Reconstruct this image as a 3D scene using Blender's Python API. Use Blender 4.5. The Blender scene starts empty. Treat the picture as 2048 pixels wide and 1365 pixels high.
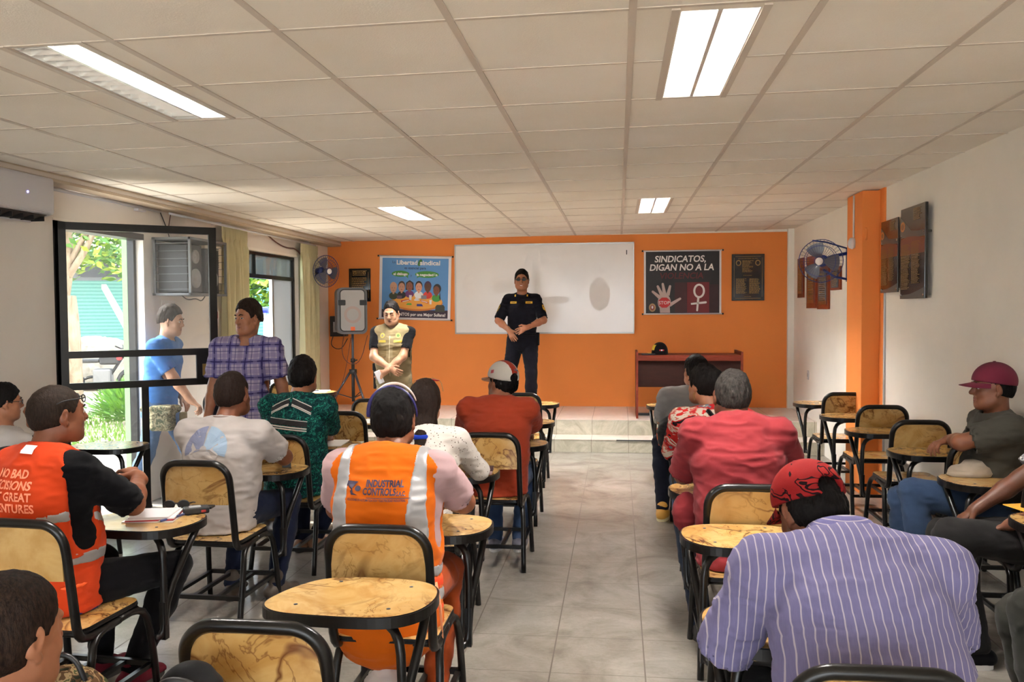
import bpy, math, random
import numpy as np
from mathutils import Vector, Matrix, Euler
from mathutils.bvhtree import BVHTree
random.seed(7); RNG = np.random.default_rng(7)
SC = bpy.context.scene; COL = SC.collection
PI = math.pi
# ------------------------------------------------------------------ camera, world, sun, exposure
cam_d = bpy.data.cameras.new('camera'); cam = bpy.data.objects.new('camera', cam_d); COL.objects.link(cam)
cam_d.sensor_width = 36.0; cam_d.lens = 1688.74 / 2048 * 36.0; cam_d.clip_start = 0.05; cam_d.clip_end = 300
_yaw, _pit, _rol = .1249, -.0361, -.0066
_f = Vector((-math.sin(_yaw)*math.cos(_pit), math.cos(_yaw)*math.cos(_pit), math.sin(_pit)))
_r = Vector((math.cos(_yaw), math.sin(_yaw), 0)); _u = _r.cross(_f)
_r2 = _r*math.cos(_rol) + _u*math.sin(_rol); _u2 = -_r*math.sin(_rol) + _u*math.cos(_rol)
cam.matrix_world = Matrix(((_r2.x, _u2.x, -_f.x, 0), (_r2.y, _u2.y, -_f.y, 0), (_r2.z, _u2.z, -_f.z, 1.62), (0, 0, 0, 1)))
SC.camera = cam
SC.view_settings.view_transform = 'Standard'; SC.view_settings.look = 'None'
SC.view_settings.gamma = 1.0; SC.view_settings.use_curve_mapping = False
SC.view_settings.exposure = 1.85
w = bpy.data.worlds.new('sky'); SC.world = w; w.use_nodes = True
w.node_tree.nodes['Background'].inputs[0].default_value = (.86, .93, 1.0, 1)
w.node_tree.nodes['Background'].inputs[1].default_value = 2.8
sun_d = bpy.data.lights.new('sun', 'SUN'); sun_d.energy = 7.0; sun_d.angle = math.radians(.6); sun_d.color = (1, .95, .86)
sun = bpy.data.objects.new('sun', sun_d); COL.objects.link(sun)
sun.rotation_euler = Vector((2.1, -.22, -2.0)).to_track_quat('-Z', 'Y').to_euler()
TUBE_STRENGTH = 150.0

# ------------------------------------------------------------------ tags
def tag(o, label=None, cat=None, group=None, kind=None):
    if label: o['label'] = label
    if cat: o['category'] = cat
    if group: o['group'] = group
    if kind: o['kind'] = kind
    return o
def thing(name, label, cat, loc=(0, 0, 0), rz=0, group=None):
    o = bpy.data.objects.new(name, None); COL.objects.link(o); o.empty_display_size = .05
    o.location = loc; o.rotation_euler = (0, 0, rz)
    return tag(o, label, cat, group)
def copy_tree(o, parent=None):
    c = o.copy(); COL.objects.link(c); c.parent = parent
    for ch in [x for x in o.children]: copy_tree(ch, c)
    return c

# ------------------------------------------------------------------ materials
def srgb(r, g, b):
    return tuple(((v/255)/12.92 if v/255 <= .04045 else ((v/255+.055)/1.055)**2.4) for v in (r, g, b)) + (1,)
MATS = {}
class NT:
    def __init__(s, name):
        s.m = bpy.data.materials.new(name); s.m.use_nodes = True; s.t = s.m.node_tree; s.n = s.t.nodes; s.l = s.t.links
        s.b = s.n['Principled BSDF']
    def new(s, t, **k):
        n = s.n.new(t)
        for a, v in k.items():
            if a.startswith('i_'):
                key = a[2:]; n.inputs[int(key) if key.isdigit() else key].default_value = v
            else: setattr(n, a, v)
        return n
    def math(s, op, a, b=None, c=None):
        n = s.n.new('ShaderNodeMath'); n.operation = op
        for i, v in enumerate((a, b, c)):
            if v is None: continue
            if isinstance(v, (int, float)): n.inputs[i].default_value = v
            else: s.l.new(v, n.inputs[i])
        return n.outputs[0]
    def coord(s, kind='Object', rand=False, scale=None):
        tc = s.n.new('ShaderNodeTexCoord'); out = tc.outputs[kind]
        if rand:
            oi = s.n.new('ShaderNodeObjectInfo'); vm = s.n.new('ShaderNodeVectorMath'); vm.operation = 'MULTIPLY_ADD'
            cx = s.n.new('ShaderNodeCombineXYZ')
            for i in range(3): s.l.new(oi.outputs['Random'], cx.inputs[i])
            s.l.new(cx.outputs[0], vm.inputs[0]); vm.inputs[1].default_value = (37, 19, 53); s.l.new(out, vm.inputs[2]); out = vm.outputs[0]
        if scale:
            mp = s.n.new('ShaderNodeMapping'); mp.inputs['Scale'].default_value = scale; s.l.new(out, mp.inputs[0]); out = mp.outputs[0]
        return out
    def noise(s, co, scale, detail=3, rough=.5, dist=0, out=0):
        n = s.n.new('ShaderNodeTexNoise'); n.inputs['Scale'].default_value = scale; n.inputs['Detail'].default_value = detail
        n.inputs['Roughness'].default_value = rough; n.inputs['Distortion'].default_value = dist; s.l.new(co, n.inputs['Vector']); return n.outputs[out]
    def ramp(s, fac, stops, interp='LINEAR'):
        r = s.n.new('ShaderNodeValToRGB'); r.color_ramp.interpolation = interp; e = r.color_ramp.elements
        while len(e) < len(stops): e.new(.5)
        for i, (p, c) in enumerate(stops): e[i].position = p; e[i].color = c
        s.l.new(fac, r.inputs[0]); return r.outputs[0]
    def mix(s, fac, a, b, blend='MIX'):
        n = s.n.new('ShaderNodeMix'); n.data_type = 'RGBA'; n.blend_type = blend
        for i, v in ((0, fac), (6, a), (7, b)):
            if isinstance(v, (int, float, tuple)): n.inputs[i].default_value = v
            else: s.l.new(v, n.inputs[i])
        return n.outputs[2]
    def color(s, c):
        if isinstance(c, tuple): s.b.inputs['Base Color'].default_value = c
        else: s.l.new(c, s.b.inputs['Base Color'])
    def bump(s, h, strength=.3, dist=.01):
        b = s.n.new('ShaderNodeBump'); b.inputs['Strength'].default_value = strength; b.inputs['Distance'].default_value = dist
        s.l.new(h, b.inputs['Height']); s.l.new(b.outputs[0], s.b.inputs['Normal'])
    def set(s, rough=.6, metal=0, spec=None, coat=None, sheen=None):
        s.b.inputs['Roughness'].default_value = rough; s.b.inputs['Metallic'].default_value = metal
        if spec is not None: s.b.inputs['Specular IOR Level'].default_value = spec
        if coat is not None: s.b.inputs['Coat Weight'].default_value = coat; s.b.inputs['Coat Roughness'].default_value = .08
        if sheen is not None: s.b.inputs['Sheen Weight'].default_value = sheen
def plain(name, c, rough=.6, metal=0, noise=None, bump=None, **k):
    if name in MATS: return MATS[name]
    s = NT(name); c = srgb(*c) if max(c) > 1.001 or len(c) == 3 else c
    if noise:
        f = s.noise(s.coord(rand=True), noise[0], 4)
        d = noise[1]; lo = tuple(x*(1-d) for x in c[:3])+(1,); hi = tuple(min(1, x*(1+d)) for x in c[:3])+(1,)
        s.color(s.ramp(f, [(.3, lo), (.7, hi)]))
    else: s.color(c)
    if bump: s.bump(s.noise(s.coord(), bump[0], 4), bump[1], bump[2] if len(bump) > 2 else .01)
    s.set(rough, metal, **k); MATS[name] = s.m; return s.m
def emit(name, c, st):
    s = NT(name); s.b.inputs['Emission Color'].default_value = c; s.b.inputs['Emission Strength'].default_value = st; s.color(c); return s.m
def glass(name, tint=(1, 1, 1), alpha=.12, rough=.02):
    # thin pane: mostly see-through with a mirror-like part
    s = NT(name); tr = s.n.new('ShaderNodeBsdfTransparent'); tr.inputs[0].default_value = (*tint, 1)
    gl = s.n.new('ShaderNodeBsdfGlossy'); gl.inputs['Roughness'].default_value = rough
    fr = s.n.new('ShaderNodeFresnel'); fr.inputs[0].default_value = 1.45
    mx = s.n.new('ShaderNodeMixShader'); df = s.n.new('ShaderNodeBsdfDiffuse'); df.inputs[0].default_value = (.75, .76, .78, 1)
    m2 = s.n.new('ShaderNodeMixShader'); m2.inputs[0].default_value = alpha
    s.l.new(fr.outputs[0], mx.inputs[0]); s.l.new(tr.outputs[0], mx.inputs[1]); s.l.new(gl.outputs[0], mx.inputs[2])
    s.l.new(mx.outputs[0], m2.inputs[1]); s.l.new(df.outputs[0], m2.inputs[2])
    s.l.new(m2.outputs[0], s.n['Material Output'].inputs[0]); return s.m

def mat_ceiling():
    s = NT('ceiling tile'); co = s.coord()
    v = s.new('ShaderNodeTexVoronoi'); v.inputs['Scale'].default_value = 55; v.inputs['Randomness'].default_value = 1; s.l.new(co, v.inputs['Vector'])
    spots = s.ramp(v.outputs['Distance'], [(.05, (.62, .60, .56, 1)), (.16, (1, 1, 1, 1))])
    tint = s.ramp(s.noise(co, 1.3, 4), [(.3, srgb(236, 228, 214)), (.7, srgb(244, 238, 228))])
    s.color(s.mix(.22, tint, spots, 'MULTIPLY')); s.set(.9); s.bump(s.noise(co, 160, 3), .25, .004); return s.m
def mat_floor():
    s = NT('floor tile'); co = s.coord(); sx = s.n.new('ShaderNodeSeparateXYZ'); s.l.new(co, sx.inputs[0])
    def grid(o, off, S, wd):
        f = s.math('FRACT', s.math('DIVIDE', s.math('SUBTRACT', o, off - 50*S), S)); d = s.math('ABSOLUTE', s.math('SUBTRACT', f, .5))
        return s.math('GREATER_THAN', d, .5 - wd/S/2)
    g = s.math('MAXIMUM', grid(sx.outputs[0], -.3042, .4212, .0066), grid(sx.outputs[1], 3.711, .4212, .0042))
    gz = grid(sx.outputs[0], -.3042, .4212, .006)
    n = s.noise(co, 2.2, 8, .62, 1.6); c = s.ramp(n, [(.32, srgb(128, 121, 112)), (.5, srgb(146, 140, 131)), (.68, srgb(157, 151, 143))])
    v = s.ramp(s.noise(s.coord(scale=(1, 2.4, 1)), 5, 9, .7, 2.5), [(.46, (1, 1, 1, 1)), (.5, (.83, .81, .78, 1)), (.54, (1, 1, 1, 1))])
    c = s.mix(.6, c, v, 'MULTIPLY'); dirt = s.ramp(s.noise(co, .8, 3), [(.35, (.86, .83, .79, 1)), (.6, (1, 1, 1, 1))])
    c = s.mix(.7, c, dirt, 'MULTIPLY'); s.color(s.mix(g, c, srgb(84, 74, 62)))
    r = s.math('MULTIPLY_ADD', g, .5, .22); s.l.new(r, s.b.inputs['Roughness']); s.bump(s.math('SUBTRACT', 1, g), .15, .002); return s.m
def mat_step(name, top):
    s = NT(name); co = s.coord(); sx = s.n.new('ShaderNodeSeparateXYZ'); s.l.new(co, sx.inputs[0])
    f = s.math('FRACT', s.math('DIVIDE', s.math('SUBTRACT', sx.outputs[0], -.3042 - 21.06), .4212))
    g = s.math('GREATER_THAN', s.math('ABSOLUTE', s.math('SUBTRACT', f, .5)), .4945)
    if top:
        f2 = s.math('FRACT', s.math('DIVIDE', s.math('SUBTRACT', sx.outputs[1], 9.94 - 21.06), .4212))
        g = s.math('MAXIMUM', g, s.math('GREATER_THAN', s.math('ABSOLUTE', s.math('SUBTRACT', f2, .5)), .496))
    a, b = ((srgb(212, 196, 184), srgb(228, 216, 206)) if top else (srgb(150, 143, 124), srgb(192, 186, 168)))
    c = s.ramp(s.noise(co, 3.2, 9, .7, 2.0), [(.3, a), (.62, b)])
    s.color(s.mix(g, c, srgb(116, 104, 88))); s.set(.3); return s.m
def mat_paint(name, c, d=.05, rough=.75):
    s = NT(name); co = s.coord(); c = srgb(*c)
    n = s.noise(co, .9, 6, .6); lo = tuple(x*(1-d) for x in c[:3])+(1,); hi = tuple(min(1, x*(1+d*.6)) for x in c[:3])+(1,)
    s.color(s.ramp(n, [(.35, lo), (.65, hi)])); s.set(rough); s.bump(s.noise(co, 60, 3), .12, .004); return s.m
def mat_laminate(name, light, mid, dark, sc=3.0):
    s = NT(name); co = s.coord(rand=True)
    n1 = s.noise(co, sc*1.2, 5, .55, 1.2); base = s.ramp(n1, [(.28, srgb(*mid)), (.5, srgb(*light)), (.72, srgb(*mid))])
    def vein(scale, wd, dist):
        n = s.noise(co, scale, 4, .6, dist); d = s.math('ABSOLUTE', s.math('SUBTRACT', n, .5)); r = s.n.new('ShaderNodeMapRange')
        s.l.new(d, r.inputs[0]); r.inputs[1].default_value = 0; r.inputs[2].default_value = wd; r.inputs[3].default_value = 1; r.inputs[4].default_value = 0; return r.outputs[0]
    v = s.math('MAXIMUM', vein(sc*.9, .030, .9), s.math('MULTIPLY', vein(sc*2.1, .022, 1.2), .7))
    msk = s.ramp(s.noise(co, sc*.7, 2), [(.36, (0, 0, 0, 1)), (.52, (1, 1, 1, 1))])
    f = s.math('MULTIPLY', v, msk); c = s.mix(s.math('MULTIPLY', f, .9), base, srgb(*dark))
    hz = s.ramp(s.noise(co, sc*1.6, 3, .5, .5), [(.5, (1, 1, 1, 1)), (.75, (.78, .62, .45, 1))])
    s.color(s.mix(.7, c, hz, 'MULTIPLY')); s.set(.22, spec=.4, coat=.15); return s.m
def mat_wood(name, c1, c2, rough=.3):
    s = NT(name); co = s.coord(scale=(1, 1, 8)); n = s.noise(co, 3, 6, .6, .8)
    s.color(s.ramp(n, [(.3, srgb(*c1)), (.7, srgb(*c2))])); s.set(rough, spec=.2); return s.m
CL = .58      # overall reflectance of cloth
def mat_cloth(name, c, d=.12, rough=.95, sheen=.05, fine=420):
    if name in MATS: return MATS[name]
    s = NT(name); co = s.coord(); c = tuple(x*CL for x in srgb(*c)[:3])+(1,)
    lo = tuple(x*(1-d) for x in c[:3])+(1,); hi = tuple(min(1, x*(1+d)) for x in c[:3])+(1,)
    s.color(s.ramp(s.noise(co, 9, 4), [(.3, lo), (.7, hi)])); s.set(rough, sheen=sheen, spec=.06); s.bump(s.noise(co, fine, 2), .25, .001); MATS[name] = s.m; return s.m
def mat_skin(name, c):
    if name in MATS: return MATS[name]
    s = NT(name); co = s.coord(); c = tuple(x*.78 for x in srgb(*c)[:3])+(1,)
    lo = (c[0]*.88, c[1]*.82, c[2]*.78, 1); hi = (min(1, c[0]*1.08), c[1]*1.06, c[2]*1.04, 1)
    s.color(s.ramp(s.noise(co, 22, 4), [(.3, lo), (.7, hi)])); s.set(.48, spec=.35)
    s.b.inputs['Subsurface Weight'].default_value = .06; s.b.inputs['Subsurface Radius'].default_value = (.01, .004, .002); s.bump(s.noise(co, 260, 3), .15, .001); MATS[name] = s.m; return s.m
def mat_hair(name, c, c2=None, blotch=None):
    if name in MATS: return MATS[name]
    s = NT(name); co = s.coord(scale=(1, 1, .25)); n = s.noise(co, 190, 5, .7)
    c = srgb(*c); c2 = srgb(*c2) if c2 else tuple(min(1, x*1.8) for x in c[:3])+(1,)
    s.color(s.ramp(n, [(.38, c), (.72, c2)])); s.set(.6, spec=.08); s.bump(n, .8, .003); MATS[name] = s.m; return s.m
def mat_wave_plaid(name, base, lines, per=.085, dark=None):
    s = NT(name); co = s.coord(); sx = s.n.new('ShaderNodeSeparateXYZ'); s.l.new(co, sx.inputs[0])
    wob = s.math('MULTIPLY', s.math('SUBTRACT', s.noise(co, 6, 2), .5), .02)
    def band(o, p, off, wd):
        f = s.math('FRACT', s.math('ADD', s.math('DIVIDE', s.math('ADD', o, wob), p), off+50)); return s.math('LESS_THAN', s.math('ABSOLUTE', s.math('SUBTRACT', f, .5)), wd)
    ang = s.math('MULTIPLY', s.math('ARCTAN2', sx.outputs[0], s.math('ADD', sx.outputs[1], .0)), .17)
    c = srgb(*base)
    for col, p, off, wd, k in lines:
        o = sx.outputs[0]
        for ax in (0, 2):
            m = band(sx.outputs[ax], per*p, off, wd); nc = s.mix(s.math('MULTIPLY', m, k), c, srgb(*col)); c = nc
    s.color(c); s.set(.95, sheen=.05, spec=.06); s.bump(s.noise(co, 300, 2), .25, .001); return s.m
def mat_stripes(name, base, line, per=.022, wd=.07, axis=0):
    s = NT(name); co = s.coord(); sx = s.n.new('ShaderNodeSeparateXYZ'); s.l.new(co, sx.inputs[0])
    wob = s.math('MULTIPLY', s.math('SUBTRACT', s.noise(co, 5, 2), .5), .022)
    f = s.math('FRACT', s.math('ADD', s.math('DIVIDE', s.math('ADD', sx.outputs[axis], wob), per), 50)); m = s.math('LESS_THAN', s.math('ABSOLUTE', s.math('SUBTRACT', f, .5)), wd)
    b = s.ramp(s.noise(s.coord(scale=(9, 1, 1)), 40, 3), [(.3, tuple(x*.9 for x in srgb(*base)[:3])+(1,)), (.7, srgb(*base))])
    s.color(s.mix(s.math('MULTIPLY', m, .75), b, srgb(*line))); s.set(.95, sheen=.05, spec=.06); s.bump(s.noise(co, 380, 2), .25, .001); return s.m
def mat_blotch(name, stops, scale=14, dist=1.5, rough=.85, detail=2, const=True, stretch=None):
    s = NT(name); co = s.coord(scale=stretch); n = s.noise(co, scale, detail, .55, dist)
    s.color(s.ramp(n, [(p, srgb(*c)) for p, c in stops], 'CONSTANT' if const else 'LINEAR')); s.set(rough, spec=.08); s.bump(s.noise(co, 300, 2), .2, .001); return s.m
def mat_dots(name, base, dot, scale=34, r=.16):
    s = NT(name); co = s.coord(); v = s.n.new('ShaderNodeTexVoronoi'); v.inputs['Scale'].default_value = scale; s.l.new(co, v.inputs['Vector'])
    m = s.math('LESS_THAN', v.outputs['Distance'], r); s.color(s.mix(m, srgb(*base), srgb(*dot))); s.set(.95, sheen=.05, spec=.06); s.bump(s.noise(co, 300, 2), .2, .001); return s.m

M = dict(
    ceil=mat_ceiling(), floor=mat_floor(), step=mat_step('step riser tile', False), plat=mat_step('platform tile', True),
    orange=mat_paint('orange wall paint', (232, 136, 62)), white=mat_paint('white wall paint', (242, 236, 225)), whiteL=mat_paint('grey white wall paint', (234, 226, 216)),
    grid=plain('ceiling grid metal', (206, 194, 180), .5, bump=(9, .1)), black=plain('black gloss paint', (15, 13, 12), .30, noise=(20, .4), spec=.35),
    dark=plain('black plastic', (22, 22, 24), .45), lam=mat_laminate('marble laminate', (192, 156, 98), (164, 120, 60), (88, 42, 16)),
    lamtop=mat_laminate('marble laminate top', (196, 160, 102), (172, 126, 64), (88, 44, 18), 3.4),
    brass=plain('dull brass', (150, 122, 66), .35, .8), steel=plain('bright steel', (190, 190, 190), .25, 1), grey=plain('grey plastic', (150, 150, 150), .5),
    ltgrey=plain('light grey plastic', (205, 202, 204), .45), board=plain('whiteboard enamel', (234, 228, 224), .18, noise=(1.5, .04)), alu=plain('aluminium', (176, 174, 170), .35, .6),
    mahog=mat_wood('mahogany laminate', (92, 34, 18), (112, 44, 26), .55), mahogd=mat_wood('dark mahogany panel', (34, 12, 8), (46, 18, 12), .7), plqw=mat_wood('plaque wood', (112, 44, 20), (136, 58, 26), .4),
    curtain=mat_cloth('cream curtain cloth', (255, 244, 196), .04), glass=glass('door glass', (.97, .98, .98), .045), wglass=glass('window glass', (.80, .86, .84), .07), dglass=glass('sliding pane glass', (.72, .76, .78), .45),
    tube=emit('lit fluorescent tube', (1, .965, .925, 1), TUBE_STRENGTH), tubefar=emit('lit fluorescent tube far', (1, .98, .96, 1), TUBE_STRENGTH*1.4), tubeoff=plain('unlit tube', (215, 213, 208), .3), louvre=plain('mirror louvre', (225, 225, 225), .2, .9), reflector=plain('fixture reflector', (228, 226, 220), .35, .5),
    paper=plain('paper', (232, 230, 226), .8), yellowp=plain('yellow paper', (232, 170, 60), .8), gold=plain('gold lettering', (150, 116, 62), .5, .2), plaqueblk=plain('black plaque plate', (26, 22, 20), .2, coat=.4),
    bluefan=plain('blue fan plastic', (38, 58, 132), .35), fanblade=plain('fan blade', (92, 92, 104), .3), txtwhite=plain('white print', (232, 226, 222), .7), txtblack=plain('black print', (30, 26, 34), .7),
    speakgrey=plain('speaker grille', (158, 154, 152), .55, .3, bump=(500, .5, .002)), speakbody=plain('speaker body', (96, 94, 96), .5), orangep=plain('orange plastic', (214, 98, 52), .5),
    shoe=plain('dark shoe leather', (34, 30, 30), .5), reflex=plain('reflective tape', (158, 156, 156), .45, .25), led=emit('blue led', (.35, .3, 1, 1), 3),
)
LOG = []
# ------------------------------------------------------------------ polygon builder
class MB:
    def __init__(s): s.v = []; s.f = []; s.mi = []; s.sm = []; s.mats = []; s.M = Matrix()
    def _m(s, mat):
        if mat not in s.mats: s.mats.append(mat)
        return s.mats.index(mat)
    def add(s, vs, fs, mat, smooth=False):
        b = len(s.v); s.v += [tuple(s.M @ Vector(v)) for v in vs]; k = s._m(mat)
        for f in fs: s.f.append([b+i for i in f]); s.mi.append(k); s.sm.append(smooth)
        return s
    def box(s, x0, x1, y0, y1, z0, z1, mat):
        if x0 > x1: x0, x1 = x1, x0
        if y0 > y1: y0, y1 = y1, y0
        return s.add([(x0,y0,z0),(x1,y0,z0),(x1,y1,z0),(x0,y1,z0),(x0,y0,z1),(x1,y0,z1),(x1,y1,z1),(x0,y1,z1)],
                     [(0,3,2,1),(4,5,6,7),(0,1,5,4),(1,2,6,5),(2,3,7,6),(3,0,4,7)], mat)
    def tube(s, pts, r, mat, n=8, flat=None, closed=False, smooth=True, sub=0):
        pts = [Vector(p) for p in pts]
        for _ in range(sub):
            q = []; N = len(pts)
            rng = range(N) if closed else range(N-1)
            if not closed: q.append(pts[0])
            for i in rng: a, b = pts[i], pts[(i+1) % N]; q += [a*.75+b*.25, a*.25+b*.75]
            if not closed: q.append(pts[-1])
            pts = q
        N = len(pts); rings = []; up = None
        rr = r if hasattr(r, '__len__') else [r]*N
        if len(rr) != N: rr = [rr[0]+(rr[-1]-rr[0])*i/(N-1) for i in range(N)]
        for i, p in enumerate(pts):
            a = pts[i-1] if (i or closed) else p; b = pts[(i+1) % N] if (i < N-1 or closed) else p
            t = (b-a).normalized()
            if up is None:
                up = Vector(flat) if flat else (Vector((0, 0, 1)) if abs(t.z) < .9 else Vector((0, 1, 0)))
            x = t.cross(up)
            if x.length < 1e-5: x = t.orthogonal()
            x.normalize(); u = x.cross(t).normalized(); up = u if not flat else Vector(flat)
            if isinstance(rr[i], tuple): ax, ay = rr[i]
            else: ax = ay = rr[i]
            rings.append([tuple(p + x*math.cos(2*PI*k/n+PI/n)*ax + u*math.sin(2*PI*k/n+PI/n)*ay) for k in range(n)])
        vs = [v for q in rings for v in q]; fs = []
        for i in range(N if closed else N-1):
            j = (i+1) % N
            for k in range(n): fs.append((i*n+k, i*n+(k+1) % n, j*n+(k+1) % n, j*n+k))
        if not closed: fs += [tuple(range(n))[::-1], tuple((N-1)*n+k for k in range(n))]
        return s.add(vs, fs, mat, smooth)
    def cyl(s, a, b, r, mat, n=16, r2=None, smooth=True): return s.tube([a, b], [r, r if r2 is None else r2], mat, n, smooth=smooth)
    def lathe(s, prof, mat, n=24, c=(0, 0, 0), smooth=True):
        vs = [(c[0]+r*math.cos(2*PI*k/n), c[1]+r*math.sin(2*PI*k/n), c[2]+z) for r, z in prof for k in range(n)]
        fs = [(i*n+k, i*n+(k+1) % n, (i+1)*n+(k+1) % n, (i+1)*n+k) for i in range(len(prof)-1) for k in range(n)]
        return s.add(vs, fs, mat, smooth)
    def slab(s, poly, z0, z1, mat, side=None):
        n = len(poly); vs = [(x, y, z0) for x, y in poly]+[(x, y, z1) for x, y in poly]
        s.add(vs, [tuple(range(n))[::-1], tuple(range(n, 2*n))], mat)
        s.add(vs, [(i, (i+1) % n, n+(i+1) % n, n+i) for i in range(n)], side or mat)
        return s
    def disc(s, c, rx, ry, mat, n=24, z=0, rot=0):   # flat ellipse in the local x-z plane at depth z (y)
        vs = []
        for k in range(n):
            a = 2*PI*k/n; x, y = rx*math.cos(a), ry*math.sin(a); vs.append((c[0]+x*math.cos(rot)-y*math.sin(rot), z, c[1]+x*math.sin(rot)+y*math.cos(rot)))
        return s.add(vs, [tuple(range(n))], mat)
    def poly(s, pts, mat, z=0): return s.add([(x, z, y) for x, y in pts], [tuple(range(len(pts)))], mat)
    def build(s, name, parent=None, bevel=0, loc=None, seg=2):
        me = bpy.data.meshes.new(name); me.from_pydata(s.v, [], s.f)
        for m in s.mats: me.materials.append(m)
        me.polygons.foreach_set('material_index', s.mi); me.polygons.foreach_set('use_smooth', s.sm); me.update()
        o = bpy.data.objects.new(name, me); COL.objects.link(o)
        if parent: o.parent = parent
        if loc: o.location = loc
        if bevel:
            b = o.modifiers.new('bevel', 'BEVEL'); b.width = bevel; b.segments = seg; b.limit_method = 'ANGLE'; b.angle_limit = math.radians(40)
        return o
def rrect(w, h, r, n=6, cx=0, cy=0):
    out = []
    for sx, sy, a0 in ((1, 1, 0), (-1, 1, 90), (-1, -1, 180), (1, -1, 270)):
        for k in range(n+1):
            a = math.radians(a0+90*k/n); out.append((cx+sx*(w/2-r)+r*math.cos(a), cy+sy*(h/2-r)+r*math.sin(a)))
    return out
def struct(name, mb, parent=None, **k):
    o = mb.build(name, parent, **k)
    if not parent: o['kind'] = 'structure'
    return o
def text_geo(body, size=1, bold=0, shear=0, width=None):
    cu = bpy.data.curves.new('t', 'FONT'); cu.body = body; cu.size = size; cu.offset = bold*.22; cu.shear = shear; cu.align_x = 'CENTER'; cu.resolution_u = 3
    o = bpy.data.objects.new('t', cu); COL.objects.link(o); dg = bpy.context.evaluated_depsgraph_get(); me = bpy.data.meshes.new_from_object(o.evaluated_get(dg))
    v = [tuple(x.co)[:2] for x in me.vertices]; f = [tuple(p.vertices) for p in me.polygons]
    bpy.data.objects.remove(o); bpy.data.curves.remove(cu); bpy.data.meshes.remove(me)
    if v and width:
        x0 = min(a for a, b in v); x1 = max(a for a, b in v); k = width/(x1-x0); v = [((a-(x0+x1)/2)*k, b) for a, b in v]
    return v, f
def put_text(mb, body, cx, cz, h, mat, width=None, bold=0, shear=0, y=0):
    v, f = text_geo(body, h*1.38, bold, shear, width)
    mb.add([(cx+a, y, cz+b-h*.5) for a, b in v], f, mat)
# ------------------------------------------------------------------ signed-distance bodies meshed with surface nets
F32 = np.float32
def V3(*a): return np.array(a if len(a) == 3 else a[0], dtype=float)
def unit(v): v = np.asarray(v, float); n = np.linalg.norm(v); return v/n if n > 1e-9 else v
def rc(a, b, r1, r2, k=.02, op='+'): return dict(t='rc', a=V3(a), b=V3(b), r1=r1, r2=r2, k=k, op=op)
def ec(a, b, ra, rb, X, k=.03, op='+'): return dict(t='ec', a=V3(a), b=V3(b), ra=ra, rb=rb, X=unit(X), k=k, op=op)
def el(c, r, R=None, k=.02, op='+'): return dict(t='el', c=V3(c), r=r, R=np.eye(3) if R is None else R, k=k, op=op)
def bx(c, h, R=None, rd=.01, k=.005, op='+'): return dict(t='bx', c=V3(c), h=h, R=np.eye(3) if R is None else R, rd=rd, k=k, op=op)
def pl(p, n, op='&'): return dict(t='pl', a=V3(p), n=unit(n), op=op, k=0)     # keeps the side the normal points away from
def pbox(p):
    if p['t'] == 'rc': r = max(p['r1'], p['r2']); lo = np.minimum(p['a'], p['b'])-r; hi = np.maximum(p['a'], p['b'])+r
    elif p['t'] == 'ec': r = max(*p['ra'], *p['rb']); lo = np.minimum(p['a'], p['b'])-r; hi = np.maximum(p['a'], p['b'])+r
    elif p['t'] == 'el': r = max(p['r']); lo = p['c']-r; hi = p['c']+r
    elif p['t'] == 'bx': r = np.linalg.norm(p['h'])+p['rd']; lo = p['c']-r; hi = p['c']+r
    return lo, hi
def pdist(p, X, Y, Z):
    t = p['t']
    if t == 'pl': a, n = p['a'], p['n']; return (X-a[0])*n[0]+(Y-a[1])*n[1]+(Z-a[2])*n[2]
    if t == 'rc':
        a, d = p['a'], p['b']-p['a']; L2 = float(d@d) or 1e-9
        x, y, z = X-a[0], Y-a[1], Z-a[2]; h = np.clip((x*d[0]+y*d[1]+z*d[2])/L2, 0, 1)
        return np.sqrt((x-h*d[0])**2+(y-h*d[1])**2+(z-h*d[2])**2) - (p['r1']+(p['r2']-p['r1'])*h)
    if t == 'ec':
        a, d = p['a'], p['b']-p['a']; L = float(np.linalg.norm(d)) or 1e-9; D = d/L; Xa = unit(p['X']-D*(p['X']@D)); Ya = np.cross(D, Xa)
        x, y, z = X-a[0], Y-a[1], Z-a[2]; tt = x*D[0]+y*D[1]+z*D[2]; h = np.clip(tt/L, 0, 1)
        u = x*Xa[0]+y*Xa[1]+z*Xa[2]; v = x*Ya[0]+y*Ya[1]+z*Ya[2]; w = tt-h*L
        ru = p['ra'][0]+(p['rb'][0]-p['ra'][0])*h; rv = p['ra'][1]+(p['rb'][1]-p['ra'][1])*h; rw = np.minimum(ru, rv)
        k0 = np.sqrt((u/ru)**2+(v/rv)**2+(w/rw)**2)+1e-6; k1 = np.sqrt((u/ru**2)**2+(v/rv**2)**2+(w/rw**2)**2)+1e-6
        return k0*(k0-1)/k1
    c, R = p['c'], p['R']; x, y, z = X-c[0], Y-c[1], Z-c[2]
    u = x*R[0, 0]+y*R[1, 0]+z*R[2, 0]; v = x*R[0, 1]+y*R[1, 1]+z*R[2, 1]; w = x*R[0, 2]+y*R[1, 2]+z*R[2, 2]
    if t == 'el':
        r = p['r']; k0 = np.sqrt((u/r[0])**2+(v/r[1])**2+(w/r[2])**2)+1e-6; k1 = np.sqrt((u/r[0]**2)**2+(v/r[1]**2)**2+(w/r[2]**2)**2)+1e-6
        return k0*(k0-1)/k1
    h = p['h']; qx, qy, qz = np.abs(u)-h[0], np.abs(v)-h[1], np.abs(w)-h[2]
    return np.sqrt(np.maximum(qx, 0)**2+np.maximum(qy, 0)**2+np.maximum(qz, 0)**2)+np.minimum(np.maximum(qx, np.maximum(qy, qz)), 0)-p['rd']
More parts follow.
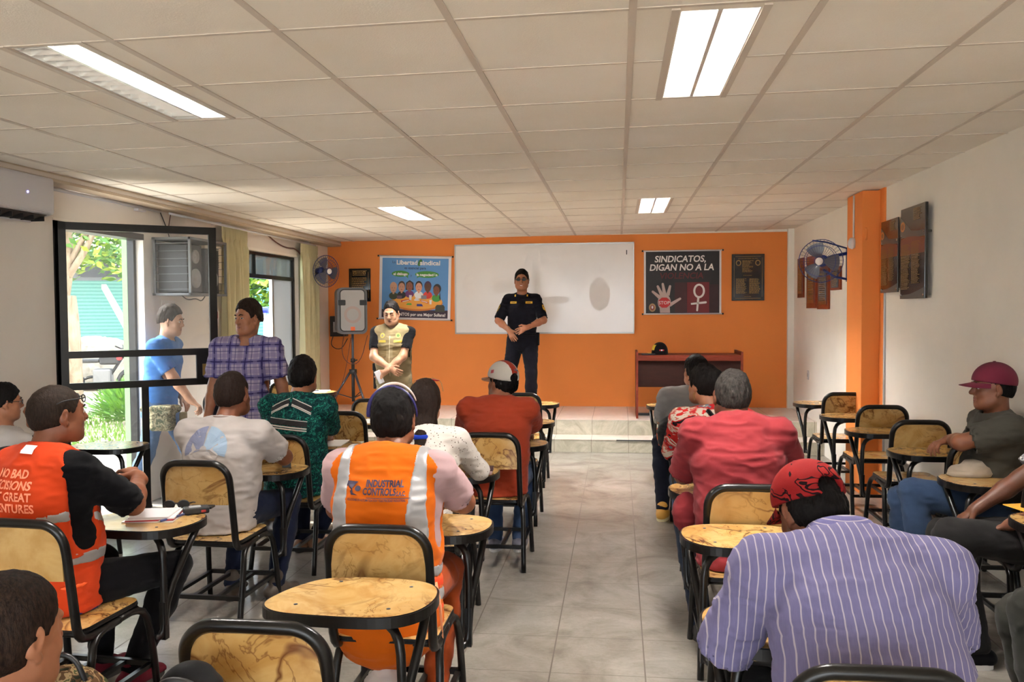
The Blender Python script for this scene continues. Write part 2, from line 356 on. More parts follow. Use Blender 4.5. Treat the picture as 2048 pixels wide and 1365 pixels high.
def smin(a, b, k):
    if k <= 1e-6: return np.minimum(a, b)
    h = np.maximum(k-np.abs(a-b), 0)/k; return np.minimum(a, b)-h*h*k*.25
def sdf_arrays(prims, vox, clip=None, infl=0.0):
    los, his = zip(*[pbox(p) for p in prims if p['op'] == '+'])
    lo = np.min(los, 0)-3*vox-infl-.015; hi = np.max(his, 0)+3*vox+infl+.015
    if clip is not None: lo = np.maximum(lo, clip[0]); hi = np.minimum(hi, clip[1])
    n = np.maximum(np.ceil((hi-lo)/vox).astype(int)+1, 3)
    ax = [(lo[i]+np.arange(n[i])*vox).astype(F32) for i in range(3)]
    f = np.full(n, 1.0, F32)
    for p in prims:
        if p['t'] == 'pl': sl = (slice(None),)*3
        else:
            a, b = pbox(p); m = p['k']+infl+4*vox
            i0 = np.clip(np.floor((a-m-lo)/vox).astype(int), 0, n); i1 = np.clip(np.ceil((b+m-lo)/vox).astype(int)+1, 0, n)
            if (i1 <= i0).any(): continue
            sl = tuple(slice(i0[i], i1[i]) for i in range(3))
        X = ax[0][sl[0]][:, None, None]; Y = ax[1][sl[1]][None, :, None]; Z = ax[2][sl[2]][None, None, :]
        d = pdist(p, X, Y, Z).astype(F32); g = f[sl]; op = p['op']
        if op == '+': f[sl] = smin(g, d-infl, p['k'])
        elif op == '-': f[sl] = -smin(-g, d, p['k'])
        else: f[sl] = np.maximum(g, d)
    # surface nets
    f[0], f[-1] = 1, 1; f[:, 0] = 1; f[:, -1] = 1; f[:, :, 0] = 1; f[:, :, -1] = 1
    s = f < 0; nx, ny, nz = n
    c = s[:-1, :-1, :-1].astype(np.int8)
    tot = np.zeros((nx-1, ny-1, nz-1), np.int8)
    for dx in (0, 1):
        for dy in (0, 1):
            for dz in (0, 1): tot += s[dx:nx-1+dx, dy:ny-1+dy, dz:nz-1+dz]
    act = (tot > 0) & (tot < 8); idx = np.full(act.shape, -1, np.int64); I = np.argwhere(act)
    if len(I) == 0: return np.zeros((0, 3)), np.zeros((0, 4), int)
    idx[act] = np.arange(len(I)); P = np.zeros((len(I), 3)); C = np.zeros(len(I))
    cor = [(a, b, c) for a in (0, 1) for b in (0, 1) for c in (0, 1)]
    for i in range(8):
        for j in range(i+1, 8):
            a, b = np.array(cor[i]), np.array(cor[j])
            if np.abs(a-b).sum() != 1: continue
            fa = f[I[:, 0]+a[0], I[:, 1]+a[1], I[:, 2]+a[2]]; fb = f[I[:, 0]+b[0], I[:, 1]+b[1], I[:, 2]+b[2]]
            m = (fa < 0) != (fb < 0); t = np.where(m, fa/np.where(fa == fb, 1, fa-fb), 0)
            P += np.where(m[:, None], a+(b-a)*t[:, None], 0); C += m
    P = (P/C[:, None]+I)*vox+lo
    Q = []
    for axi in range(3):
        e0 = [slice(None)]*3; e1 = [slice(None)]*3; e0[axi] = slice(0, -1); e1[axi] = slice(1, None)
        sa, sb = s[tuple(e0)], s[tuple(e1)]; E = np.argwhere(sa != sb); fl = sa[tuple(E.T)]
        u, v = [(1, 2), (2, 0), (0, 1)][axi]
        ok = (E[:, u] > 0) & (E[:, v] > 0) & (E[:, u] < n[u]-1) & (E[:, v] < n[v]-1); E = E[ok]; fl = fl[ok]
        def g(du, dv):
            q = E.copy(); q[:, u] -= du; q[:, v] -= dv; return idx[tuple(q.T)]
        q = np.stack([g(1, 1), g(0, 1), g(0, 0), g(1, 0)], 1); q[~fl] = q[~fl][:, ::-1]; Q.append(q)
    return P, np.concatenate(Q)
def vnoise(P, s, seed=0):
    p = P*s+seed*17.3; i = np.floor(p).astype(np.int64); t = p-i; t = t*t*(3-2*t); out = 0
    for a in (0, 1):
        for b in (0, 1):
            for c in (0, 1):
                h = ((i[:, 0]+a)*73856093 ^ (i[:, 1]+b)*19349663 ^ (i[:, 2]+c)*83492791) & 0xFFFFFF
                h = ((h*1103515245+12345) & 0x7FFFFFFF)/0x7FFFFFFF
                out = out + h*(t[:, 0] if a else 1-t[:, 0])*(t[:, 1] if b else 1-t[:, 1])*(t[:, 2] if c else 1-t[:, 2])
    return out*2-1
def vnormals(P, Q):
    n = np.cross(P[Q[:, 2]]-P[Q[:, 0]], P[Q[:, 3]]-P[Q[:, 1]]); N = np.zeros_like(P)
    for k in range(4): np.add.at(N, Q[:, k], n)
    return N/(np.linalg.norm(N, axis=1, keepdims=True)+1e-12)
def np_mesh(name, P, Q, mat, parent, smooth=True):
    me = bpy.data.meshes.new(name); me.vertices.add(len(P)); me.vertices.foreach_set('co', np.asarray(P, F32).ravel())
    k = Q.shape[1]; me.loops.add(Q.size); me.loops.foreach_set('vertex_index', Q.astype(np.int32).ravel()); me.polygons.add(len(Q))
    me.polygons.foreach_set('loop_start', np.arange(0, Q.size, k, dtype=np.int32)); me.polygons.foreach_set('loop_total', np.full(len(Q), k, np.int32))
    me.polygons.foreach_set('use_smooth', np.full(len(Q), smooth)); me.update(calc_edges=True); me.materials.append(mat)
    o = bpy.data.objects.new(name, me); COL.objects.link(o)
    if parent: o.parent = parent
    return o
def relax(P, Q, it=1, f=.5):
    for _ in range(it):
        S = np.zeros_like(P); C = np.zeros(len(P))
        for a, b in ((0, 1), (1, 2), (2, 3), (3, 0)):
            np.add.at(S, Q[:, a], P[Q[:, b]]); np.add.at(C, Q[:, a], 1); np.add.at(S, Q[:, b], P[Q[:, a]]); np.add.at(C, Q[:, b], 1)
        P = P*(1-f)+f*S/np.maximum(C, 1)[:, None]
    return P
def sdf(name, pieces, mat, parent, vox=.008, wrinkle=0, folds=None, infl=0, seed=1, hairn=0):
    # pieces: list of (prims, vox, clip) or a plain prim list
    if isinstance(pieces[0], dict): pieces = [(pieces, vox, None)]
    PP, QQ, off = [], [], 0
    for pr, vx, clip in pieces:
        P, Q = sdf_arrays(pr, vx, clip, infl)
        if len(P) == 0: continue
        P = relax(P, Q, 2, .4); PP.append(P); QQ.append(Q+off); off += len(P)
    P = np.concatenate(PP); Q = np.concatenate(QQ)
    if wrinkle:
        N = vnormals(P, Q); st = folds or (1, 1, 2.6)
        w = vnoise(P*np.array(st), 11, seed)+.5*vnoise(P*np.array(st), 23, seed+3); w = 1-np.abs(w)*1.6
        P = P+N*(w*wrinkle+vnoise(P, 6, seed+9)*wrinkle*.8)[:, None]
    if hairn:
        N = vnormals(P, Q); q = P*np.array((1, 1, .45)); P = P+N*((vnoise(q, 95, seed)+.6*vnoise(q, 190, seed+5)+1.1*vnoise(P, 34, seed+2))*hairn)[:, None]
    return np_mesh(name, P, Q, mat, parent)
def Rm(yaw=0, pitch=0, roll=0): return np.array((Matrix.Rotation(yaw, 3, 'Z') @ Matrix.Rotation(pitch, 3, 'X') @ Matrix.Rotation(roll, 3, 'Y')))
def to_bvh(objs):
    vs, fs = [], []
    for o in objs:
        b = len(vs); vs += [tuple(v.co) for v in o.data.vertices]; fs += [[b+i for i in p.vertices] for p in o.data.polygons]
    return BVHTree.FromPolygons(vs, fs)
def drape(name, items, objs, origin, U, W, mat, parent, lift=.003, sub=0, D=None):
    # items: (verts2d, faces); drops flat shapes along -D (outward normal D) on the surface of objs, in the parent's local space
    bv = to_bvh(objs); U = Vector(U).normalized(); W = Vector(W).normalized(); D = Vector(D).normalized() if D else U.cross(W).normalized(); origin = Vector(origin)
    vs, fs = [], []
    for v, f in items:
        b = len(vs)
        for x, y in v:
            p = origin+U*x+W*y; h = bv.ray_cast(p+D*.4, -D)
            vs.append(tuple((h[0]+D*lift) if h[0] is not None else p))
        fs += [[b+i for i in q] for q in f]
    me = bpy.data.meshes.new(name); me.from_pydata(vs, [], fs); me.materials.append(mat); o = bpy.data.objects.new(name, me); COL.objects.link(o); o.parent = parent; return o
def gridpatch(x0, x1, y0, y1, n=10, m=10, fn=None):
    v = [(x0+(x1-x0)*i/n, y0+(y1-y0)*j/m) for j in range(m+1) for i in range(n+1)]
    f = [(j*(n+1)+i, j*(n+1)+i+1, (j+1)*(n+1)+i+1, (j+1)*(n+1)+i) for j in range(m) for i in range(n)]
    if fn: f = [q for q in f if fn(sum(v[k][0] for k in q)/4, sum(v[k][1] for k in q)/4)]
    return v, f

# ------------------------------------------------------------------ people
def ik(a, t, l1, l2, pole):
    a, t, pole = V3(a), V3(t), V3(pole); d = t-a; L = np.linalg.norm(d); L2 = min(L, (l1+l2)*.998); u = d/L; t = a+u*L2
    x = (l1*l1-l2*l2+L2*L2)/(2*L2); h = math.sqrt(max(l1*l1-x*x, 0)); p = pole-u*(pole@u); p = unit(p)
    return a+u*x+p*h, t
def pose(root, head_w, lean=.12, fat=1.0, shw=.175, twist=0, hoff=(0, .03, .165), head=(0, 0, 0), seat=.45, stand=False, pelvis=None, c7=None,
         hands=None, poles=None, knees=None, ankles=None, arm=(.285, .245), fist=(.5, .5), handdir=(None, None), sc=1.0, toes=(0, 0), shdrop=.05):
    """joints in the local frame of the root (x right, y forward); head_w is the head centre in the local frame"""
    H = V3(head_w); R0 = Rm(twist)
    C = H-np.array(hoff)*sc if c7 is None else V3(c7)
    if pelvis is None: pelvis = (0, -.07, seat+.10) if not stand else (0, 0, .92*sc)
    P = V3(pelvis); J = dict(P=P, C=C, H=H, Rh=Rm(*head), X=R0@np.array([1., 0, 0]), fat=fat, shw=shw, sc=sc, stand=stand)
    up = unit(C-P); J['up'] = up
    J['S'] = [C+R0@np.array([s*shw, .0, 0])-up*shdrop for s in (-1, 1)]
    hands = hands or [(-.16, .25, .68), (.16, .25, .68)]; poles = poles or [(-.6, -.5, -.6), (.6, -.5, -.6)]
    J['E'], J['W'] = [], []
    for i in (0, 1):
        e, wst = ik(J['S'][i], hands[i], arm[0]*sc, arm[1]*sc, poles[i]); J['E'].append(e); J['W'].append(wst)
    J['Hd'] = [unit(V3(handdir[i])) if handdir[i] is not None else unit(J['W'][i]-J['E'][i]) for i in (0, 1)]; J['fist'] = fist
    J['hip'] = [P+J['X']*(s*.085*fat**.5)-np.array([0, 0, .03]) for s in (-1, 1)]
    if stand:
        kn = knees or [(-.10, .03, .50*sc), (.10, .03, .50*sc)]; an = ankles or [(-.11, -.02, .085), (.11, -.02, .085)]
    else:
        kn = knees or [(-.12, .36, seat+.06), (.12, .36, seat+.06)]; an = ankles or [(-.12, .34, .085), (.12, .34, .085)]
    J['K'] = [V3(k) for k in kn]; J['A'] = [V3(a) for a in an]; J['toes'] = toes
    return J
def torso(J, d=0.0, low=0):
    P, C, X, f, up = J['P'], J['C'], J['X'], J['fat'], J['up']; L = np.linalg.norm(C-P); fw = np.cross(up, X); g = f**.6
    hipw = .165*g+d; q = [P-up*(.03+low), P+up*L*.33, P+up*L*.66, C-up*.075]
    r = [(hipw, .125*f+d), (.148*f+d, .115*f+d), (.168*g+d, .118*g+d), (.135+d, .085*g+d)]
    pr = [ec(q[i], q[i+1], r[i], r[i+1], X, .05) for i in range(3)]
    if f > 1.05: pr.append(el(P+up*.15+fw*.045*f, (.135*f+d, .10*f+d, .14+d), Rm(math.atan2(X[1], X[0])), .05))
    n = C-up*.03+fw*.005
    for s in (0, 1): pr.append(rc(n, J['S'][s], .055+d, .052+d, .045))
    return pr
def sleeve(J, i, frac, r0, r1, k=.03, d=0, long=False):
    S, E, W = J['S'][i], J['E'][i], J['W'][i]
    if long: return [rc(S, E, r0, r1+.004, k), rc(E, E+(W-E)*frac, r1, r1*.8, .02)]
    e = S+(E-S)*frac; return [rc(S, e, r0, r1, k)]
def arm_body(J, i):
    S, E, W = J['S'][i], J['E'][i], J['W'][i]; g = J['fat']**.35
    return [rc(S, E, .052*g, .042*g, .04), rc(E, E+(W-E)*.35, .043*g, .042*g, .02), rc(E+(W-E)*.35, W, .042*g, .027, .02)]
def hand_prims(J, i, curl=.5, sz=1.0, palm=None):
    W, D = J['W'][i], J['Hd'][i]
    z = np.array([0, 0, 1.]) if palm is None else -V3(palm)      # back of the hand direction
    B = unit(z-D*(z@D))
    T = np.cross(B, D) if i == 1 else -np.cross(B, D)            # thumb side
    pr = [ec(W+D*.005, W+D*.082*sz, (.026*sz, .017*sz), (.039*sz, .014*sz), T, .015), rc(W-D*.03, W+D*.02, .026, .025, .015)]
    L = [.068, .078, .073, .056]; off = [.030, .010, -.011, -.030]
    for k in range(4):
        b = W+(D*.082+T*off[k])*sz; spread = T*(off[k]*1.4); d = unit(D+spread*2.0); p = b; a = curl*(.5+.12*k)
        for j, (fr, rad) in enumerate(((.45, .0098), (.32, .0090), (.23, .0082))):
            a2 = a*(1+j*.75)*1.15; dd = d*math.cos(a2)-B*math.sin(a2); q = p+dd*L[k]*fr*sz; pr.append(rc(p, q, rad*sz, (rad-.0008)*sz, .003)); p = q
    t0 = W+(D*.025+T*.026)*sz; t1 = t0+unit(D*.8+T*.75-B*.3*curl)*.042*sz; t2 = t1+unit(D*1.0+T*.15-B*.5*curl)*.032*sz
    pr += [rc(W+D*.02*sz, t0, .018*sz, .015*sz, .012), rc(t0, t1, .014*sz, .0115*sz, .006), rc(t1, t2, .0112*sz, .0095*sz, .004)]
    return pr
def head_prims(J, mouth=0, brow=0, nose=1.0, ear=True, wide=1.0):
    H, R, s = J['H'], J['Rh'], J['sc']
    def w(x, y, z): return H+R@(np.array([x*wide, y, z])*s)
    e = lambda c, r, k=.02, op='+', rr=None: el(w(*c), tuple(x*s for x in r), R if rr is None else R@rr, k, op)
    pr = [e((0, -.012, .030), (.077*wide, .095, .090)), e((0, .022, -.025), (.063*wide, .068, .085), .03), rc(w(-.03, .045, -.075), w(.03, .045, -.075), .034*s, .034*s, .03),
          rc(w(-.052, .01, -.062), w(-.022, .06, -.09), .024*s, .020*s, .03), rc(w(.052, .01, -.062), w(.022, .06, -.09), .024*s, .020*s, .03),
          e((0, .072, -.098), (.024, .018, .018), .02), e((-.036, .062, -.028), (.024, .020, .022), .02), e((.036, .062, -.028), (.024, .020, .022), .02),
          rc(w(-.034, .080, .030), w(-.010, .086, .026), .008*s, .008*s, .014), rc(w(.034, .080, .030), w(.010, .086, .026), .008*s, .008*s, .014),
          e((-.031, .092, .008), (.017, .014, .011), .010, '-'), e((.031, .092, .008), (.017, .014, .011), .010, '-'),
          e((-.031, .073, .007), (.0165, .0155, .0125), .004), e((.031, .073, .007), (.0165, .0155, .0125), .004),
          rc(w(0, .085, .018), w(0, .104*nose, -.022), .0075*s, .0125*s, .010), rc(w(-.012, .092, -.030), w(.012, .092, -.030), .0095*s, .0095*s, .008),
          rc(w(-.020, .084, -.056), w(.020, .084, -.056), .0075*s, .0075*s, .010), rc(w(-.017, .082, -.068), w(.017, .082, -.068), .0085*s, .0085*s, .010)]
    pr += [rc(w(-.024, .0905, -.0615), w(.024, .0905, -.0615), .0022*s, .0022*s, .003, '-')]
    if ear:
        for sx in (-1, 1):
            pr += [e((sx*.079, -.006, -.002), (.009, .018, .032), .006, '+', Rm(0, -.25, 0) @ Rm(sx*-.35)), e((sx*.078, .004, -.032), (.008, .010, .012), .006), e((sx*.087, -.002, .002), (.006, .009, .017), .004, '-')]
    pr += [rc(w(0, -.022, -.05), J['C']+np.array([0, .005, -.02]), .056*s*J['fat']**.2, .062*s*J['fat']**.3, .03)]
    return pr
def body(J, skin, parent, face=True, hands=(True, True), coarse=.0095, headvox=.0045, curl=None, palms=(None, None), legs=True, **hk):
    hp = head_prims(J, **hk); H = J['H']
    pr = torso(J, -.012)+arm_body(J, 0)+arm_body(J, 1)+[hp[-1]]
    if legs:
        for i in (0, 1): pr += [rc(J['hip'][i], J['K'][i], .078, .052, .03), rc(J['K'][i], J['A'][i], .052, .036, .02)]
    if not J['stand']: pr.append(SEATBOX(J))
    pcs = [(pr, coarse, None), (hp, headvox, (H-np.array([.16, .18, .15]), H+np.array([.16, .18, .17])))]
    for i in (0, 1):
        if hands[i]:
            W, E = J['W'][i], J['E'][i]; ap = arm_body(J, i)[-2:]+hand_prims(J, i, (curl or J['fist'])[i], palm=palms[i]); c = W-unit(W-E)*.05
            pcs.append((ap+[pl(W-unit(W-E)*.07, -(W-E))], .0042, None))
    return sdf('body', pcs, skin, parent)
def face_parts(J, parent, hairmat, eyes=True, lips=True, look=(0, 0), closed=False, teeth=False, brows=True, lipc=(128, 72, 62)):
    H, R, s = J['H'], J['Rh'], J['sc']
    def w(x, y, z): return Vector(H+R@(np.array([x, y, z])*s))
    if eyes and not closed:
        for sx in (-1, 1):
            mb = MB(); mb.M = Matrix.Translation(w(sx*.031, .0800, .0060)) @ Matrix(R.tolist()).to_4x4()
            prof = lambda r, n=10: [(r*math.sin(PI*k/n), -r*math.cos(PI*k/n)) for k in range(n+1)]
            mb.M = mb.M @ Matrix.Rotation(-PI/2, 4, 'X') @ Matrix.Diagonal((1, .62, 1, 1)); mb.lathe(prof(.0125*s), plain('eye white', (206, 196, 188), .25), 14)
            mb.M = Matrix.Translation(w(sx*.031+look[0]*.004, .0882, .0060+look[1]*.003)) @ Matrix(R.tolist()).to_4x4() @ Matrix.Rotation(-PI/2, 4, 'X'); mb.lathe(prof(.0058*s), plain('iris', (28, 16, 12), .15), 12)
            mb.build('eye', parent)
    if closed:
        for sx in (-1, 1):
            mb = MB(); mb.tube([w(sx*(.031-.014), .085, .002), w(sx*.031, .0905, -.003), w(sx*(.031+.015), .083, .002)], .0018*s, hairmat, 6, sub=2); mb.build('eyelash', parent)
    if brows:
        for sx in (-1, 1):
            mb = MB(); mb.tube([w(sx*.014, .0945, .026), w(sx*.028, .0940, .032), w(sx*.046, .0830, .027)], [.0040*s, .0044*s, .0022*s], hairmat, 6, sub=0); mb.build('eyebrow', parent)
    if lips:
        m = plain('lips %d' % lipc[0], lipc, .5)
        mb = MB(); z = -.0575
        mb.tube([w(-.021, .0855, z-.003), w(-.008, .0925, z), w(0, .0925, z-.001), w(.008, .0925, z), w(.021, .0855, z-.003)], [.0022*s, .0040*s, .0040*s, .0040*s, .0022*s], m, 8)
        mb.tube([w(-.019, .086, z-.006), w(0, .0925, z-.010), w(.019, .086, z-.006)], [.002*s, .0045*s, .002*s], m, 8); mb.build('lips', parent)
        if teeth: mb = MB(); mb.tube([w(-.015, .089, z-.004), w(0, .0965, z-.006), w(.015, .089, z-.004)], [.002*s, .0036*s, .002*s], plain('teeth', (238, 232, 224), .25), 8); mb.build('teeth', parent)
def hair(J, mat, parent, style='short', thick=.010, tc=None, low=-.055, name='hair', noise=.003, seed=3, top=0, front=.06):
    H, R, s = J['H'], J['Rh'], J['sc']
    w = lambda x, y, z: H+R@(np.array([x, y, z])*s)
    e = lambda c, r, k=.02, op='+': el(w(*c), tuple(x*s for x in r), R, k, op)
    t = thick; q = t if tc is None else tc; pr = [e((0, -.014, .034+top*.5), (.076+q*.7, .096+q, .090+q+top)), e((0, -.033, -.008), (.073+t*.35, .077+t*.5, .082), .03)]
    if style == 'long':
        pr += [ec(w(0, -.06, .02), w(0, -.10, -.13), (.088, .062), (.080, .045), R[:, 0], .03), ec(w(0, -.10, -.12), w(0, -.135, -.24), (.076, .042), (.055, .03), R[:, 0], .03)]
    pr += [e((0, .118, -.045+front-.06), (.15, .088, .120), .010, '-')]
    if style != 'long':
        pr += [pl(w(0, -.09, low), R@np.array([0, .25, -1.])), e((-.088, .016, -.035), (.028, .032, .045), .008, '-'), e((.088, .016, -.035), (.028, .032, .045), .008, '-')]
    if style == 'bun': pr += [e((0, -.115, .045), (.05, .035, .05), .02), e((.0, -.10, .02), (.07, .04, .06), .03)]
    return sdf(name, [(pr, .0048, None)], mat, parent, hairn=noise, seed=seed)
def shirt(J, mat, parent, name='shirt', kind='tee', d=.014, frac=.66, low=.05, cuff=.062, wr=.0035, neck=.072, vox=.0085, seed=1, collar=False, folds=None, extra=None, nodrop=False):
    C, up, X = J['C'], J['up'], J['X']; fw = np.cross(up, X)
    pr = torso(J, d, low); g = J['fat']**.35
    for i in (0, 1):
        S, E, W = J['S'][i], J['E'][i], J['W'][i]
        if kind == 'tee':
            e = S+(E-S)*frac; D = unit(E-S); pr += [rc(S, e+D*.03, .062*g+d*.3, cuff*g, .035)]
        elif kind == 'long': pr += [rc(S, E, .060*g+d*.3, .052*g, .035), rc(E, E+(W-E)*frac, .052*g, .036, .025)]
        elif kind == 'half': pr += [rc(S, E, .062*g+d*.3, .056*g, .035)]
    if extra: pr += extra
    if kind == 'tee':
        for i in (0, 1):
            S, E = J['S'][i], J['E'][i]; e = S+(E-S)*frac; D = unit(E-S)
            # cut the cuff square with a box placed past it, then hollow it
            Rb = np.array(Vector(D).to_track_quat('Z', 'Y').to_matrix()); pr += [bx(e+D*.07, (cuff*g+.03, cuff*g+.03, .07), Rb, 0, 0, '-'), rc(e-D*.012, e+D*.02, cuff*g-.010, cuff*g-.008, .004, '-')]
    if not J['stand']: pr += [pl((0, 0, .450), (0, 0, -1))]
    pr += [ec(C+up*.0+fw*.022, C+up*.12+fw*.05, (neck, neck*.8), (neck+.02, neck), X, .008, '-')]
    o = sdf(name, [(pr, vox, None)], mat, parent, wrinkle=wr, seed=seed, folds=folds)
    return o, pr
def collar_ring(J, mat, parent, name='collar', r=.066, h=.022, th=.005, tilt=.35, open_front=False, drop=-.012, k=1.0):
    C, up, X = J['C'], J['up'], J['X']; fw = np.cross(up, X); n = 28; mb = MB(); vs = []
    c0 = C+up*drop+fw*.012
    for j, (rr, hh) in enumerate(((r, -.004), (r*.96, h), (r*.96+.003, h+.003), (r+.008, h*.7), (r+.016*k, -.004*k))):
        for i in range(n):
            a = 2*PI*i/n; fy = math.sin(a); dd = -.03*max(0, fy)*1.2
            vs.append(tuple(c0+X*math.cos(a)*rr+fw*math.sin(a)*rr*.88+up*(hh+dd+.010*max(0, -fy))))
    fs = [(j*n+i, j*n+(i+1) % n, (j+1)*n+(i+1) % n, (j+1)*n+i) for j in range(4) for i in range(n)]
    mb.add(vs, fs, mat, True); return mb.build(name, parent)
def SEATBOX(J): return bx((0, J['P'][1]+.04, .4035), (.195, .19, .0435), None, 0, .0, '-')
def trousers(J, mat, parent, name='trousers', d=.014, seed=2, wr=.004, hem=0, vox=.0095, legr=1.0):
    P, X, f = J['P'], J['X'], J['fat']; g = f**.6; up = J['up'] if not J['stand'] else np.array([0, 0, 1.])
    pr = [ec(P-up*.05, P+up*(.07 if J['stand'] else .02), (.150*g+d, .112*f+d*.5), (.150*g+d*.5, .108*f+d*.4), X, .04)]
    for i in (0, 1):
        h, K, A = J['hip'][i], J['K'][i], J['A'][i]; pr += [rc(h, K, (.084+d*.4)*legr*g, (.060+d*.3)*legr, .035), rc(K, K+(A-K)*.35, (.062+d*.2)*legr, (.060+d*.2)*legr, .02), rc(K+(A-K)*.35, A, (.060+d*.2)*legr, .048*legr, .02)]
    if not J['stand']: pr.append(SEATBOX(J))
    return sdf(name, [(pr, vox, None)], mat, parent, wrinkle=wr, seed=seed, folds=(1, 1, 1.8))
def shoes(J, mat, sole, parent, name='shoe', hi=0):
    for i in (0, 1):
        A = J['A'][i]; t = J['toes'][i]; D = np.array([math.sin(t), math.cos(t), 0]); b = A*np.array([1, 1, 0])
        pr = [rc(b-D*.045+V3(0, 0, .045), b+D*.05+V3(0, 0, .045), .040, .040, .02), ec(b+D*.03+V3(0, 0, .035), b+D*.15+V3(0, 0, .030), (.045, .035), (.042, .024), np.cross(D, (0, 0, 1)), .03),
              rc(b+V3(0, 0, .05), A+V3(0, 0, .015+hi), .045, .044, .02), pl((0, 0, .020), (0, 0, -1))]
        o = sdf(name, [(pr, .006, None)], mat, parent)
        mb = MB(); mb.M = Matrix.Translation(Vector(b)) @ Matrix.Rotation(-t, 4, 'Z')
        pts = [(.047*math.sin(a)*(1-.12*math.cos(a)), .055+.125*math.cos(a)) for a in [2*PI*k/20 for k in range(20)]]; mb.slab(pts[::-1], 0, .024, sole); so = mb.build('sole', o)
def cap(J, mat, parent, back=False, name='cap', brimmat=None, brim=True, dz=0, flip=0, gap=False, thick=.016):
    H, R0, s = J['H'], J['Rh'], J['sc']; R = R0@Rm(0, flip); w = lambda x, y, z: H+R@(np.array([x, y, z+dz])*s)
    t = thick; dome = [el(w(0, -.012, .040), ((.078+t)*s, (.098+t)*s, (.088+t)*s), R, .01), pl(w(0, 0, .030), R@np.array([0, .15, -1.]))]
    if gap: dome += [el(w(0, -.115, .035), (.036, .05, .030), R, .004, '-')]
    o = sdf(name, [(dome, .0045, None)], mat, parent)
    if brim:
        mb = MB(); vs = []; n = 14; m = 5
        for sgn in (0, -1):
            for j in range(m+1):
                for i in range(n+1):
                    a = -1.15+2.3*i/n; r0 = .092; x = math.sin(a)*(r0-.004+j/m*.0); y0 = math.cos(a)*.10
                    L = .075*(max(0, 1-(abs(a)/1.15)**2.4))**.5; y = y0-.004+L*j/m; z = .034-.012*(j/m)-(x*x)*1.6*(.3+j/m)+sgn*.004
                    vs.append(tuple(w(x, y, z)))
        K = (m+1)*(n+1); fs = []
        for j in range(m):
            for i in range(n):
                q = (j*(n+1)+i, j*(n+1)+i+1, (j+1)*(n+1)+i+1, (j+1)*(n+1)+i); fs += [q, tuple(K+x for x in q)[::-1]]
        for i in range(n): fs.append((m*(n+1)+i, m*(n+1)+i+1, K+m*(n+1)+i+1, K+m*(n+1)+i))
        mb.add(vs, fs, brimmat or mat, True); mb.build('brim', o)
    mb = MB(); mb.M = Matrix.Translation(Vector(w(0, -.012, .040+.088+t))); mb.lathe([(0, .004), (.007, .003), (.009, -.001), (.008, -.004)], brimmat or mat, 12); mb.build('cap_button', o)
    return o
def glasses(J, parent, mat, lens=None, name='glasses', up=0, back=0, rl=.021, rh=.015, thick=.0018):
    H, R, s = J['H'], J['Rh'], J['sc']; w = lambda x, y, z: Vector(H+R@(np.array([x, y+back, z+up])*s)); mb = MB()
    for sx in (-1, 1):
        pts = [w(sx*.033+rl*math.cos(a), .1005-.010*abs(math.cos(a)*rl+.0)/.02*0, .006+rh*math.sin(a)) for a in [2*PI*k/16 for k in range(16)]]; mb.tube(pts, thick, mat, 6, closed=True)
        mb.tube([w(sx*(.033+rl), .1, .010), w(sx*.076, .085, .011), w(sx*.084, .01, .008), w(sx*.084, -.02, -.004)], thick, mat, 6, sub=1)
    mb.tube([w(-.012, .1005, .010), w(0, .103, .013), w(.012, .1005, .010)], thick, mat, 6)
    o = mb.build(name, parent)
    if lens:
        for sx in (-1, 1):
            l = MB(); l.add([w(sx*.033+rl*math.cos(a), .1005, .006+rh*math.sin(a)) for a in [2*PI*k/16 for k in range(16)]], [tuple(range(16))], lens); l.build('lens', o)
    return o
# ------------------------------------------------------------------ the room
XL, XR, YB, YF = -3.985, 2.25, 11.32, -4.2
PZ, SZ = .33, .15            # platform and first step
def cz(x, y): return 2.5988+.0103*x+.0024*y
def quadgrid(x0, x1, y0, y1, z): return [(x0, y0, z), (x1, y0, z), (x1, y1, z), (x0, y1, z)]
m = MB(); m.box(XL-.25, XR+.25, YF-.2, YB+.2, -.12, 0, M['floor']); struct('floor', m)
# ceiling panels (cut out where the light fittings sit) and the metal grid
GX0, GY0, S = .0511, 2.8311, .61
FIX = [(.206, .474, 2.885, 4.045), (-2.19, -1.915, 2.85, 4.01), (.206, .474, 7.735, 8.895), (-2.232, -1.965, 7.735, 8.895),
       (.206, .474, -1.995, -.835), (-2.19, -1.915, -1.995, -.835)]
m = MB(); top = .02
xs = sorted(set([XL-.1, XR+.1]+[a for q in FIX for a in q[:2]])); ys = sorted(set([YF-.1, YB+.1]+[a for q in FIX for a in q[2:]]))
for i in range(len(xs)-1):
    for j in range(len(ys)-1):
        cx, cy = (xs[i]+xs[i+1])/2, (ys[j]+ys[j+1])/2
        if any(q[0] < cx < q[1] and q[2] < cy < q[3] for q in FIX): continue
        a, b, c, d = xs[i], xs[i+1], ys[j], ys[j+1]
        vs = [(x, y, cz(x, y)) for x, y in ((a, c), (b, c), (b, d), (a, d))]; m.add(vs+[(x, y, z+.015) for x, y, z in vs], [(3, 2, 1, 0), (4, 5, 6, 7)], M['ceil'])
ceiling = struct('ceiling', m)
g = MB()
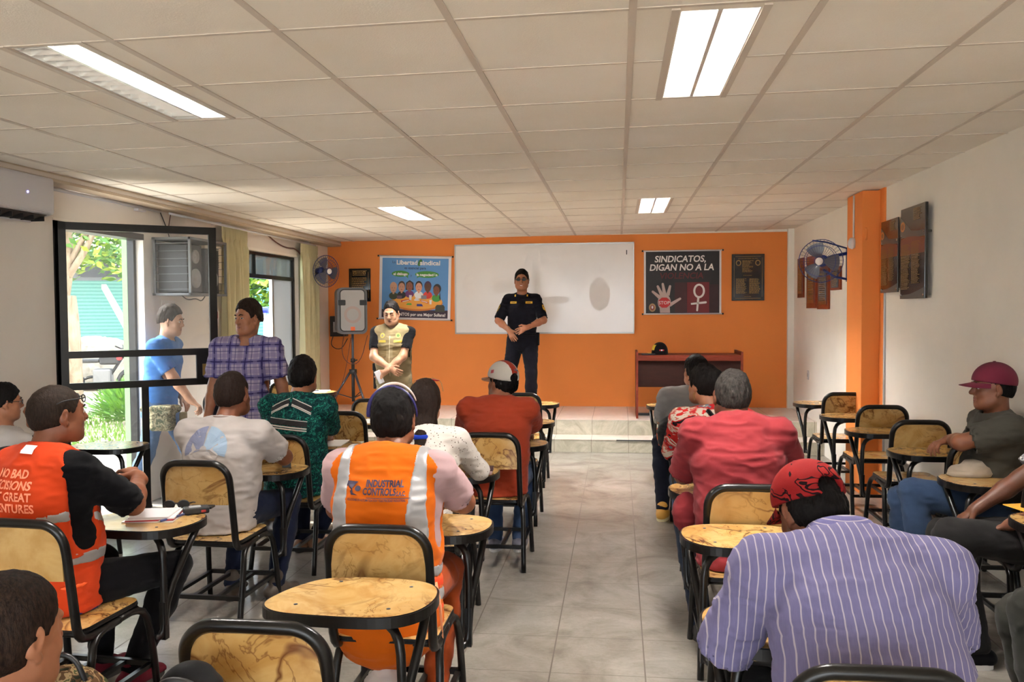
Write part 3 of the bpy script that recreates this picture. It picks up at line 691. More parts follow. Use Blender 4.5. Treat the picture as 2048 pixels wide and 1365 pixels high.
def bar(x0, y0, x1, y1, w, mat=M['grid'], dz=.004):
    dx, dy = (w/2, 0) if abs(x1-x0) < abs(y1-y0) else (0, w/2)
    q = [(x0-dx, y0-dy), (x1-dx if dx else x1, y1-dy if dy else y1), (x1+dx, y1+dy), (x0+dx, y0+dy)]
    if dx: q = [(x0-dx, y0), (x0+dx, y0), (x1+dx, y1), (x1-dx, y1)]
    else: q = [(x0, y0-dy), (x1, y1-dy), (x1, y1+dy), (x0, y0+dy)]
    lo = [(x, y, cz(x, y)-dz) for x, y in q]; hi = [(x, y, cz(x, y)+.012) for x, y in q]
    g.add(lo+hi, [(3, 2, 1, 0), (0, 1, 5, 4), (1, 2, 6, 5), (2, 3, 7, 6), (3, 0, 4, 7)], mat)
def cuts(a0, a1, holes):
    segs = [(a0, a1)]
    for h0, h1 in holes: segs = [s for q in segs for s in ((q[0], min(q[1], h0)), (max(q[0], h1), q[1])) if s[1]-s[0] > 1e-3]
    return segs
for c in range(-7, 5):
    x = GX0+c*S
    if XL < x < XR: bar(x, YF, x, YB, .026)
for r in range(-12, 15):
    y = GY0+r*S
    if YF < y < YB:
        for a, b in cuts(XL, XR, [(q[0], q[1]) for q in FIX if q[2] < y < q[3]]): bar(a, y, b, y, .014 if r % 2 else .018, dz=.003)
for q in FIX:
    for x in (q[0]-.014, q[1]+.014): bar(x, q[2]-.03, x, q[3]+.03, .028, dz=.005)
g.build('ceiling_grid', ceiling)
def dropped(x0, x1, y0, y1, gx):        # a panel hanging slightly out of its seat
    m = MB(); v = [(x0, y0, cz(x0, y0)+.004), (x1, y0, cz(x1, y0)+.004), (x1, y1, cz(x1, y1)-gx), (x0, y1, cz(x0, y1)+.002)]
    m.add(v+[(x, y, z+.012) for x, y, z in v], [(3, 2, 1, 0), (4, 5, 6, 7), (0, 1, 5, 4), (1, 2, 6, 5), (2, 3, 7, 6), (3, 0, 4, 7)], M['ceil']); m.build('sagging_panel', ceiling)
dropped(.68, 1.25, 8.33, 8.90, .02)

# light fittings
def fixture(q, lit, label):
    x0, x1, y0, y1 = q; cx, cy = (x0+x1)/2, (y0+y1)/2; z = cz(cx, cy)
    t = thing('ceiling_light', label, 'ceiling light', (cx, cy, z), group='recessed fluorescent ceiling lights'); w, l = (x1-x0)/2, (y1-y0)/2
    m = MB(); m.box(-w, w, -l, l, .085, .095, M['reflector'])
    for a in (-1, 1): m.box(a*w, a*(w-.006), -l, l, 0, .09, M['reflector']); m.box(-w, w, a*l, a*(l-.006), 0, .09, M['reflector'])
    m.box(-.008, .008, -l, l, .0, .085, M['reflector']); m.build('housing', t)
    for k, a in enumerate((-1, 1)):
        m = MB(); m.cyl((a*w*.52, -l+.03, .055), (a*w*.52, l-.03, .055), .0145, M['tubefar' if y0 > 6 else 'tube'] if lit[k] else M['tubeoff'], 12); m.build('tube', t)
        m = MB(); n = 16
        for i in range(n):
            y = -l+.04+(2*l-.08)*i/(n-1); xa, xb = sorted((a*.010, a*(w-.006)))
            m.add([(xa, y-.011, .040), (xb, y-.011, .040), (xb, y, .004), (xa, y, .004), (xa, y+.011, .040), (xb, y+.011, .040)], [(0, 1, 2, 3), (3, 2, 5, 4)], M['louvre'])
        m.build('louvre', t)
    return t
fixture(FIX[0], (1, 1), 'large bright recessed ceiling light nearest the camera, both tubes lit, right of the centre')
fixture(FIX[1], (0, 1), 'long recessed ceiling light at upper left with only one of its two tubes lit')
fixture(FIX[2], (1, 1), 'small far recessed ceiling light above the right end of the whiteboard')
fixture(FIX[3], (1, 1), 'small far recessed ceiling light above the blue banner and loudspeaker')
fixture(FIX[4], (1, 1), 'recessed ceiling light behind the camera on the right')
fixture(FIX[5], (1, 1), 'recessed ceiling light behind the camera on the left')

# walls
H = 2.75
m = MB(); m.box(XL-.2, XR+.2, YB, YB+.2, -.1, H, M['white']); struct('wall_back', m)
m = MB(); m.box(XL+.002, 2.175, YB-.006, YB, 0, cz(-1, YB)+.0, M['orange']); struct('trim_1', m)
m = MB(); m.box(2.175, XR, YB-.07, YB, PZ, 2.66, M['white']); struct('trim_2', m)
m = MB(); m.box(XR, XR+.2, YF-.2, YB+.2, -.1, H, M['white']); struct('wall_right', m)
m = MB(); m.box(2.235, XR, 7.50, 8.16, 0, 2.64, M['orange']); m.box(2.09, XR, 7.62, 8.10, 0, 2.63, M['orange']); struct('trim_3', m)
m = MB()       # unseen wall behind the camera, with window openings added to let daylight in
for a, b, c, d in ((XL-.2, XR+.2, -.1, .12), (XL-.2, XR+.2, 2.52, H), (XL-.2, -3.5, .12, 2.52), (1.8, XR+.2, .12, 2.52), (-.95, -.75, .12, 2.52)): m.box(a, b, YF-.2, YF, c, d, M['white'])
struct('wall_front', m)
m = MB()
for x in (-3.5, -2.25, -.98, -.75, .5, 1.77): m.box(x, x+.03, YF-.12, YF-.08, .12, 2.52, M['black'])
m.box(-3.5, 1.8, YF-.12, YF-.08, 2.0, 2.04, M['black']); struct('added_window', m)  # frames of the added windows behind the camera
m = MB(); m.box(-14, 12, -22, YF-.2, -.22, -.12, mat_paint('added bounce concrete', (214, 208, 196))); struct('added_bounce_paving', m)  # unseen pale paving, added to bounce sunlight up through those windows
DY0, DY1, DZ = 5.575, 6.72, 2.285; WY0, WY1, WZ0, WZ1 = 8.30, 10.22, .72, 2.30
m = MB(); x0, x1 = XL-.12, XL
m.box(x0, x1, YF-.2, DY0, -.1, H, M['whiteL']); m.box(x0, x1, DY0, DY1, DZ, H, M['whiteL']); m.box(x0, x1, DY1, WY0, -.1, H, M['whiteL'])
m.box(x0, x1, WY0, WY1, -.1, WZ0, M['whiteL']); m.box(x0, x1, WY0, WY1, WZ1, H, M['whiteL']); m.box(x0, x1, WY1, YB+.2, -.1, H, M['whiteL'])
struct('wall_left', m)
m = MB(); m.box(XL, XL+.19, YF, YB-.01, 2.515, 2.60, mat_paint('shaded ledge paint', (196, 178, 154), .3)); m.box(XL+.19, XL+.20, YF, YB-.01, 2.535, 2.56, M['grid']); struct('trim_4', m)  # mottled ledge paint, darkened to hold the shade beneath the ceiling
# roof and outer skin so that daylight enters only through the openings
m = MB(); m.box(XL-.4, XR+.3, YF-.3, YB+.3, H, H+.1, M['white']); struct('roof', m)

# platform with two steps
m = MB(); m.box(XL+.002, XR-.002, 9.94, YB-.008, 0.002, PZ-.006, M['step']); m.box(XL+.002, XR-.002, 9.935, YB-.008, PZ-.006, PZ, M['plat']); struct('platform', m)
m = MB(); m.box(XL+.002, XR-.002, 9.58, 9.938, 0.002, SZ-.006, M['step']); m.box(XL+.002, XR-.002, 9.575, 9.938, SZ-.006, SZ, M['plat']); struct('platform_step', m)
m = MB(); m.box(-.02, .62, 9.566, 9.574, SZ-.011, SZ+.001, M['dark']); tag(m.build('edge_strip'), 'thin black strip along the edge of the lower step below the desk', 'strip')

# door frame, open door leaf
m = MB()
m.box(XL-.08, XL+.012, DY0, DY0+.05, 0, DZ, M['black']); m.box(XL-.125, XL-.065, DY1-.035, DY1, 0, DZ, M['black'])
m.box(XL-.125, XL+.012, DY0, DY1, DZ-.05, DZ, M['black']); struct('door_1', m)
m = MB(); m.box(XL, XL+.004, DY1, DY1+.02, 0, DZ+.01, M['white']); m.box(XL-.10, XL+.004, DY0-.0, DY1, DZ, DZ+.02, M['white']); struct('trim_6', m)
LA = math.atan2(6.235-5.60, -3.095+3.965)
leaf = bpy.data.objects.new('door_2', None); COL.objects.link(leaf); leaf.location = (XL+.02, 5.60, 0); leaf.rotation_euler = (0, 0, LA); leaf['kind'] = 'structure'
W = 1.078; LZ = 2.275
def zz(px): return 1.62-(px-620.5)*6.0/1689   # heights of the rails read off the leaf at its mean distance
m = MB(); T = .02
m.box(0, .05, -T, T, .03, LZ, M['black']); m.box(W-.055, W, -T, T, .03, LZ, M['black'])
m.box(0, W, -T, T, LZ-.055, LZ, M['black']); m.box(0, W, -T, T, .03, .12, M['black'])
m.box(.05, W-.05, -T, T, 1.295, 1.345, M['black']); m.box(.05, W-.05, -T, T, 1.065, 1.115, M['black']); m.box(.525, .575, -T, T, .12, 1.065, M['black'])
m.box(W-.16, W-.05, -T, T, 1.065, 1.33, M['black']); m.build('leaf_frame', leaf)
for nm, (a, b, c, d) in dict(u=(.05, W-.055, 1.345, LZ-.055), m=(.05, W-.16, 1.115, 1.295), l=(.05, .525, .12, 1.065), r=(.575, W-.055, .12, 1.065)).items():
    p = MB(); p.box(a, b, -.003, .003, c, d, M['glass']); p.build('glass_pane', leaf)
m = MB(); m.box(W-.118, W+.004, -T-.008, -T, 1.135, 1.225, M['brass']); m.M = Matrix.Translation((W-.055, -T-.008, 1.18)) @ Matrix.Rotation(PI/2, 4, 'X'); m.lathe([(0, .03), (.012, .03), (.016, .024), (.016, .014), (.022, .010), (.026, 0)], M['brass'], 16); m.build('door_lock', leaf)
# window frame and panes
m = MB(); k = M['black']; xw0, xw1 = XL-.10, XL-.05
m.box(xw0, xw1, WY0, WY1, WZ0, WZ0+.04, k); m.box(xw0, xw1, WY0, WY1, WZ1-.03, WZ1, k); m.box(xw0, xw1, WY0, WY0+.04, WZ0, WZ1, k); m.box(xw0, xw1, WY1-.04, WY1, WZ0, WZ1, k)
m.box(xw0, xw1, WY0, WY1, 2.005, 2.05, k); m.box(xw0, xw1, 9.05, 9.075, 2.05, WZ1, k); win = struct('window_1', m)
for a, b, c, d, mt in ((WY0, 9.06, 2.05, WZ1, 'wglass'), (9.07, WY1, 2.05, WZ1, 'wglass'), (9.55, WY1, WZ0, 2.01, 'dglass')):
    p = MB(); p.box(xw0+.02, xw0+.026, a+.01, b-.01, c, d, M[mt]); p.build('window_pane', win)
p = MB(); p.box(xw0+.012, xw1, 9.52, 9.57, WZ0+.03, 2.01, M['alu']); p.build('sash_rail', win)
m = MB(); m.box(XL-.04, XL+.012, WY0-.02, WY1+.02, WZ0-.05, WZ0, M['white']); m.build('window_sill', win)
m = MB(); m.box(XL-.03, XL+.006, WY0-.02, WY1+.02, WZ1, WZ1+.03, M['white']); m.build('window_head', win)

# curtains on a rod
def curtain(y0, y1, top, label, seed, xin=.07, flare=.05):
    n = 80; mz = 24; vs = []
    for j in range(mz+1):
        t = j/mz; z = top-(top-.06)*t
        for i in range(n+1):
            u = i/n; y = (y0+y1)/2+(u-.5)*(y1-y0)*(1+flare*t*1.5); amp = .030+.02*t
            x = XL+xin+amp*math.sin(u*2*PI*5.5+seed+.6*math.sin(t*3+seed))+.012*math.sin(u*23+t*4)
            if t < .06: x = XL+xin+.016*math.sin(u*2*PI*16)
            vs.append((x, y, z))
    K = len(vs); vs += [(x+.004, y, z) for x, y, z in vs]
    q = [(j*(n+1)+i, j*(n+1)+i+1, (j+1)*(n+1)+i+1, (j+1)*(n+1)+i) for j in range(mz) for i in range(n)]
    m = MB(); m.add(vs, q+[tuple(K+k for k in f)[::-1] for f in q], M['curtain'], True); o = m.build('curtain'); tag(o, label, 'curtain', 'cream curtains on the left wall')
curtain(8.02, 8.60, 2.475, 'cream curtain gathered left of the window, behind the man in the plaid shirt', 1.0)
curtain(10.13, 10.72, 2.475, 'cream curtain gathered right of the window, next to the wall fan', 2.6)
m = MB(); m.tube([(XL+.09, 7.0, 2.49), (XL+.09, 10.6, 2.482)], .011, M['ltgrey'], 10)
for y in (7.95, 10.35): m.box(XL, XL+.10, y-.01, y+.01, 2.485, 2.51, M['ltgrey'])
tag(m.build('curtain_rod'), 'thin white curtain rod under the ceiling ledge carrying the cream curtains', 'curtain rod')
m = MB(); m.tube([(XL+.03, 4.9, 2.50), (XL+.03, 6.95, 2.505)], .014, M['ltgrey'], 8); m.box(XL, XL+.04, 6.6, 6.72, 2.47, 2.49, M['ltgrey']); tag(m.build('conduit'), 'white conduit running above the doorway just below the ledge', 'conduit')
m = MB(); m.tube([(XL+.02, 9.25, 2.50), (XL+.02, 9.5, 2.43), (XL+.02, 9.8, 2.39), (XL+.02, 10.15, 2.41), (XL+.02, 10.5, 2.2), (XL+.02, 10.62, 1.9), (XL+.02, 10.66, 1.1), (XL+.02, 10.64, .5)], .009, plain('brown cable', (92, 48, 38), .5), 6, sub=2); tag(m.build('wall_cable'), 'brown cable sagging above the window and down beside the right curtain', 'cable')
m = MB(); m.tube([(XL+.012, 6.98, 2.51), (XL+.02, 7.08, 2.36), (XL+.02, 7.12, 2.28)], .004, M['dark'], 6); m.tube([(XL+.012, 7.16, 2.51), (XL+.02, 7.10, 2.36)], .004, plain('brown cable', (92, 48, 38)), 6); tag(m.build('hanging_cord'), 'dark cords hanging from the ledge above the caged speaker', 'cord')

# air conditioner, window air conditioner, speaker cage, paper, switches
t = thing('air_conditioner', 'white split air conditioner unit high on the left wall, cut by the photo edge', 'air conditioner', (XL, 4.86, 2.39))
m = MB(); m.box(.002, .20, -.47, .47, -.10, .145, M['ltgrey']); m.build('housing', t, bevel=.022, seg=3)
m = MB(); m.add([(.02, -.455, -.15), (.02, .455, -.15), (.195, .455, -.098), (.195, -.455, -.098), (.02, -.455, -.09), (.02, .455, -.09), (.18, .455, -.08), (.18, -.455, -.08)], [(3, 2, 1, 0), (4, 5, 6, 7), (0, 1, 5, 4), (1, 2, 6, 5), (2, 3, 7, 6), (3, 0, 4, 7)], M['ltgrey']); m.build('air_outlet_tray', t)
m = MB(); m.add([(.06, -.42, -.145), (.06, .42, -.145), (.175, .42, -.108), (.175, -.42, -.108)], [(3, 2, 1, 0)], plain('outlet dark', (52, 40, 34), .7)); 
for k in range(9): y = -.4+.1*k; m.box(.07, .165, y-.003, y+.003, -.15, -.118, M['dark'])
m.build('outlet_louvre', t)
m = MB(); m.M = Matrix.Translation((.202, .20, .02)) @ Matrix.Rotation(PI/2, 4, 'Y'); m.lathe([(0, .002), (.006, .002), (.007, -.002)], M['led'], 12); m.build('indicator_light', t)
t = thing('window_air_conditioner', 'beige grilled air conditioner set in the left wall beside the caged speaker', 'air conditioner', (XL, 7.78, 2.08))
m = MB(); m.box(.002, .10, -.17, .17, -.18, .19, plain('beige plastic', (206, 196, 178), .5)); m.build('housing', t, bevel=.01)
m = MB()
for k in range(11): z = -.02+.017*k; m.box(.1, .104, -.06, .10, z, z+.009, M['dark'])
m.box(.1, .104, 0, .05, -.12, -.09, M['dark']); m.build('grille', t)
t = thing('speaker_cage', 'grey metal shelf cage holding speakers, seen through the door glass', 'speaker cage', (XL, 7.18, 2.02))
m = MB(); gm = plain('cage grey metal', (104, 106, 108), .5)
m.box(.01, .36, -.34, .34, .23, .25, gm); m.box(.01, .36, -.34, .34, -.25, -.23, gm)
for y in (-.33, .33):
    for x in (.02, .34): m.box(x, x+.02, y-.01, y+.01, -.25, .25, gm)
for k in range(9):
    y = -.30+.075*k
for y in (-.33, .33):
    for k in range(7): z = -.2+.066*k; m.box(.02, .35, y-.002, y+.002, z, z+.004, gm)
m.build('cage_frame', t)
for y, h in ((-.15, .21), (.17, .20)):
    m = MB(); m.box(.03, .30, y-.13, y+.13, -.225, -.225+2*h, M['dark']); s = m.build('speaker_box', t, bevel=.008)
    m = MB()
    for z, r in ((-.10, .085), (.09, .06)):
        m.M = Matrix.Translation((.301, y, z)) @ Matrix.Rotation(PI/2, 4, 'Y'); m.lathe([(r, 0), (r, .012), (r*.86, .012), (r*.8, 0), (r*.3, -.0), (0, .012)], M['speakgrey'] if z > 0 else M['grey'], 24)
    m.build('cone', s)
m = MB(); m.tube([(.2, -.2, -.25), (.2, -.1, -.29), (.2, .05, -.27), (.2, .15, -.30), (.2, .22, -.25)], .005, M['dark'], 6, sub=2); m.build('cable', t)
m = MB(); m.box(XL, XL+.002, 7.0, 7.22, 1.56, 1.73, M['paper']); tag(m.build('wall_paper_sheet'), 'white paper sheet taped to the left wall below the caged speaker', 'paper sheet')
t = thing('wall_clock_box', 'small white house shaped box on the wall edge beside the left curtain', 'box', (XL, 7.92, 1.58))
m = MB(); m.M = Matrix.Rotation(PI/2, 4, 'Y') @ Matrix.Rotation(PI/2, 4, 'Z'); m.slab([(-.05, -.08), (.05, -.08), (.06, .05), (0, .10), (-.06, .05)], .001, .05, M['ltgrey']); m.build('case', t)
m = MB(); m.box(.05, .054, -.02, .02, -.02, .05, plain('dull red', (150, 60, 60))); m.build('screen', t)
m = MB(); m.box(XL, XL+.01, 5.50, 5.54, 1.03, 1.11, M['ltgrey']); m.tube([(XL+.02, 5.52, 1.10), (XL+.03, 5.52, 1.05), (XL+.02, 5.52, .98)], .006, M['ltgrey'], 8); tag(m.build('door_hook'), 'small white wall hook beside the door hinge', 'hook')
t = thing('power_outlet', 'small white power outlet low on the right wall near the platform', 'power outlet', (XR, 10.39, .83)); m = MB(); m.box(-.012, -.001, -.035, .035, -.055, .055, M['ltgrey']); m.build('face_plate', t, bevel=.004)
m = MB(); m.box(-.014, -.011, -.012, .012, -.02, .02, M['grey']); m.build('socket', t)
t = thing('pull_switch_lamp_holder', 'white round fitting hanging on a conduit on the orange pillar', 'lamp holder', (2.09, 7.86, 0))
m = MB(); m.tube([(-.008, .0, 2.62), (-.008, 0, 2.25)], .008, M['ltgrey'], 8); m.build('conduit', t)
m = MB(); m.M = Matrix.Translation((-.02, 0, 2.19)); m.lathe([(0, .06), (.02, .055), (.035, .03), (.038, 0), (.03, -.03), (0, -.045)], M['ltgrey'], 20); m.build('holder', t)
m = MB(); m.M = Matrix.Translation((2.12, 7.615, 2.26)); m.tube([(0, 0, .05), (0, -.012, .03), (0, -.012, -.03), (0, 0, -.05)], .009, M['orange'], 8); tag(m.build('pillar_bracket'), 'small orange painted bracket on the front face of the pillar', 'bracket')
m = MB(); m.tube([(XR-.010, 7.49, 2.32), (XR-.010, 7.49, .02)], .009, M['ltgrey'], 8); tag(m.build('wall_conduit'), 'thin white conduit running down the wall beside the orange pillar', 'conduit')

# whiteboard, banners, plaques on the orange wall
B0 = YB-.008
t = thing('whiteboard', 'large white magnetic board with aluminium frame on the orange wall', 'whiteboard', (-.99, B0, 1.91))
m = MB(); m.box(-1.19, 1.19, -.02, -.002, -.59, .59, M['board']); m.build('board_surface', t)
for nm, (a, b, c, d) in dict(t=(-1.205, 1.205, .585, .605), b=(-1.205, 1.205, -.605, -.585), l=(-1.205, -1.19, -.6, .6), r=(1.19, 1.205, -.6, .6)).items():
    m = MB(); m.box(a, b, -.028, -.001, c, d, M['alu']); m.build('frame_rail', t)
m = MB(); m.box(-.35, .35, -.05, -.02, -.602, -.594, M['alu']); m.build('pen_tray', t)
m = MB(); m.box(1.10, 1.112, -.023, -.02, .44, .50, M['dark']); m.build('ink_mark', t)
m = MB(); m.M = Matrix.Translation((0, -.0212, 0)); smg = mat_blotch('smudge', [(0, (234, 228, 224)), (.3, (227, 220, 216)), (.7, (233, 227, 223))], 3, 1, .2, const=False)
for x, z, a, b in ((-.55, .05, .16, .10), (.2, -.15, .15, .05), (.75, -.08, .14, .22), (-1.0, .05, .1, .16)): m.disc((x, z), a, b, smg, 24); m.build('smudge', t); m = MB(); m.M = Matrix.Translation((0, -.0212, 0))

def line(t, y, *a, **k):
    q = MB(); q.M = Matrix.Translation((0, y, 0)); put_text(q, *a, **k); q.build('lettering', t)
def rods(t, w, h0, h1):
    for z in (h0, h1):
        m = MB(); m.cyl((-w/2-.012, -.012, z), (w/2+.012, -.012, z), .008, M['ltgrey'], 8); r = m.build('banner_rod', t)
        for s in (-1, 1): m = MB(); m.cyl((s*(w/2+.008), -.012, z), (s*(w/2+.028), -.012, z), .012, M['dark'], 8); m.build('rod_cap', r)
P = lambda n, *c: plain('print '+n, c, .55)
t = thing('banner', 'blue cartoon banner about union freedom and dialogue, left of the whiteboard', 'banner', (-2.752, B0, 1.938)); t.rotation_euler = (0, .030, 0)
w, h = 1.0, .862
m = MB(); m.box(-w/2, w/2, -.006, -.003, -h/2, h/2, P('white', 226, 220, 222)); m.build('banner_cloth', t); rods(t, w, h/2, -h/2)
m = MB(); m.M = Matrix.Translation((0, -.0065, 0)); bl = P('sky blue', 92, 146, 204)
m.poly([(-.462, -.30), (.462, -.30), (.462, .405), (-.462, .405)], bl); m.poly([(-.462, -.41), (.462, -.41), (.462, -.30), (-.462, -.30)], P('aubergine', 52, 34, 52)); m.build('printed_ground', t)
m = MB(); m.M = Matrix.Translation((0, -.0075, 0)); gr = P('green', 70, 142, 52)
m.disc((-.205, .19), .122, .042, gr); m.poly([(-.14, .17), (-.10, .165), (-.098, .13)], gr); m.disc((.165, .185), .165, .046, gr); m.poly([(.04, .17), (.07, .16), (.02, .13)], gr)
m.disc((.065, .345), .026, .05, P('leaf green', 60, 110, 44), rot=-.4)
tb = P('table orange', 232, 160, 62); m.disc((.03, -.20), .36, .115, P('table side', 206, 118, 40), 40, z=.0002); m.disc((.03, -.185), .355, .105, tb, 40)
m.build('printed_shapes', t)
m = MB(); m.M = Matrix.Translation((0, -.0082, 0))
sk = [(196, 150, 122), (196, 140, 112), (142, 82, 58), (214, 150, 122), (92, 56, 38), (128, 72, 48)]; hr = [(196, 150, 122), (74, 56, 44), (44, 34, 32), (48, 34, 28), (70, 40, 74), (34, 30, 34)]; bd = [(60, 70, 50), (40, 38, 46), (110, 50, 110), (232, 232, 232), (206, 52, 40), (70, 150, 60)]
for i, (x, z) in enumerate(((-.30, .0), (-.185, .015), (-.075, .03), (.055, .02), (.18, .02), (.30, -.02))):
    m.disc((x, z-.115), .062, .05, P('suit %d' % i, *bd[i]), 20, z=.0006)
    if i == 2: m.poly([(x-.055, z-.06), (x+.06, z-.06), (x+.055, z+.04), (x, z+.075), (x-.05, z+.04)], P('hair %d' % i, *hr[i]), z=.0004)
    elif i == 5: m.disc((x+.01, z+.015), .055, .065, P('hair %d' % i, *hr[i]), z=.0004); m.poly([(x+.05, z), (x+.062, z-.16), (x+.04, z-.11)], P('hair %d' % i, *hr[i]), z=.0004)
    else: m.disc((x, z+.012), .050, .064, P('hair %d' % i, *hr[i]), z=.0004)
    m.disc((x, z-.012), .044, .062, P('face %d' % i, *sk[i]), 24, z=0); m.poly([(x-.012, z-.09), (x+.012, z-.09), (x+.010, z-.06), (x-.010, z-.06)], P('face %d' % i, *sk[i]), z=.0002)
    for s in (-1, 1): m.disc((x+s*.016, z-.005), .005, .004, P('pupil', 60, 42, 38), 8, z=-.0004)
    m.disc((x, z-.042), .012, .003, P('mouth', 120, 50, 46), 10, z=-.0004)
m.build('printed_figures', t)
m = MB(); m.M = Matrix.Translation((0, -.0090, 0)); rd = P('red', 196, 42, 34); wh = P('cup white', 226, 222, 220)
m.poly([(-.19, -.20), (-.06, -.175), (-.06, -.155), (-.19, -.175)], rd); m.poly([(-.17, -.196), (-.08, -.176), (-.08, -.166), (-.17, -.184)], wh, -.0004); m.poly([(.08, -.16), (.19, -.19), (.19, -.21), (.09, -.185)], rd); m.poly([(.09, -.168), (.18, -.192), (.18, -.202), (.095, -.18)], wh, -.0004)
m.poly([(-.075, -.17), (-.045, -.17), (-.04, -.10), (-.08, -.10)], wh); m.disc((.03, -.165), .04, .012, wh); m.poly([(.005, -.16), (.055, -.16), (.05, -.135), (.01, -.135)], wh); m.poly([(.09, -.15), (.165, -.15), (.165, -.10), (.09, -.10)], P('laptop grey', 136, 130, 140))
m.poly([(.21, -.22), (.235, -.22), (.24, -.16), (.205, -.16)], wh); m.poly([(-.12, -.235), (-.04, -.235), (-.045, -.21), (-.10, -.21)], P('note green', 104, 176, 64)); m.poly([(.03, -.25), (.12, -.25), (.10, -.218), (.03, -.218)], P('note blue', 54, 56, 140))
m.poly([(.29, -.32), (.42, -.32), (.42, -.25), (.40, -.225), (.31, -.225), (.29, -.25)], P('chair olive', 60, 62, 50)); m.poly([(-.25, -.155), (-.18, -.155), (-.18, -.11), (-.25, -.11)], P('laptop mauve', 110, 84, 100)); m.build('printed_objects', t)
m = MB(); m.M = Matrix.Translation((0, -.0098, 0)); W_ = M['txtwhite']; D_ = P('navy text', 44, 52, 92)
line(t, -.0098, 'La', -.30, .352, .036, D_); line(t, -.0098, 'Libertad', -.115, .348, .062, W_, .29, .012); line(t, -.0098, 'sindical', .205, .345, .062, W_, .28, .012)
line(t, -.0098, 'es esencial para', .0, .272, .034, D_, .30, .004); line(t, -.0098, 'el diálogo', -.205, .188, .034, W_, .20, .01); line(t, -.0098, 'y', -.055, .172, .03, D_); line(t, -.0098, 'la negociación', .165, .183, .034, W_, .29, .01)
line(t, -.0098, 'JUNTOS por una Mejor Sullana!', .08, -.362, .042, W_, .70, .006)


t = thing('banner', 'black and red banner with a stop hand and female sign, right of the whiteboard', 'banner', (.842, B0, 1.976)); w, h = 1.0, .832
m = MB(); m.box(-w/2, w/2, -.006, -.003, -h/2, h/2, P('white', 226, 220, 222)); m.build('banner_cloth', t); rods(t, w, h/2, -h/2)
m = MB(); m.M = Matrix.Translation((0, -.0065, 0)); bk = P('black', 30, 24, 26)
m.poly([(-.475, -.405), (.475, -.405), (.475, .405), (-.475, .405)], bk); m.poly([(-.10, -.40), (.06, -.40), (.06, 0), (-.10, 0)], P('dark red', 62, 18, 22), -.0003); m.poly([(.06, -.40), (.345, -.40), (.345, 0), (.06, 0)], P('deep red', 112, 18, 26), -.0003); m.poly([(.345, -.40), (.465, -.40), (.465, -.03), (.345, -.03)], P('dark red 2', 52, 18, 22), -.0003); m.build('printed_ground', t)
m = MB(); m.M = Matrix.Translation((0, -.0080, 0))
line(t, -.0080, 'SINDICATOS,', -.03, .31, .085, W_, .66, .012, .15); line(t, -.0080, 'DIGAN NO A LA', -.01, .20, .085, W_, .83, .012, .15); line(t, -.0080, 'VIOLENCIA', -.01, .09, .080, P('violence red', 92, 20, 22), .56, .010, .15)

m = MB(); m.M = Matrix.Translation((0, -.0080, 0)); fl = P('hand pale', 196, 170, 162)
def stroke(pts, r0, r1, mat, z):
    for a, b in zip(pts[:-1], pts[1:]):
        d = Vector((b[0]-a[0], b[1]-a[1])).normalized(); n = Vector((-d.y, d.x)); m.poly([(a[0]-n.x*r0, a[1]-n.y*r0), (b[0]-n.x*r1, b[1]-n.y*r1), (b[0]+n.x*r1, b[1]+n.y*r1), (a[0]+n.x*r0, a[1]+n.y*r0)], mat, z)
        m.disc(b, r1, r1, mat, 12, z-.0001)
m.disc((-.235, -.26), .085, .11, fl, 28); m.poly([(-.29, -.40), (-.16, -.40), (-.165, -.28), (-.30, -.28)], fl, -.0001)
for a, b in (((-.29, -.20), (-.385, -.12)), ((-.265, -.17), (-.32, -.05)), ((-.23, -.16), (-.255, -.02)), ((-.19, -.17), (-.16, -.05)), ((-.17, -.30), (-.03, -.215))): stroke([a, b], .024, .015, fl, -.0002)
m.build('printed_hand', t)
m = MB(); m.M = Matrix.Translation((0, -.0090, 0)); a8 = [(math.cos(PI/8+k*PI/4)*.082-.235, math.sin(PI/8+k*PI/4)*.072-.265) for k in range(8)]; m.poly(a8, P('stop red', 190, 24, 30)); put_text(m, 'STOP', -.235, -.265, .045, W_, .145, .004, 0, -.0004); m.build('stop_sign', t)
m = MB(); m.M = Matrix.Translation((0, -.0082, 0))
ring = [(.215+.062*math.cos(a), -.115+.082*math.sin(a)) for a in [2*PI*k/20 for k in range(21)]]; stroke(ring, .013, .013, W_, 0); stroke([(.205, -.20), (.19, -.37)], .014, .012, W_, 0); stroke([(.11, -.285), (.30, -.265)], .012, .014, W_, 0); m.build('female_sign', t)
m = MB(); m.M = Matrix.Translation((0, -.0082, 0)); m.disc((-.39, -.33), .045, .055, P('crest gold', 176, 140, 96)); m.disc((-.39, -.33), .028, .036, P('crest red', 140, 60, 56), z=-.0005); m.disc((-.39, -.325), .012, .02, W_, z=-.001); m.build('crest', t)

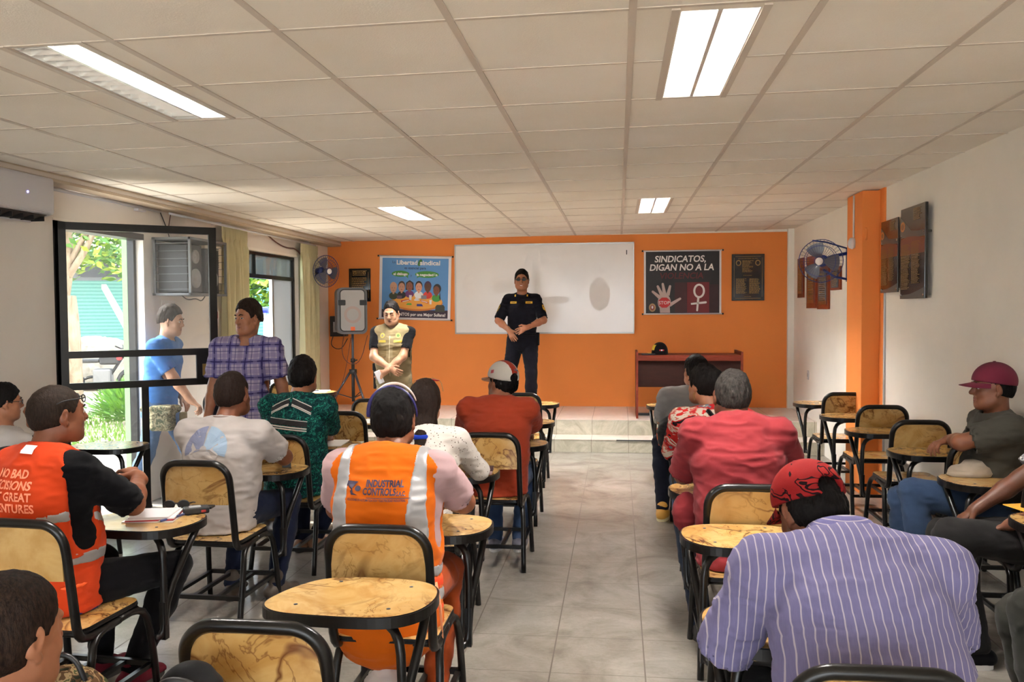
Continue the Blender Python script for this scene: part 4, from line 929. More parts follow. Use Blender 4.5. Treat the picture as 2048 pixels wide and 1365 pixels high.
def text_rows(m, x0, x1, z0, z1, n, mat, seed=0, y=0, hh=.5, ragged=.25):
    r = random.Random(seed); dz = (z1-z0)/n
    for i in range(n):
        z = z1-dz*(i+.5); x = x0; e = x1-(x1-x0)*ragged*r.random()
        while x < e-.004:
            l = min(r.uniform(.012, .035), e-x); m.poly([(x, z-dz*hh/2), (x+l, z-dz*hh/2), (x+l, z+dz*hh/2), (x, z+dz*hh/2)], mat, y); x += l+.005
def rows(t, y, *a, **k):
    q = MB(); q.M = Matrix.Translation((0, y, 0)); text_rows(q, *a, **k); q.build('lettering', t)
def plaque(cx, cz_, w, h, label, left):
    t = thing('plaque', label, 'plaque', (cx, B0, cz_)); m = MB(); m.box(-w/2, w/2, -.022, -.001, -h/2, h/2, M['plaqueblk']); m.build('plate', t, bevel=.004)
    m = MB(); m.M = Matrix.Translation((0, -.0228, 0)); g = M['gold']; b = .028
    for q in ((-w/2+b, w/2-b, h/2-b, h/2-b-.004), (-w/2+b, w/2-b, -h/2+b, -h/2+b+.004)): m.poly([(q[0]+.02, q[3]), (q[1]-.02, q[3]), (q[1]-.02, q[2]), (q[0]+.02, q[2])], g)
    for s in (-1, 1): x = s*(w/2-b); m.poly([(x, -h/2+b+.02), (x-s*.004, -h/2+b+.02), (x-s*.004, h/2-b-.02), (x, h/2-b-.02)], g)
    m.build('border', t); m = MB(); m.M = Matrix.Translation((0, -.0232, 0))
    for s in (-1, 1):
        if not left or True: m.disc((s*(w/2-.085), h/2-.115 if not left else h/2-.06), .034 if not left else .02, .038 if not left else .02, g, 20); m.disc((s*(w/2-.085), h/2-.115 if not left else h/2-.06), .022 if not left else .012, .026 if not left else .012, M['plaqueblk'], 20, z=-.0004); m.build('seal', t); m = MB(); m.M = Matrix.Translation((0, -.0232, 0))
    m = MB(); m.M = Matrix.Translation((0, -.0236, 0))
    if not left:
        line(t, -.0236, 'POLICIA NACIONAL DEL PERU', 0, h/2-.058, .012, g, w*.6); rows(t, -.0236, -.075, .075, h/2-.24, h/2-.08, 11, g, 1, ragged=.4); rows(t, -.0236, -.06, .06, h/2-.285, h/2-.27, 1, g, 4)
        for s in (-1, 1): rows(t, -.0236, s*.085-.07, s*.085+.07, -h/2+.09, -h/2+.29, 16, g, 5+s, hh=.55)
        rows(t, -.0236, -.05, .05, -h/2+.045, -h/2+.06, 1, g, 8)
    else: rows(t, -.0236, -.10, .10, h/2-.10, h/2-.03, 4, g, 1); rows(t, -.0236, -.11, .11, -.09, h/2-.12, 8, g, 3); rows(t, -.0236, -.06, .08, -h/2+.04, -.11, 3, g, 6)

plaque(1.68, 2.031, .415, .605, 'black engraved plaque with gold border right of the black banner', False)
plaque(-3.525, 1.984, .305, .455, 'small black engraved plaque with gold border behind the loudspeaker', True)

# desk on the platform, cap and folder on it
t = thing('desk', 'dark mahogany desk with side panels on the platform below the black banner', 'desk', (.83, 10.07, PZ))
for x in (-.605, .605): m = MB(); m.box(x-.0125, x+.0125, 0, .58, 0, .79, M['mahog']); m.build('side_panel', t)
m = MB(); m.box(-.592, .592, .01, .57, .725, .75, M['mahog']); m.build('desk_top', t)
m = MB(); m.box(-.592, .592, .012, .03, .685, .724, M['mahog']); m.build('top_rail', t)
m = MB(); m.box(-.592, .592, .06, .078, .37, .70, M['mahogd']); m.build('modesty_panel', t)
m = MB(); m.box(-.59, -.44, .30, .34, 0.001, .03, M['dark']); m.build('foot_rest', t)
t = thing('police_cap', 'black cap with yellow front patch and red white flag lying on the desk', 'cap', (.50, 10.30, PZ+.752)); t.scale = (1.15, 1.15, 1.15)
o = sdf('crown', [([el((0, 0, .0), (.085, .10, .12), None, .02), el((0, .0, .05), (.075, .08, .075), None, .02), pl((0, 0, .002), (0, 0, -1))], .005, None)], mat_cloth('black cap cloth', (22, 20, 22)), t)
m = MB(); vs = []
for j in range(6):
    for i in range(11): a = -1.1+2.2*i/10; r0 = .08; L = .075*(1-(abs(a)/1.1)**2.2)**.5 if abs(a) < 1.1 else 0; vs.append((-(r0*math.cos(a)*.95+L*j/5), r0*math.sin(a), .010-.006*j/5+.002))
q = [(j*11+i, j*11+i+1, (j+1)*11+i+1, (j+1)*11+i) for j in range(5) for i in range(10)]; K = len(vs); m.add(vs+[(x, y, z-.005) for x, y, z in vs], [f[::-1] for f in q]+[tuple(K+k for k in f) for f in q], M['dark'], True); br = m.build('brim', t)
m = MB(); 
for k in range(5): a = -.7+.35*k; m.box(-.125, -.09, .07*math.sin(a)-.007, .07*math.sin(a)+.007, .009, .013, plain('cap gold', (206, 170, 40), .5))
m.build('brim_embroidery', br)
drape('front_patch', [gridpatch(-.035, .035, .0, .055)], [o], (0, 0, .045), (0, -1, 0), (0, 0, 1), plain('cap gold', (206, 170, 40)), t, D=(-1, -.5, 0))
for c, a, b in (((196, 30, 40), -.024, -.008), ((232, 226, 222), -.008, .008), ((196, 30, 40), .008, .024)): drape('flag_patch', [gridpatch(a, b, -.006, .008, 3, 3)], [o], (.015, 0, .045), (1, 0, 0), (0, 0, 1), plain('flag %d' % c[1], c), t, D=(0, -1, 0))
m = MB(); m.box(.28, .44, 10.14, 10.32, PZ+.752, PZ+.765, M['dark']); tag(m.build('black_folder', bevel=.003), 'thin black folder lying on the left end of the desk', 'folder')

# loudspeaker on a tripod
SX, SY = -3.42, 10.62
t = thing('speaker_tripod', 'black tripod stand holding the grey loudspeaker on the platform', 'tripod', (SX, SY, PZ))
m = MB(); m.cyl((0, 0, .12), (0, 0, .62), .021, M['dark'], 14); m.cyl((0, 0, .6), (0, 0, 1.0), .016, plain('pole grey', (96, 98, 108), .35, .6), 12); m.build('pole', t)
m = MB(); m.cyl((0, 0, .48), (0, 0, .54), .05, M['dark'], 16); m.build('collar', t); m = MB(); m.cyl((0, 0, .63), (0, 0, .68), .030, M['dark'], 14); m.tube([(.03, 0, .655), (.06, -.01, .66)], .010, M['dark'], 8); m.build('clamp', t)
for a in (200, 320, 80):
    ca, sa = math.cos(math.radians(a)), math.sin(math.radians(a)); m = MB(); m.tube([(ca*.04, sa*.04, .50), (ca*.34, sa*.34, .015)], (.016, .010), plain('leg grey', (70, 70, 78), .35, .5), 8); l = m.build('leg', t)
    m = MB(); m.tube([(0, 0, .16), (ca*.21, sa*.21, .23)], .007, M['dark'], 6); m.build('brace', t); m = MB(); m.cyl((ca*.335, sa*.335, .0), (ca*.345, sa*.345, .03), .016, M['dark'], 8); m.build('rubber_foot', l)
t = thing('loudspeaker', 'grey plastic loudspeaker with pale grille standing on a black tripod', 'loudspeaker', (SX, SY-.02, PZ+1.0), .42)
m = MB(); m.M = Matrix.Rotation(PI/2, 4, 'X'); m.slab(rrect(.38, .60, .07, 6, 0, .30), -.30, .08, M['speakbody']); m.build('cabinet', t, bevel=.02, seg=3)
m = MB(); m.M = Matrix.Translation((0, -.085, 0)) @ Matrix.Rotation(PI/2, 4, 'X'); m.slab(rrect(.325, .545, .055, 6, 0, .305), -.002, .012, M['dark']); m.build('grille_rim', t)
m = MB(); m.M = Matrix.Translation((0, -.098, 0)) @ Matrix.Rotation(PI/2, 4, 'X'); m.slab(rrect(.30, .52, .045, 6, 0, .305), -.002, .010, M['speakgrey']); gq = m.build('grille', t, bevel=.006)
for s in (-1, 1): m = MB(); x = s*.135; m.box(min(x-.045, x+.045), max(x-.045, x+.045), -.118, -.09, .37, .44, M['dark']); m.build('grip', t, bevel=.01)
m = MB(); m.box(-.028, .028, -.112, -.09, .045, .095, M['orangep']); m.build('port', t, bevel=.004)
m = MB(); m.M = Matrix.Translation((0, -.1085, .25)); m.disc((0, 0), .11, .11, plain('woofer tint', (160, 140, 132), .6), 32); m.disc((0, 0), .075, .075, M['speakgrey'], 32, z=-.0004); m.build('woofer_mark', t)
m = MB(); m.tube([(SX-.14, SY+.1, PZ+1.02), (SX-.16, SY, PZ+.75), (SX-.05, SY-.03, PZ+.6), (SX+.1, SY, PZ+.62), (SX+.17, SY+.1, PZ+.98)], .005, plain('brown cable', (92, 48, 38)), 6, sub=2); m.tube([(SX-.03, SY+.02, PZ+.95), (SX-.12, SY, PZ+.4), (SX-.30, SY, PZ+.006)], .004, plain('brown cable', (92, 48, 38)), 6, sub=2); tag(m.build('speaker_cable'), 'thin brown cables looping below the loudspeaker around the tripod pole', 'cable')
t = thing('wall_amplifier', 'small dark box with cables on the orange wall behind the loudspeaker', 'amplifier box', (-3.80, YB-.008, 1.42)); m = MB(); m.box(-.12, .10, -.14, -.002, -.14, .14, M['dark']); m.build('case', t, bevel=.01)
m = MB(); m.box(-.07, .05, -.142, -.139, -.08, .06, M['grey']); m.build('panel', t)
m = MB(); m.tube([(-3.9, YB-.05, 1.30), (-3.95, YB-.06, 1.15), (-3.8, YB-.05, 1.08), (-3.7, YB-.05, 1.25)], .006, M['dark'], 6, sub=2); tag(m.build('amplifier_cable'), 'black cable loop hanging below the dark box in the corner', 'cable')

# wall fans
def fan(loc, rz, tilt, label, side):
    t = thing('wall_fan', label, 'fan', loc, rz); b, k = M['bluefan'], M['fanblade']          # faces +Y locally
    R = Matrix.Rotation(tilt, 4, 'X'); Rr = .205
    def ring(m, r, y, rad=.003, n=32): m.tube([(r*math.cos(2*PI*i/n), y, r*math.sin(2*PI*i/n)) for i in range(n)], rad, b, 6, closed=True)
    c = plain('fan cage wire', (44, 52, 84), .35, .3)
    for nm, s in (('front_guard', 1), ('rear_guard', -1)):
        m = MB(); m.M = R
        for r, y in ((Rr, 0), (Rr*.72, .045*s), (.045, .065*s)): ring(m, r, y, .004 if r == Rr else .0025)
        for i in range(36): a = 2*PI*i/36; m.tube([(q*math.cos(a), yy, q*math.sin(a)) for q, yy in ((.035, .066*s), (Rr*.72, .045*s), (Rr*.93, .02*s), (Rr, 0))], .0012, c, 4)
        m.build(nm, t)
    m = MB(); m.M = R @ Matrix.Translation((0, .068, 0)) @ Matrix.Rotation(-PI/2, 4, 'X'); m.lathe([(0, .004), (.034, .003), (.036, -.003)], M['txtwhite'], 20); m.build('badge', t)
    for i in range(3):
        m = MB(); m.M = R @ Matrix.Rotation(2*PI*i/3+.4, 4, 'Y'); vs = []
        for j in range(7):
            for q in range(7): r = .03+.145*j/6; a = (-.5+.95*q/6)*(1.0+.25*math.sin(j/6*PI)); vs.append((r*math.sin(a), .02*(q/6-.5)*1.6, r*math.cos(a)))
        fs = [(j*7+q, j*7+q+1, (j+1)*7+q+1, (j+1)*7+q) for j in range(6) for q in range(6)]; K = 49
        m.add(vs+[(x, y-.003, z) for x, y, z in vs], fs+[tuple(K+u for u in f)[::-1] for f in fs], k, True); m.build('blade', t)
    m = MB(); m.M = R; m.cyl((0, .02, 0), (0, -.03, 0), .036, k, 16); m.cyl((0, -.06, 0), (0, -.17, 0), .058, b, 20, .045); m.build('motor', t)
    return t, b
t, b = fan((1.93, 8.42, 2.075), PI-.45, -.08, 'blue wall fan with round cage and white badge on the right wall', 1)
m = MB(); inv = Matrix.Rotation(-(PI-.45), 4, 'Z') @ Matrix.Translation((-1.93, -8.42, -2.075)); m.M = inv
m.tube([(1.98, 8.56, 2.09), (2.08, 8.60, 2.13), (2.235, 8.60, 2.16)], .016, b, 8); m.box(2.215, 2.249, 8.53, 8.63, 1.88, 2.20, b); m.tube([(1.99, 8.58, 2.0), (2.1, 8.6, 1.93), (2.23, 8.59, 1.90)], .012, b, 8); m.tube([(1.85, 8.4, 2.27), (2.0, 8.5, 2.26), (2.23, 8.6, 2.20)], .008, b, 8); m.build('bracket', t)
m = MB(); m.tube([(2.24, 8.58, 1.9), (2.24, 8.57, 1.4), (2.24, 8.62, 1.1), (2.24, 8.56, .8), (2.24, 8.6, .55)], .005, M['dark'], 6, sub=2); tag(m.build('fan_cord'), 'black fan cord running down the right wall', 'cord')
t, b = fan((-3.72, 10.50, 2.14), PI+1.0, -.05, 'blue wall fan beside the right curtain on the left wall', 0)
m = MB(); m.M = Matrix.Rotation(-PI-1.0, 4, 'Z') @ Matrix.Translation((3.72, -10.50, -2.14)); m.tube([(-3.84, 10.63, 2.12), (-3.97, 10.60, 2.06)], .016, b, 8); m.box(-3.984, -3.955, 10.55, 10.65, 1.95, 2.12, b); m.build('bracket', t)

# plaques on the right wall
def wall_plaque(y0, y1, z0, z1, label, kind, thick=.022, standoff=0, grp=None):
    cy, c2 = (y0+y1)/2, (z0+z1)/2; t = thing('plaque', label, 'plaque', (XR, cy, c2)); w, h = abs(y1-y0), z1-z0
    x1 = -.001-standoff; x0 = x1-thick
    m = MB(); m.box(x0, x1, -w/2, w/2, -h/2, h/2, M['plqw'] if kind == 'wood' else M['plaqueblk']); m.build('board', t, bevel=.003)
    m = MB(); m.M = Matrix(((0, 1, 0, x0-.001), (1, 0, 0, 0), (0, 0, 1, 0), (0, 0, 0, 1))) @ Matrix.Scale(-1, 4, (1, 0, 0))   # x of the print runs towards -Y
    g = M['gold']
    if kind == 'wood':
        m.box(-w*.36, w*.36, -.003, 0, -h*.40, h*.34, M['plaqueblk']); m.build('plate', t); m2 = MB(); m2.M = m.M; text_rows(m2, -w*.26, w*.30, -h*.34, h*.28, 14, g, int(y0*10), y=-.004); m2.build('lettering', t)
        m3 = MB(); m3.M = m.M; m3.box(-w*.3, -w*.22, -.004, 0, h*.38, h*.45, g); m3.build('emblem', t)
    else:
        m.poly([(-w*.5, h*.18), (-w*.5, h*.42), (-w*.3, h*.34), (-w*.05, h*.24), (w*.25, h*.22), (w*.5, h*.22), (w*.5, h*.15)], plain('plaque slate', (84, 84, 80), .3)); m.poly([(-w*.5, -h*.02), (w*.5, -h*.02), (w*.5, h*.13), (w*.1, h*.17), (-w*.2, h*.18), (-w*.5, h*.16)], plain('plaque rust', (112, 44, 22), .3), -.0004); m.poly([(-w*.5, -h*.5), (w*.5, -h*.5), (w*.5, -h*.38), (w*.2, -h*.42), (-w*.1, -h*.45), (-w*.5, -h*.46)], plain('plaque slate', (84, 84, 80), .3), -.0004)
        m.build('printed_panel', t); m = MB(); m.M = Matrix(((0, 1, 0, x0-.0015), (1, 0, 0, 0), (0, 0, 1, 0), (0, 0, 0, 1))) @ Matrix.Scale(-1, 4, (1, 0, 0))
        m.disc((-w*.40, h*.30), w*.10, h*.055, plain('emblem orange', (196, 126, 60), .4), z=-.001); m.disc((-w*.40, h*.30), w*.06, h*.035, plain('emblem brown', (120, 70, 30), .4), z=-.0014); m.build('emblem', t)
        m = MB(); m.M = Matrix(((0, 1, 0, x0-.002), (1, 0, 0, 0), (0, 0, 1, 0), (0, 0, 0, 1))) @ Matrix.Scale(-1, 4, (1, 0, 0))
        MM = m.M
        for q_ in ((w*.05, w*.36, h*.34, h*.47, 8, g, 3), (-w*.46, -w*.08, -h*.40, h*.10, 34, g, 5), (-w*.02, w*.32, -h*.34, h*.12, 32, g, 7)): m = MB(); m.M = MM; text_rows(m, *q_, y=-.001); m.build('lettering', t)
        for yy in (-w/2+.02, w/2-.02):
            for z in (-h*.46, h*.2): m = MB(); m.cyl((-.001, yy, z), (x0-.006, yy, z), .009, M['steel'], 10); m.build('standoff', t)
wall_plaque(7.06, 7.49, 1.747, 2.343, 'smaller dark glass plaque with orange emblem next to the orange pillar', 'glass', .012, .03)
wall_plaque(6.43, 6.96, 1.69, 2.385, 'largest dark glass plaque with name columns on the right wall', 'glass', .022, .03)
wall_plaque(10.62, 10.94, 1.755, 2.24, 'small brown wooden plaque nearest the back wall on the right wall', 'wood')
wall_plaque(9.96, 10.43, 1.624, 2.23, 'wooden plaque with black plate, second from the back wall', 'wood')
wall_plaque(9.38, 9.88, 1.612, 2.12, 'wooden plaque with black plate below and left of the blue fan', 'wood')
wall_plaque(8.90, 9.29, 1.81, 2.05, 'small wooden plaque with black plate behind the right wall fan', 'wood')
# ------------------------------------------------------------------ tablet-arm chairs
def make_chair(side):                    # side = +1: writing tablet on the sitter's right, -1: on the left
    t = thing('tablet_arm_chair', 'chair', 'chair'); k = M['black']
    def back_pt(z): return -.175-.10*max(0, (z-.50))/.4*1.0
    m = MB(); w = .180; pts = [(-w, .06, .405), (-w, -.05, .40), (-w, -.15, .405), (-w-.003, -.185, .44), (-w-.003, -.20, .55), (-w, -.222, .72)]
    arc = [(-w+.085*(1-math.cos(a)), back_pt(0)*0-.232-.018*math.sin(a), .772+.088*math.sin(a)) for a in [PI/2*i/6 for i in range(7)]]
    left = pts[:]; path = left+arc+[(-p[0], p[1], p[2]) for p in arc[::-1]]+[(-p[0], p[1], p[2]) for p in left[::-1]]
    m.tube(path, (.0175), k, 8, sub=1); 
    for s in (-1, 1): m.tube([(s*w, .05, .405), (s*w, .17, .412)], .013, k, 8)
    m.tube([(-w, .15, .415), (w, .15, .415)], .011, k, 8); m.tube([(-w, -.13, .412), (w, -.13, .412)], .011, k, 8)
    m.build('back_frame', t)
    # backrest panel: slightly curved board inside the frame
    m = MB(); n = 12; vs = []; rows = []
    poly = [(x, z) for x, z in rrect(.345, .215, .06, 6, 0, 0) if True]; poly = [(x, z) if z > 0 else (x*(1 if abs(x) < .172 else 1), z) for x, z in poly]
    poly = [(-.170, -.1075)]+[(.170, -.1075)]+[(x, z) for x, z in poly if z > 0]
    q = lambda x, z, o: (x, -.232-.06*(z)+o-.012*(1-(x/.17)**2), .755+z)
    P2 = poly; K = len(P2); vs = [q(x, z, -.006) for x, z in P2]+[q(x, z, .006) for x, z in P2]
    # fan from centre strips for curvature
    xs_ = [-.170+.34*i/12 for i in range(13)]
    def ztop(x): ax = abs(x); return .1075 if ax < .1125 else .0475+math.sqrt(max(0, .06**2-(ax-.1125)**2))
    vs = []; 
    for o in (-.006, .006):
        for x in xs_: vs += [q(x, -.1075, o), q(x, -.02, o), q(x, ztop(x), o)]
    fs = []; N = 39
    for i in range(12):
        for j in (0, 1):
            a = i*3+j; fs.append((a, a+3, a+4, a+1)); fs.append((N+a, N+a+1, N+a+4, N+a+3))
        fs.append((i*3, N+i*3, N+i*3+3, i*3+3)); fs.append((i*3+2, i*3+5, N+i*3+5, N+i*3+2))
    fs += [(0, 1, N+1, N), (1, 2, N+2, N+1), (36, N+36, N+37, 37), (37, N+37, N+38, 38)]
    m.add(vs, fs, M['lam']); m.build('backrest', t)
    m = MB(); m.slab([(x, y) for x, y in rrect(.385, .375, .05, 5, 0, .01)], .427, .434, k); m.slab([(x, y) for x, y in rrect(.38, .37, .05, 5, 0, .01)], .434, .445, M['lamtop'], k); m.build('seat', t)
    for s in (-1, 1):
        m = MB(); m.tube([(s*.205, -.205, 0), (s*.196, -.13, .30), (s*.186, -.10, .385), (s*.183, -.02, .405), (s*.183, .05, .408)], .0155, k, 8, sub=1); m.build('leg', t)
        m = MB(); m.tube([(s*.21, .265, 0), (s*.20, .235, .28), (s*.19, .215, .38), (s*.184, .15, .41), (s*.183, .05, .408)], .0155, k, 8, sub=1); m.build('leg', t)
    m = MB(); z = .14
    m.box(-.20, .20, -.182, -.162, z, z+.022, k); m.box(-.205, .205, .24, .26, z, z+.022, k)
    for x in (-.19, -.065, .065, .19): m.box(x-.011, x+.011, -.17, .25, z+.0, z+.018, k)
    m.build('book_rack', t)
    m = MB(); s = side; m.tube([(s*.205, .255, .25), (s*.222, .285, .26), (s*.228, .29, .33), (s*.228, .29, .56), (s*.215, .30, .635), (s*.16, .335, .668), (s*.08, .37, .672)], .0155, k, 8, sub=1)
    m.tube([(s*.226, .29, .30), (s*.232, .31, .42), (s*.262, .42, .60), (s*.262, .50, .672)], .0155, k, 8, sub=1); m.box(min(s*.212, s*.240), max(s*.212, s*.240), .276, .304, .24, .40, k); m.build('tablet_support', t)
    # tablet outline: wide, rounded, narrower towards the sitter's inside
    pts = [(-.235, .36), (-.225, .31), (-.18, .265), (-.10, .245), (.10, .235), (.20, .245), (.265, .29), (.30, .36), (.31, .45), (.295, .53), (.25, .585), (.16, .615), (.02, .62), (-.08, .61), (-.15, .565), (-.205, .47)]
    for _ in range(2): pts = [p for i in range(len(pts)) for p in ((pts[i][0]*.75+pts[(i+1) % len(pts)][0]*.25, pts[i][1]*.75+pts[(i+1) % len(pts)][1]*.25), (pts[i][0]*.25+pts[(i+1) % len(pts)][0]*.75, pts[i][1]*.25+pts[(i+1) % len(pts)][1]*.75))]
    pts = [(s*x, y) for x, y in pts]; pts = pts if s > 0 else pts[::-1]
    cx, cy = s*.03, .44; ins = [(cx+(x-cx)*.975, cy+(y-cy)*.975) for x, y in pts]
    m = MB(); m.slab(pts, .672, .705, k); tb = m.build('tablet', t, bevel=.004)
    m = MB(); m.slab(ins, .7052, .7072, M['lamtop'], k); m.build('tablet_top', tb)
    for x, y in ((s*-.12, .33), (s*.18, .32), (s*.2, .53), (s*-.05, .56)): m = MB(); m.M = Matrix.Translation((x, y, .7074)); m.lathe([(0, .002), (.006, .0015), (.007, 0)], M['dark'], 8); m.build('bolt', tb)
    return t
chairA, chairB = make_chair(1), make_chair(-1); _used = set()
def chair(side, x, y, rz, label, group=None):
    src = chairA if side > 0 else chairB
    o = src if src.name not in _used else copy_tree(src); _used.add(src.name)
    o.location = (x, y, 0); o.rotation_euler = (0, 0, rz); tag(o, label, 'chair', group); return o
GA, GB, GC = 'chairs left of the aisle', 'chairs right of the aisle', 'chairs along the right wall'
chair(1, -.88, 2.17, .0, 'empty marbled tablet chair at bottom left, nearest the camera', GA)
chair(1, -.838, 3.09, .0, 'marbled tablet chair under the man in the orange industrial vest', GA)
chair(1, -2.15, 3.04, -.06, 'marbled tablet chair under the man in the red orange slogan vest at left', GA)
chair(1, -2.115, 4.25, -.03, 'marbled tablet chair under the man in the white printed t-shirt', GA)
chair(1, -2.06, 5.14, .0, 'marbled tablet chair under the person in the green patterned shirt', GA)
chair(1, -.975, 4.27, .0, 'tablet chair under the woman with long hair, phone and wallet on its tablet', GA)
chair(1, -.785, 5.33, .0, 'marbled tablet chair under the man in the rust polo and cap', GA)
chair(1, -.82, 6.45, .0, 'empty tablet chair directly in front of the man in the rust polo', GA)
chair(1, -.88, 7.82, .0, 'empty tablet chair nearest the steps on the left side of the aisle', GA)
chair(1, -2.06, 6.34, .0, 'empty tablet chair with paper on it right in front of the green shirt', GA)
chair(1, -2.08, 7.24, .0, 'empty tablet chair before the speaker tripod, half hidden by a head', GA)
chair(1, -3.53, 4.99, .04, 'tablet chair by the doorway beside the man with glasses', GA)
chair(1, -3.50, 8.83, .0, 'tablet chair with white paper near the right end of the window', GA)
chair(-1, .545, 2.06, .0, 'marbled tablet chair under the man in the striped shirt, cut by the bottom edge', GB)
chair(-1, .556, 3.03, .0, 'empty tablet chair hidden in front of the striped shirt man', GB)
chair(-1, .56, 3.91, .0, 'marbled tablet chair under the man in the salmon red t-shirt', GB)
chair(-1, .60, 5.0, .0, 'tablet chair under the woman in the flowered blouse, backpack on its tablet', GB)
chair(-1, .61, 6.70, .0, 'tablet chair under the person in the light grey shirt', GB)
chair(-1, .575, 7.74, .0, 'empty tablet chair nearest the steps on the right side of the aisle', GB)
chair(-1, 2.0, 8.03, .0, 'empty tablet chair farthest forward in the right wall row', GC)
chair(-1, 2.02, 7.02, .0, 'empty tablet chair second from the front in the right wall row', GC)
chair(-1, 2.0, 6.13, .0, 'empty tablet chair third from the front in the right wall row, reflections on its seat', GC)
chair(-1, 2.02, 5.19, .0, 'marbled tablet chair the man in the maroon cap sits sideways on', GC)
chair(-1, 2.01, 4.28, .0, 'tablet chair under the man with white sleeve, cream cap on its tablet', GC)
chair(-1, 1.985, 3.38, .0, 'tablet chair with yellow paper on its tablet at the right edge', GC)
chair(-1, 2.0, 2.48, .0, 'tablet chair at the lower right corner under the man in dark grey trousers', GC)
chair(1, -3.42, 7.28, -PI/2, 'tablet chair against the left wall below the caged speaker', GA)
chair(1, -1.14, 1.30, .0, 'tablet chair under the person whose head fills the bottom left corner', GA)
TZ = .7074
# ------------------------------------------------------------------ things on the tablets and the floor
def flat_item(name, label, cat, x, y, rz, w, d, h, mat, z=TZ, bev=.002):
    m = MB(); m.box(-w/2, w/2, -d/2, d/2, 0, h, mat); o = m.build(name, bevel=bev); o.location = (x, y, z+.0006); o.rotation_euler = (0, 0, rz); return tag(o, label, cat)
t = thing('notebook_stack', 'stack of white notebooks and papers in front of the slogan vest man', 'notebooks', (-2.045, 3.50, TZ+.0006), .15)
for k, (c, w_, r_) in enumerate((((222, 218, 214), .22, .0), ((170, 40, 52), .20, .10), ((226, 222, 220), .20, .14), ((208, 204, 204), .17, .05))):
    m = MB(); m.M = Matrix.Rotation(r_, 4, 'Z'); m.box(-w_/2, w_/2, -.09, .09, .006*k, .006*k+.0055, plain('notebook %d' % k, c, .7)); m.build('notebook', t)
m = MB(); m.tube([(-1.965, 3.40, TZ+.012), (-1.925, 3.53, TZ+.012)], .005, plain('pen blue', (64, 70, 120)), 8); m.tube([(-1.969, 3.388, TZ+.012), (-1.965, 3.40, TZ+.012)], [.001, .005], M['steel'], 8); tag(m.build('pen'), 'blue pen lying beside the notebooks on the left tablet', 'pen')
t = thing('two_way_radio', 'small black handheld radio lying on the tablet of the slogan vest man', 'radio', (-1.905, 3.60, TZ+.0006), -1.0)
m = MB(); m.box(-.028, .028, -.055, .055, 0, .030, M['dark']); m.build('case', t, bevel=.006); m = MB(); m.box(.028, .031, .02, .04, .008, .018, plain('red key', (150, 30, 26))); m.build('button', t); m = MB(); m.box(-.018, .018, -.03, .02, .030, .032, M['grey']); m.build('keypad', t)
t = thing('sunglasses', 'black sunglasses and key holder lying on the tablet behind the notebooks', 'sunglasses', (-2.03, 3.66, TZ+.002), .25)
m = MB(); 
for s in (-1, 1): m.tube([(s*.032+.024*math.cos(a), -.01, .024+.018*math.sin(a)) for a in [2*PI*k/14 for k in range(14)]], .004, M['dark'], 6, closed=True); m.disc((s*.032, .024), .024, .018, M['dark'], 14, z=-.01); m.tube([(s*.056, -.01, .028), (s*.060, .05, .02), (s*.055, .11, .005)], .003, M['dark'], 6)
m.tube([(-.01, -.01, .030), (.01, -.01, .030)], .003, M['dark'], 6); m.build('frame', t)
flat_item('wallet', 'dark wallet lying behind the radio on the left tablet', 'wallet', -1.93, 3.70, .1, .11, .05, .010, M['dark'])
flat_item('mobile_phone', 'pale pink mobile phone on the tablet beside the woman in the dotted blouse', 'phone', -.775, 4.64, .05, .15, .075, .009, plain('phone pink', (168, 134, 132), .3))
flat_item('wallet', 'dark brown wallet leaning behind the pink phone', 'wallet', -.765, 4.69, .05, .13, .06, .022, plain('wallet brown', (74, 46, 44), .5), TZ+.0095)
flat_item('paper_sheet', 'white paper on the empty tablet in front of the green shirt', 'paper', -1.98, 5.62, .1, .21, .28, .004, M['paper'], bev=0)
flat_item('paper_sheet', 'white paper on the empty tablet behind the orange vest man', 'paper', -2.02, 6.78, -.1, .21, .28, .003, M['paper'], bev=0)
flat_item('paper_sheet', 'white paper stack on the tablet below the window curtain', 'paper', -3.44, 9.28, .1, .30, .26, .006, M['paper'], bev=0)
flat_item('pen', 'dark pen on the white paper stack near the curtain', 'pen', -3.46, 9.27, .4, .13, .012, .010, M['dark'], TZ+.0066)
flat_item('yellow_paper', 'yellow paper on the tablet at the right edge', 'paper', 1.90, 4.02, .25, .22, .26, .004, M['yellowp'], bev=0)
flat_item('mobile_phone', 'small black phone standing by the elbow of the white t-shirt man', 'phone', -1.93, 4.72, .3, .05, .012, .055, M['dark'])
o = sdf('knit_cap', [([el((0, 0, .02), (.11, .08, .045), None, .02), el((.03, .02, .035), (.07, .06, .05), None, .04), el((-.07, -.01, .012), (.06, .05, .03), None, .03), pl((0, 0, .001), (0, 0, -1))], .006, None)], mat_cloth('cream knit', (198, 180, 160), .15), None, wrinkle=.006)
o.location = (1.90, 4.83, TZ+.0006); tag(o, 'crumpled cream cloth cap on the tablet in front of the white sleeve man', 'cap')
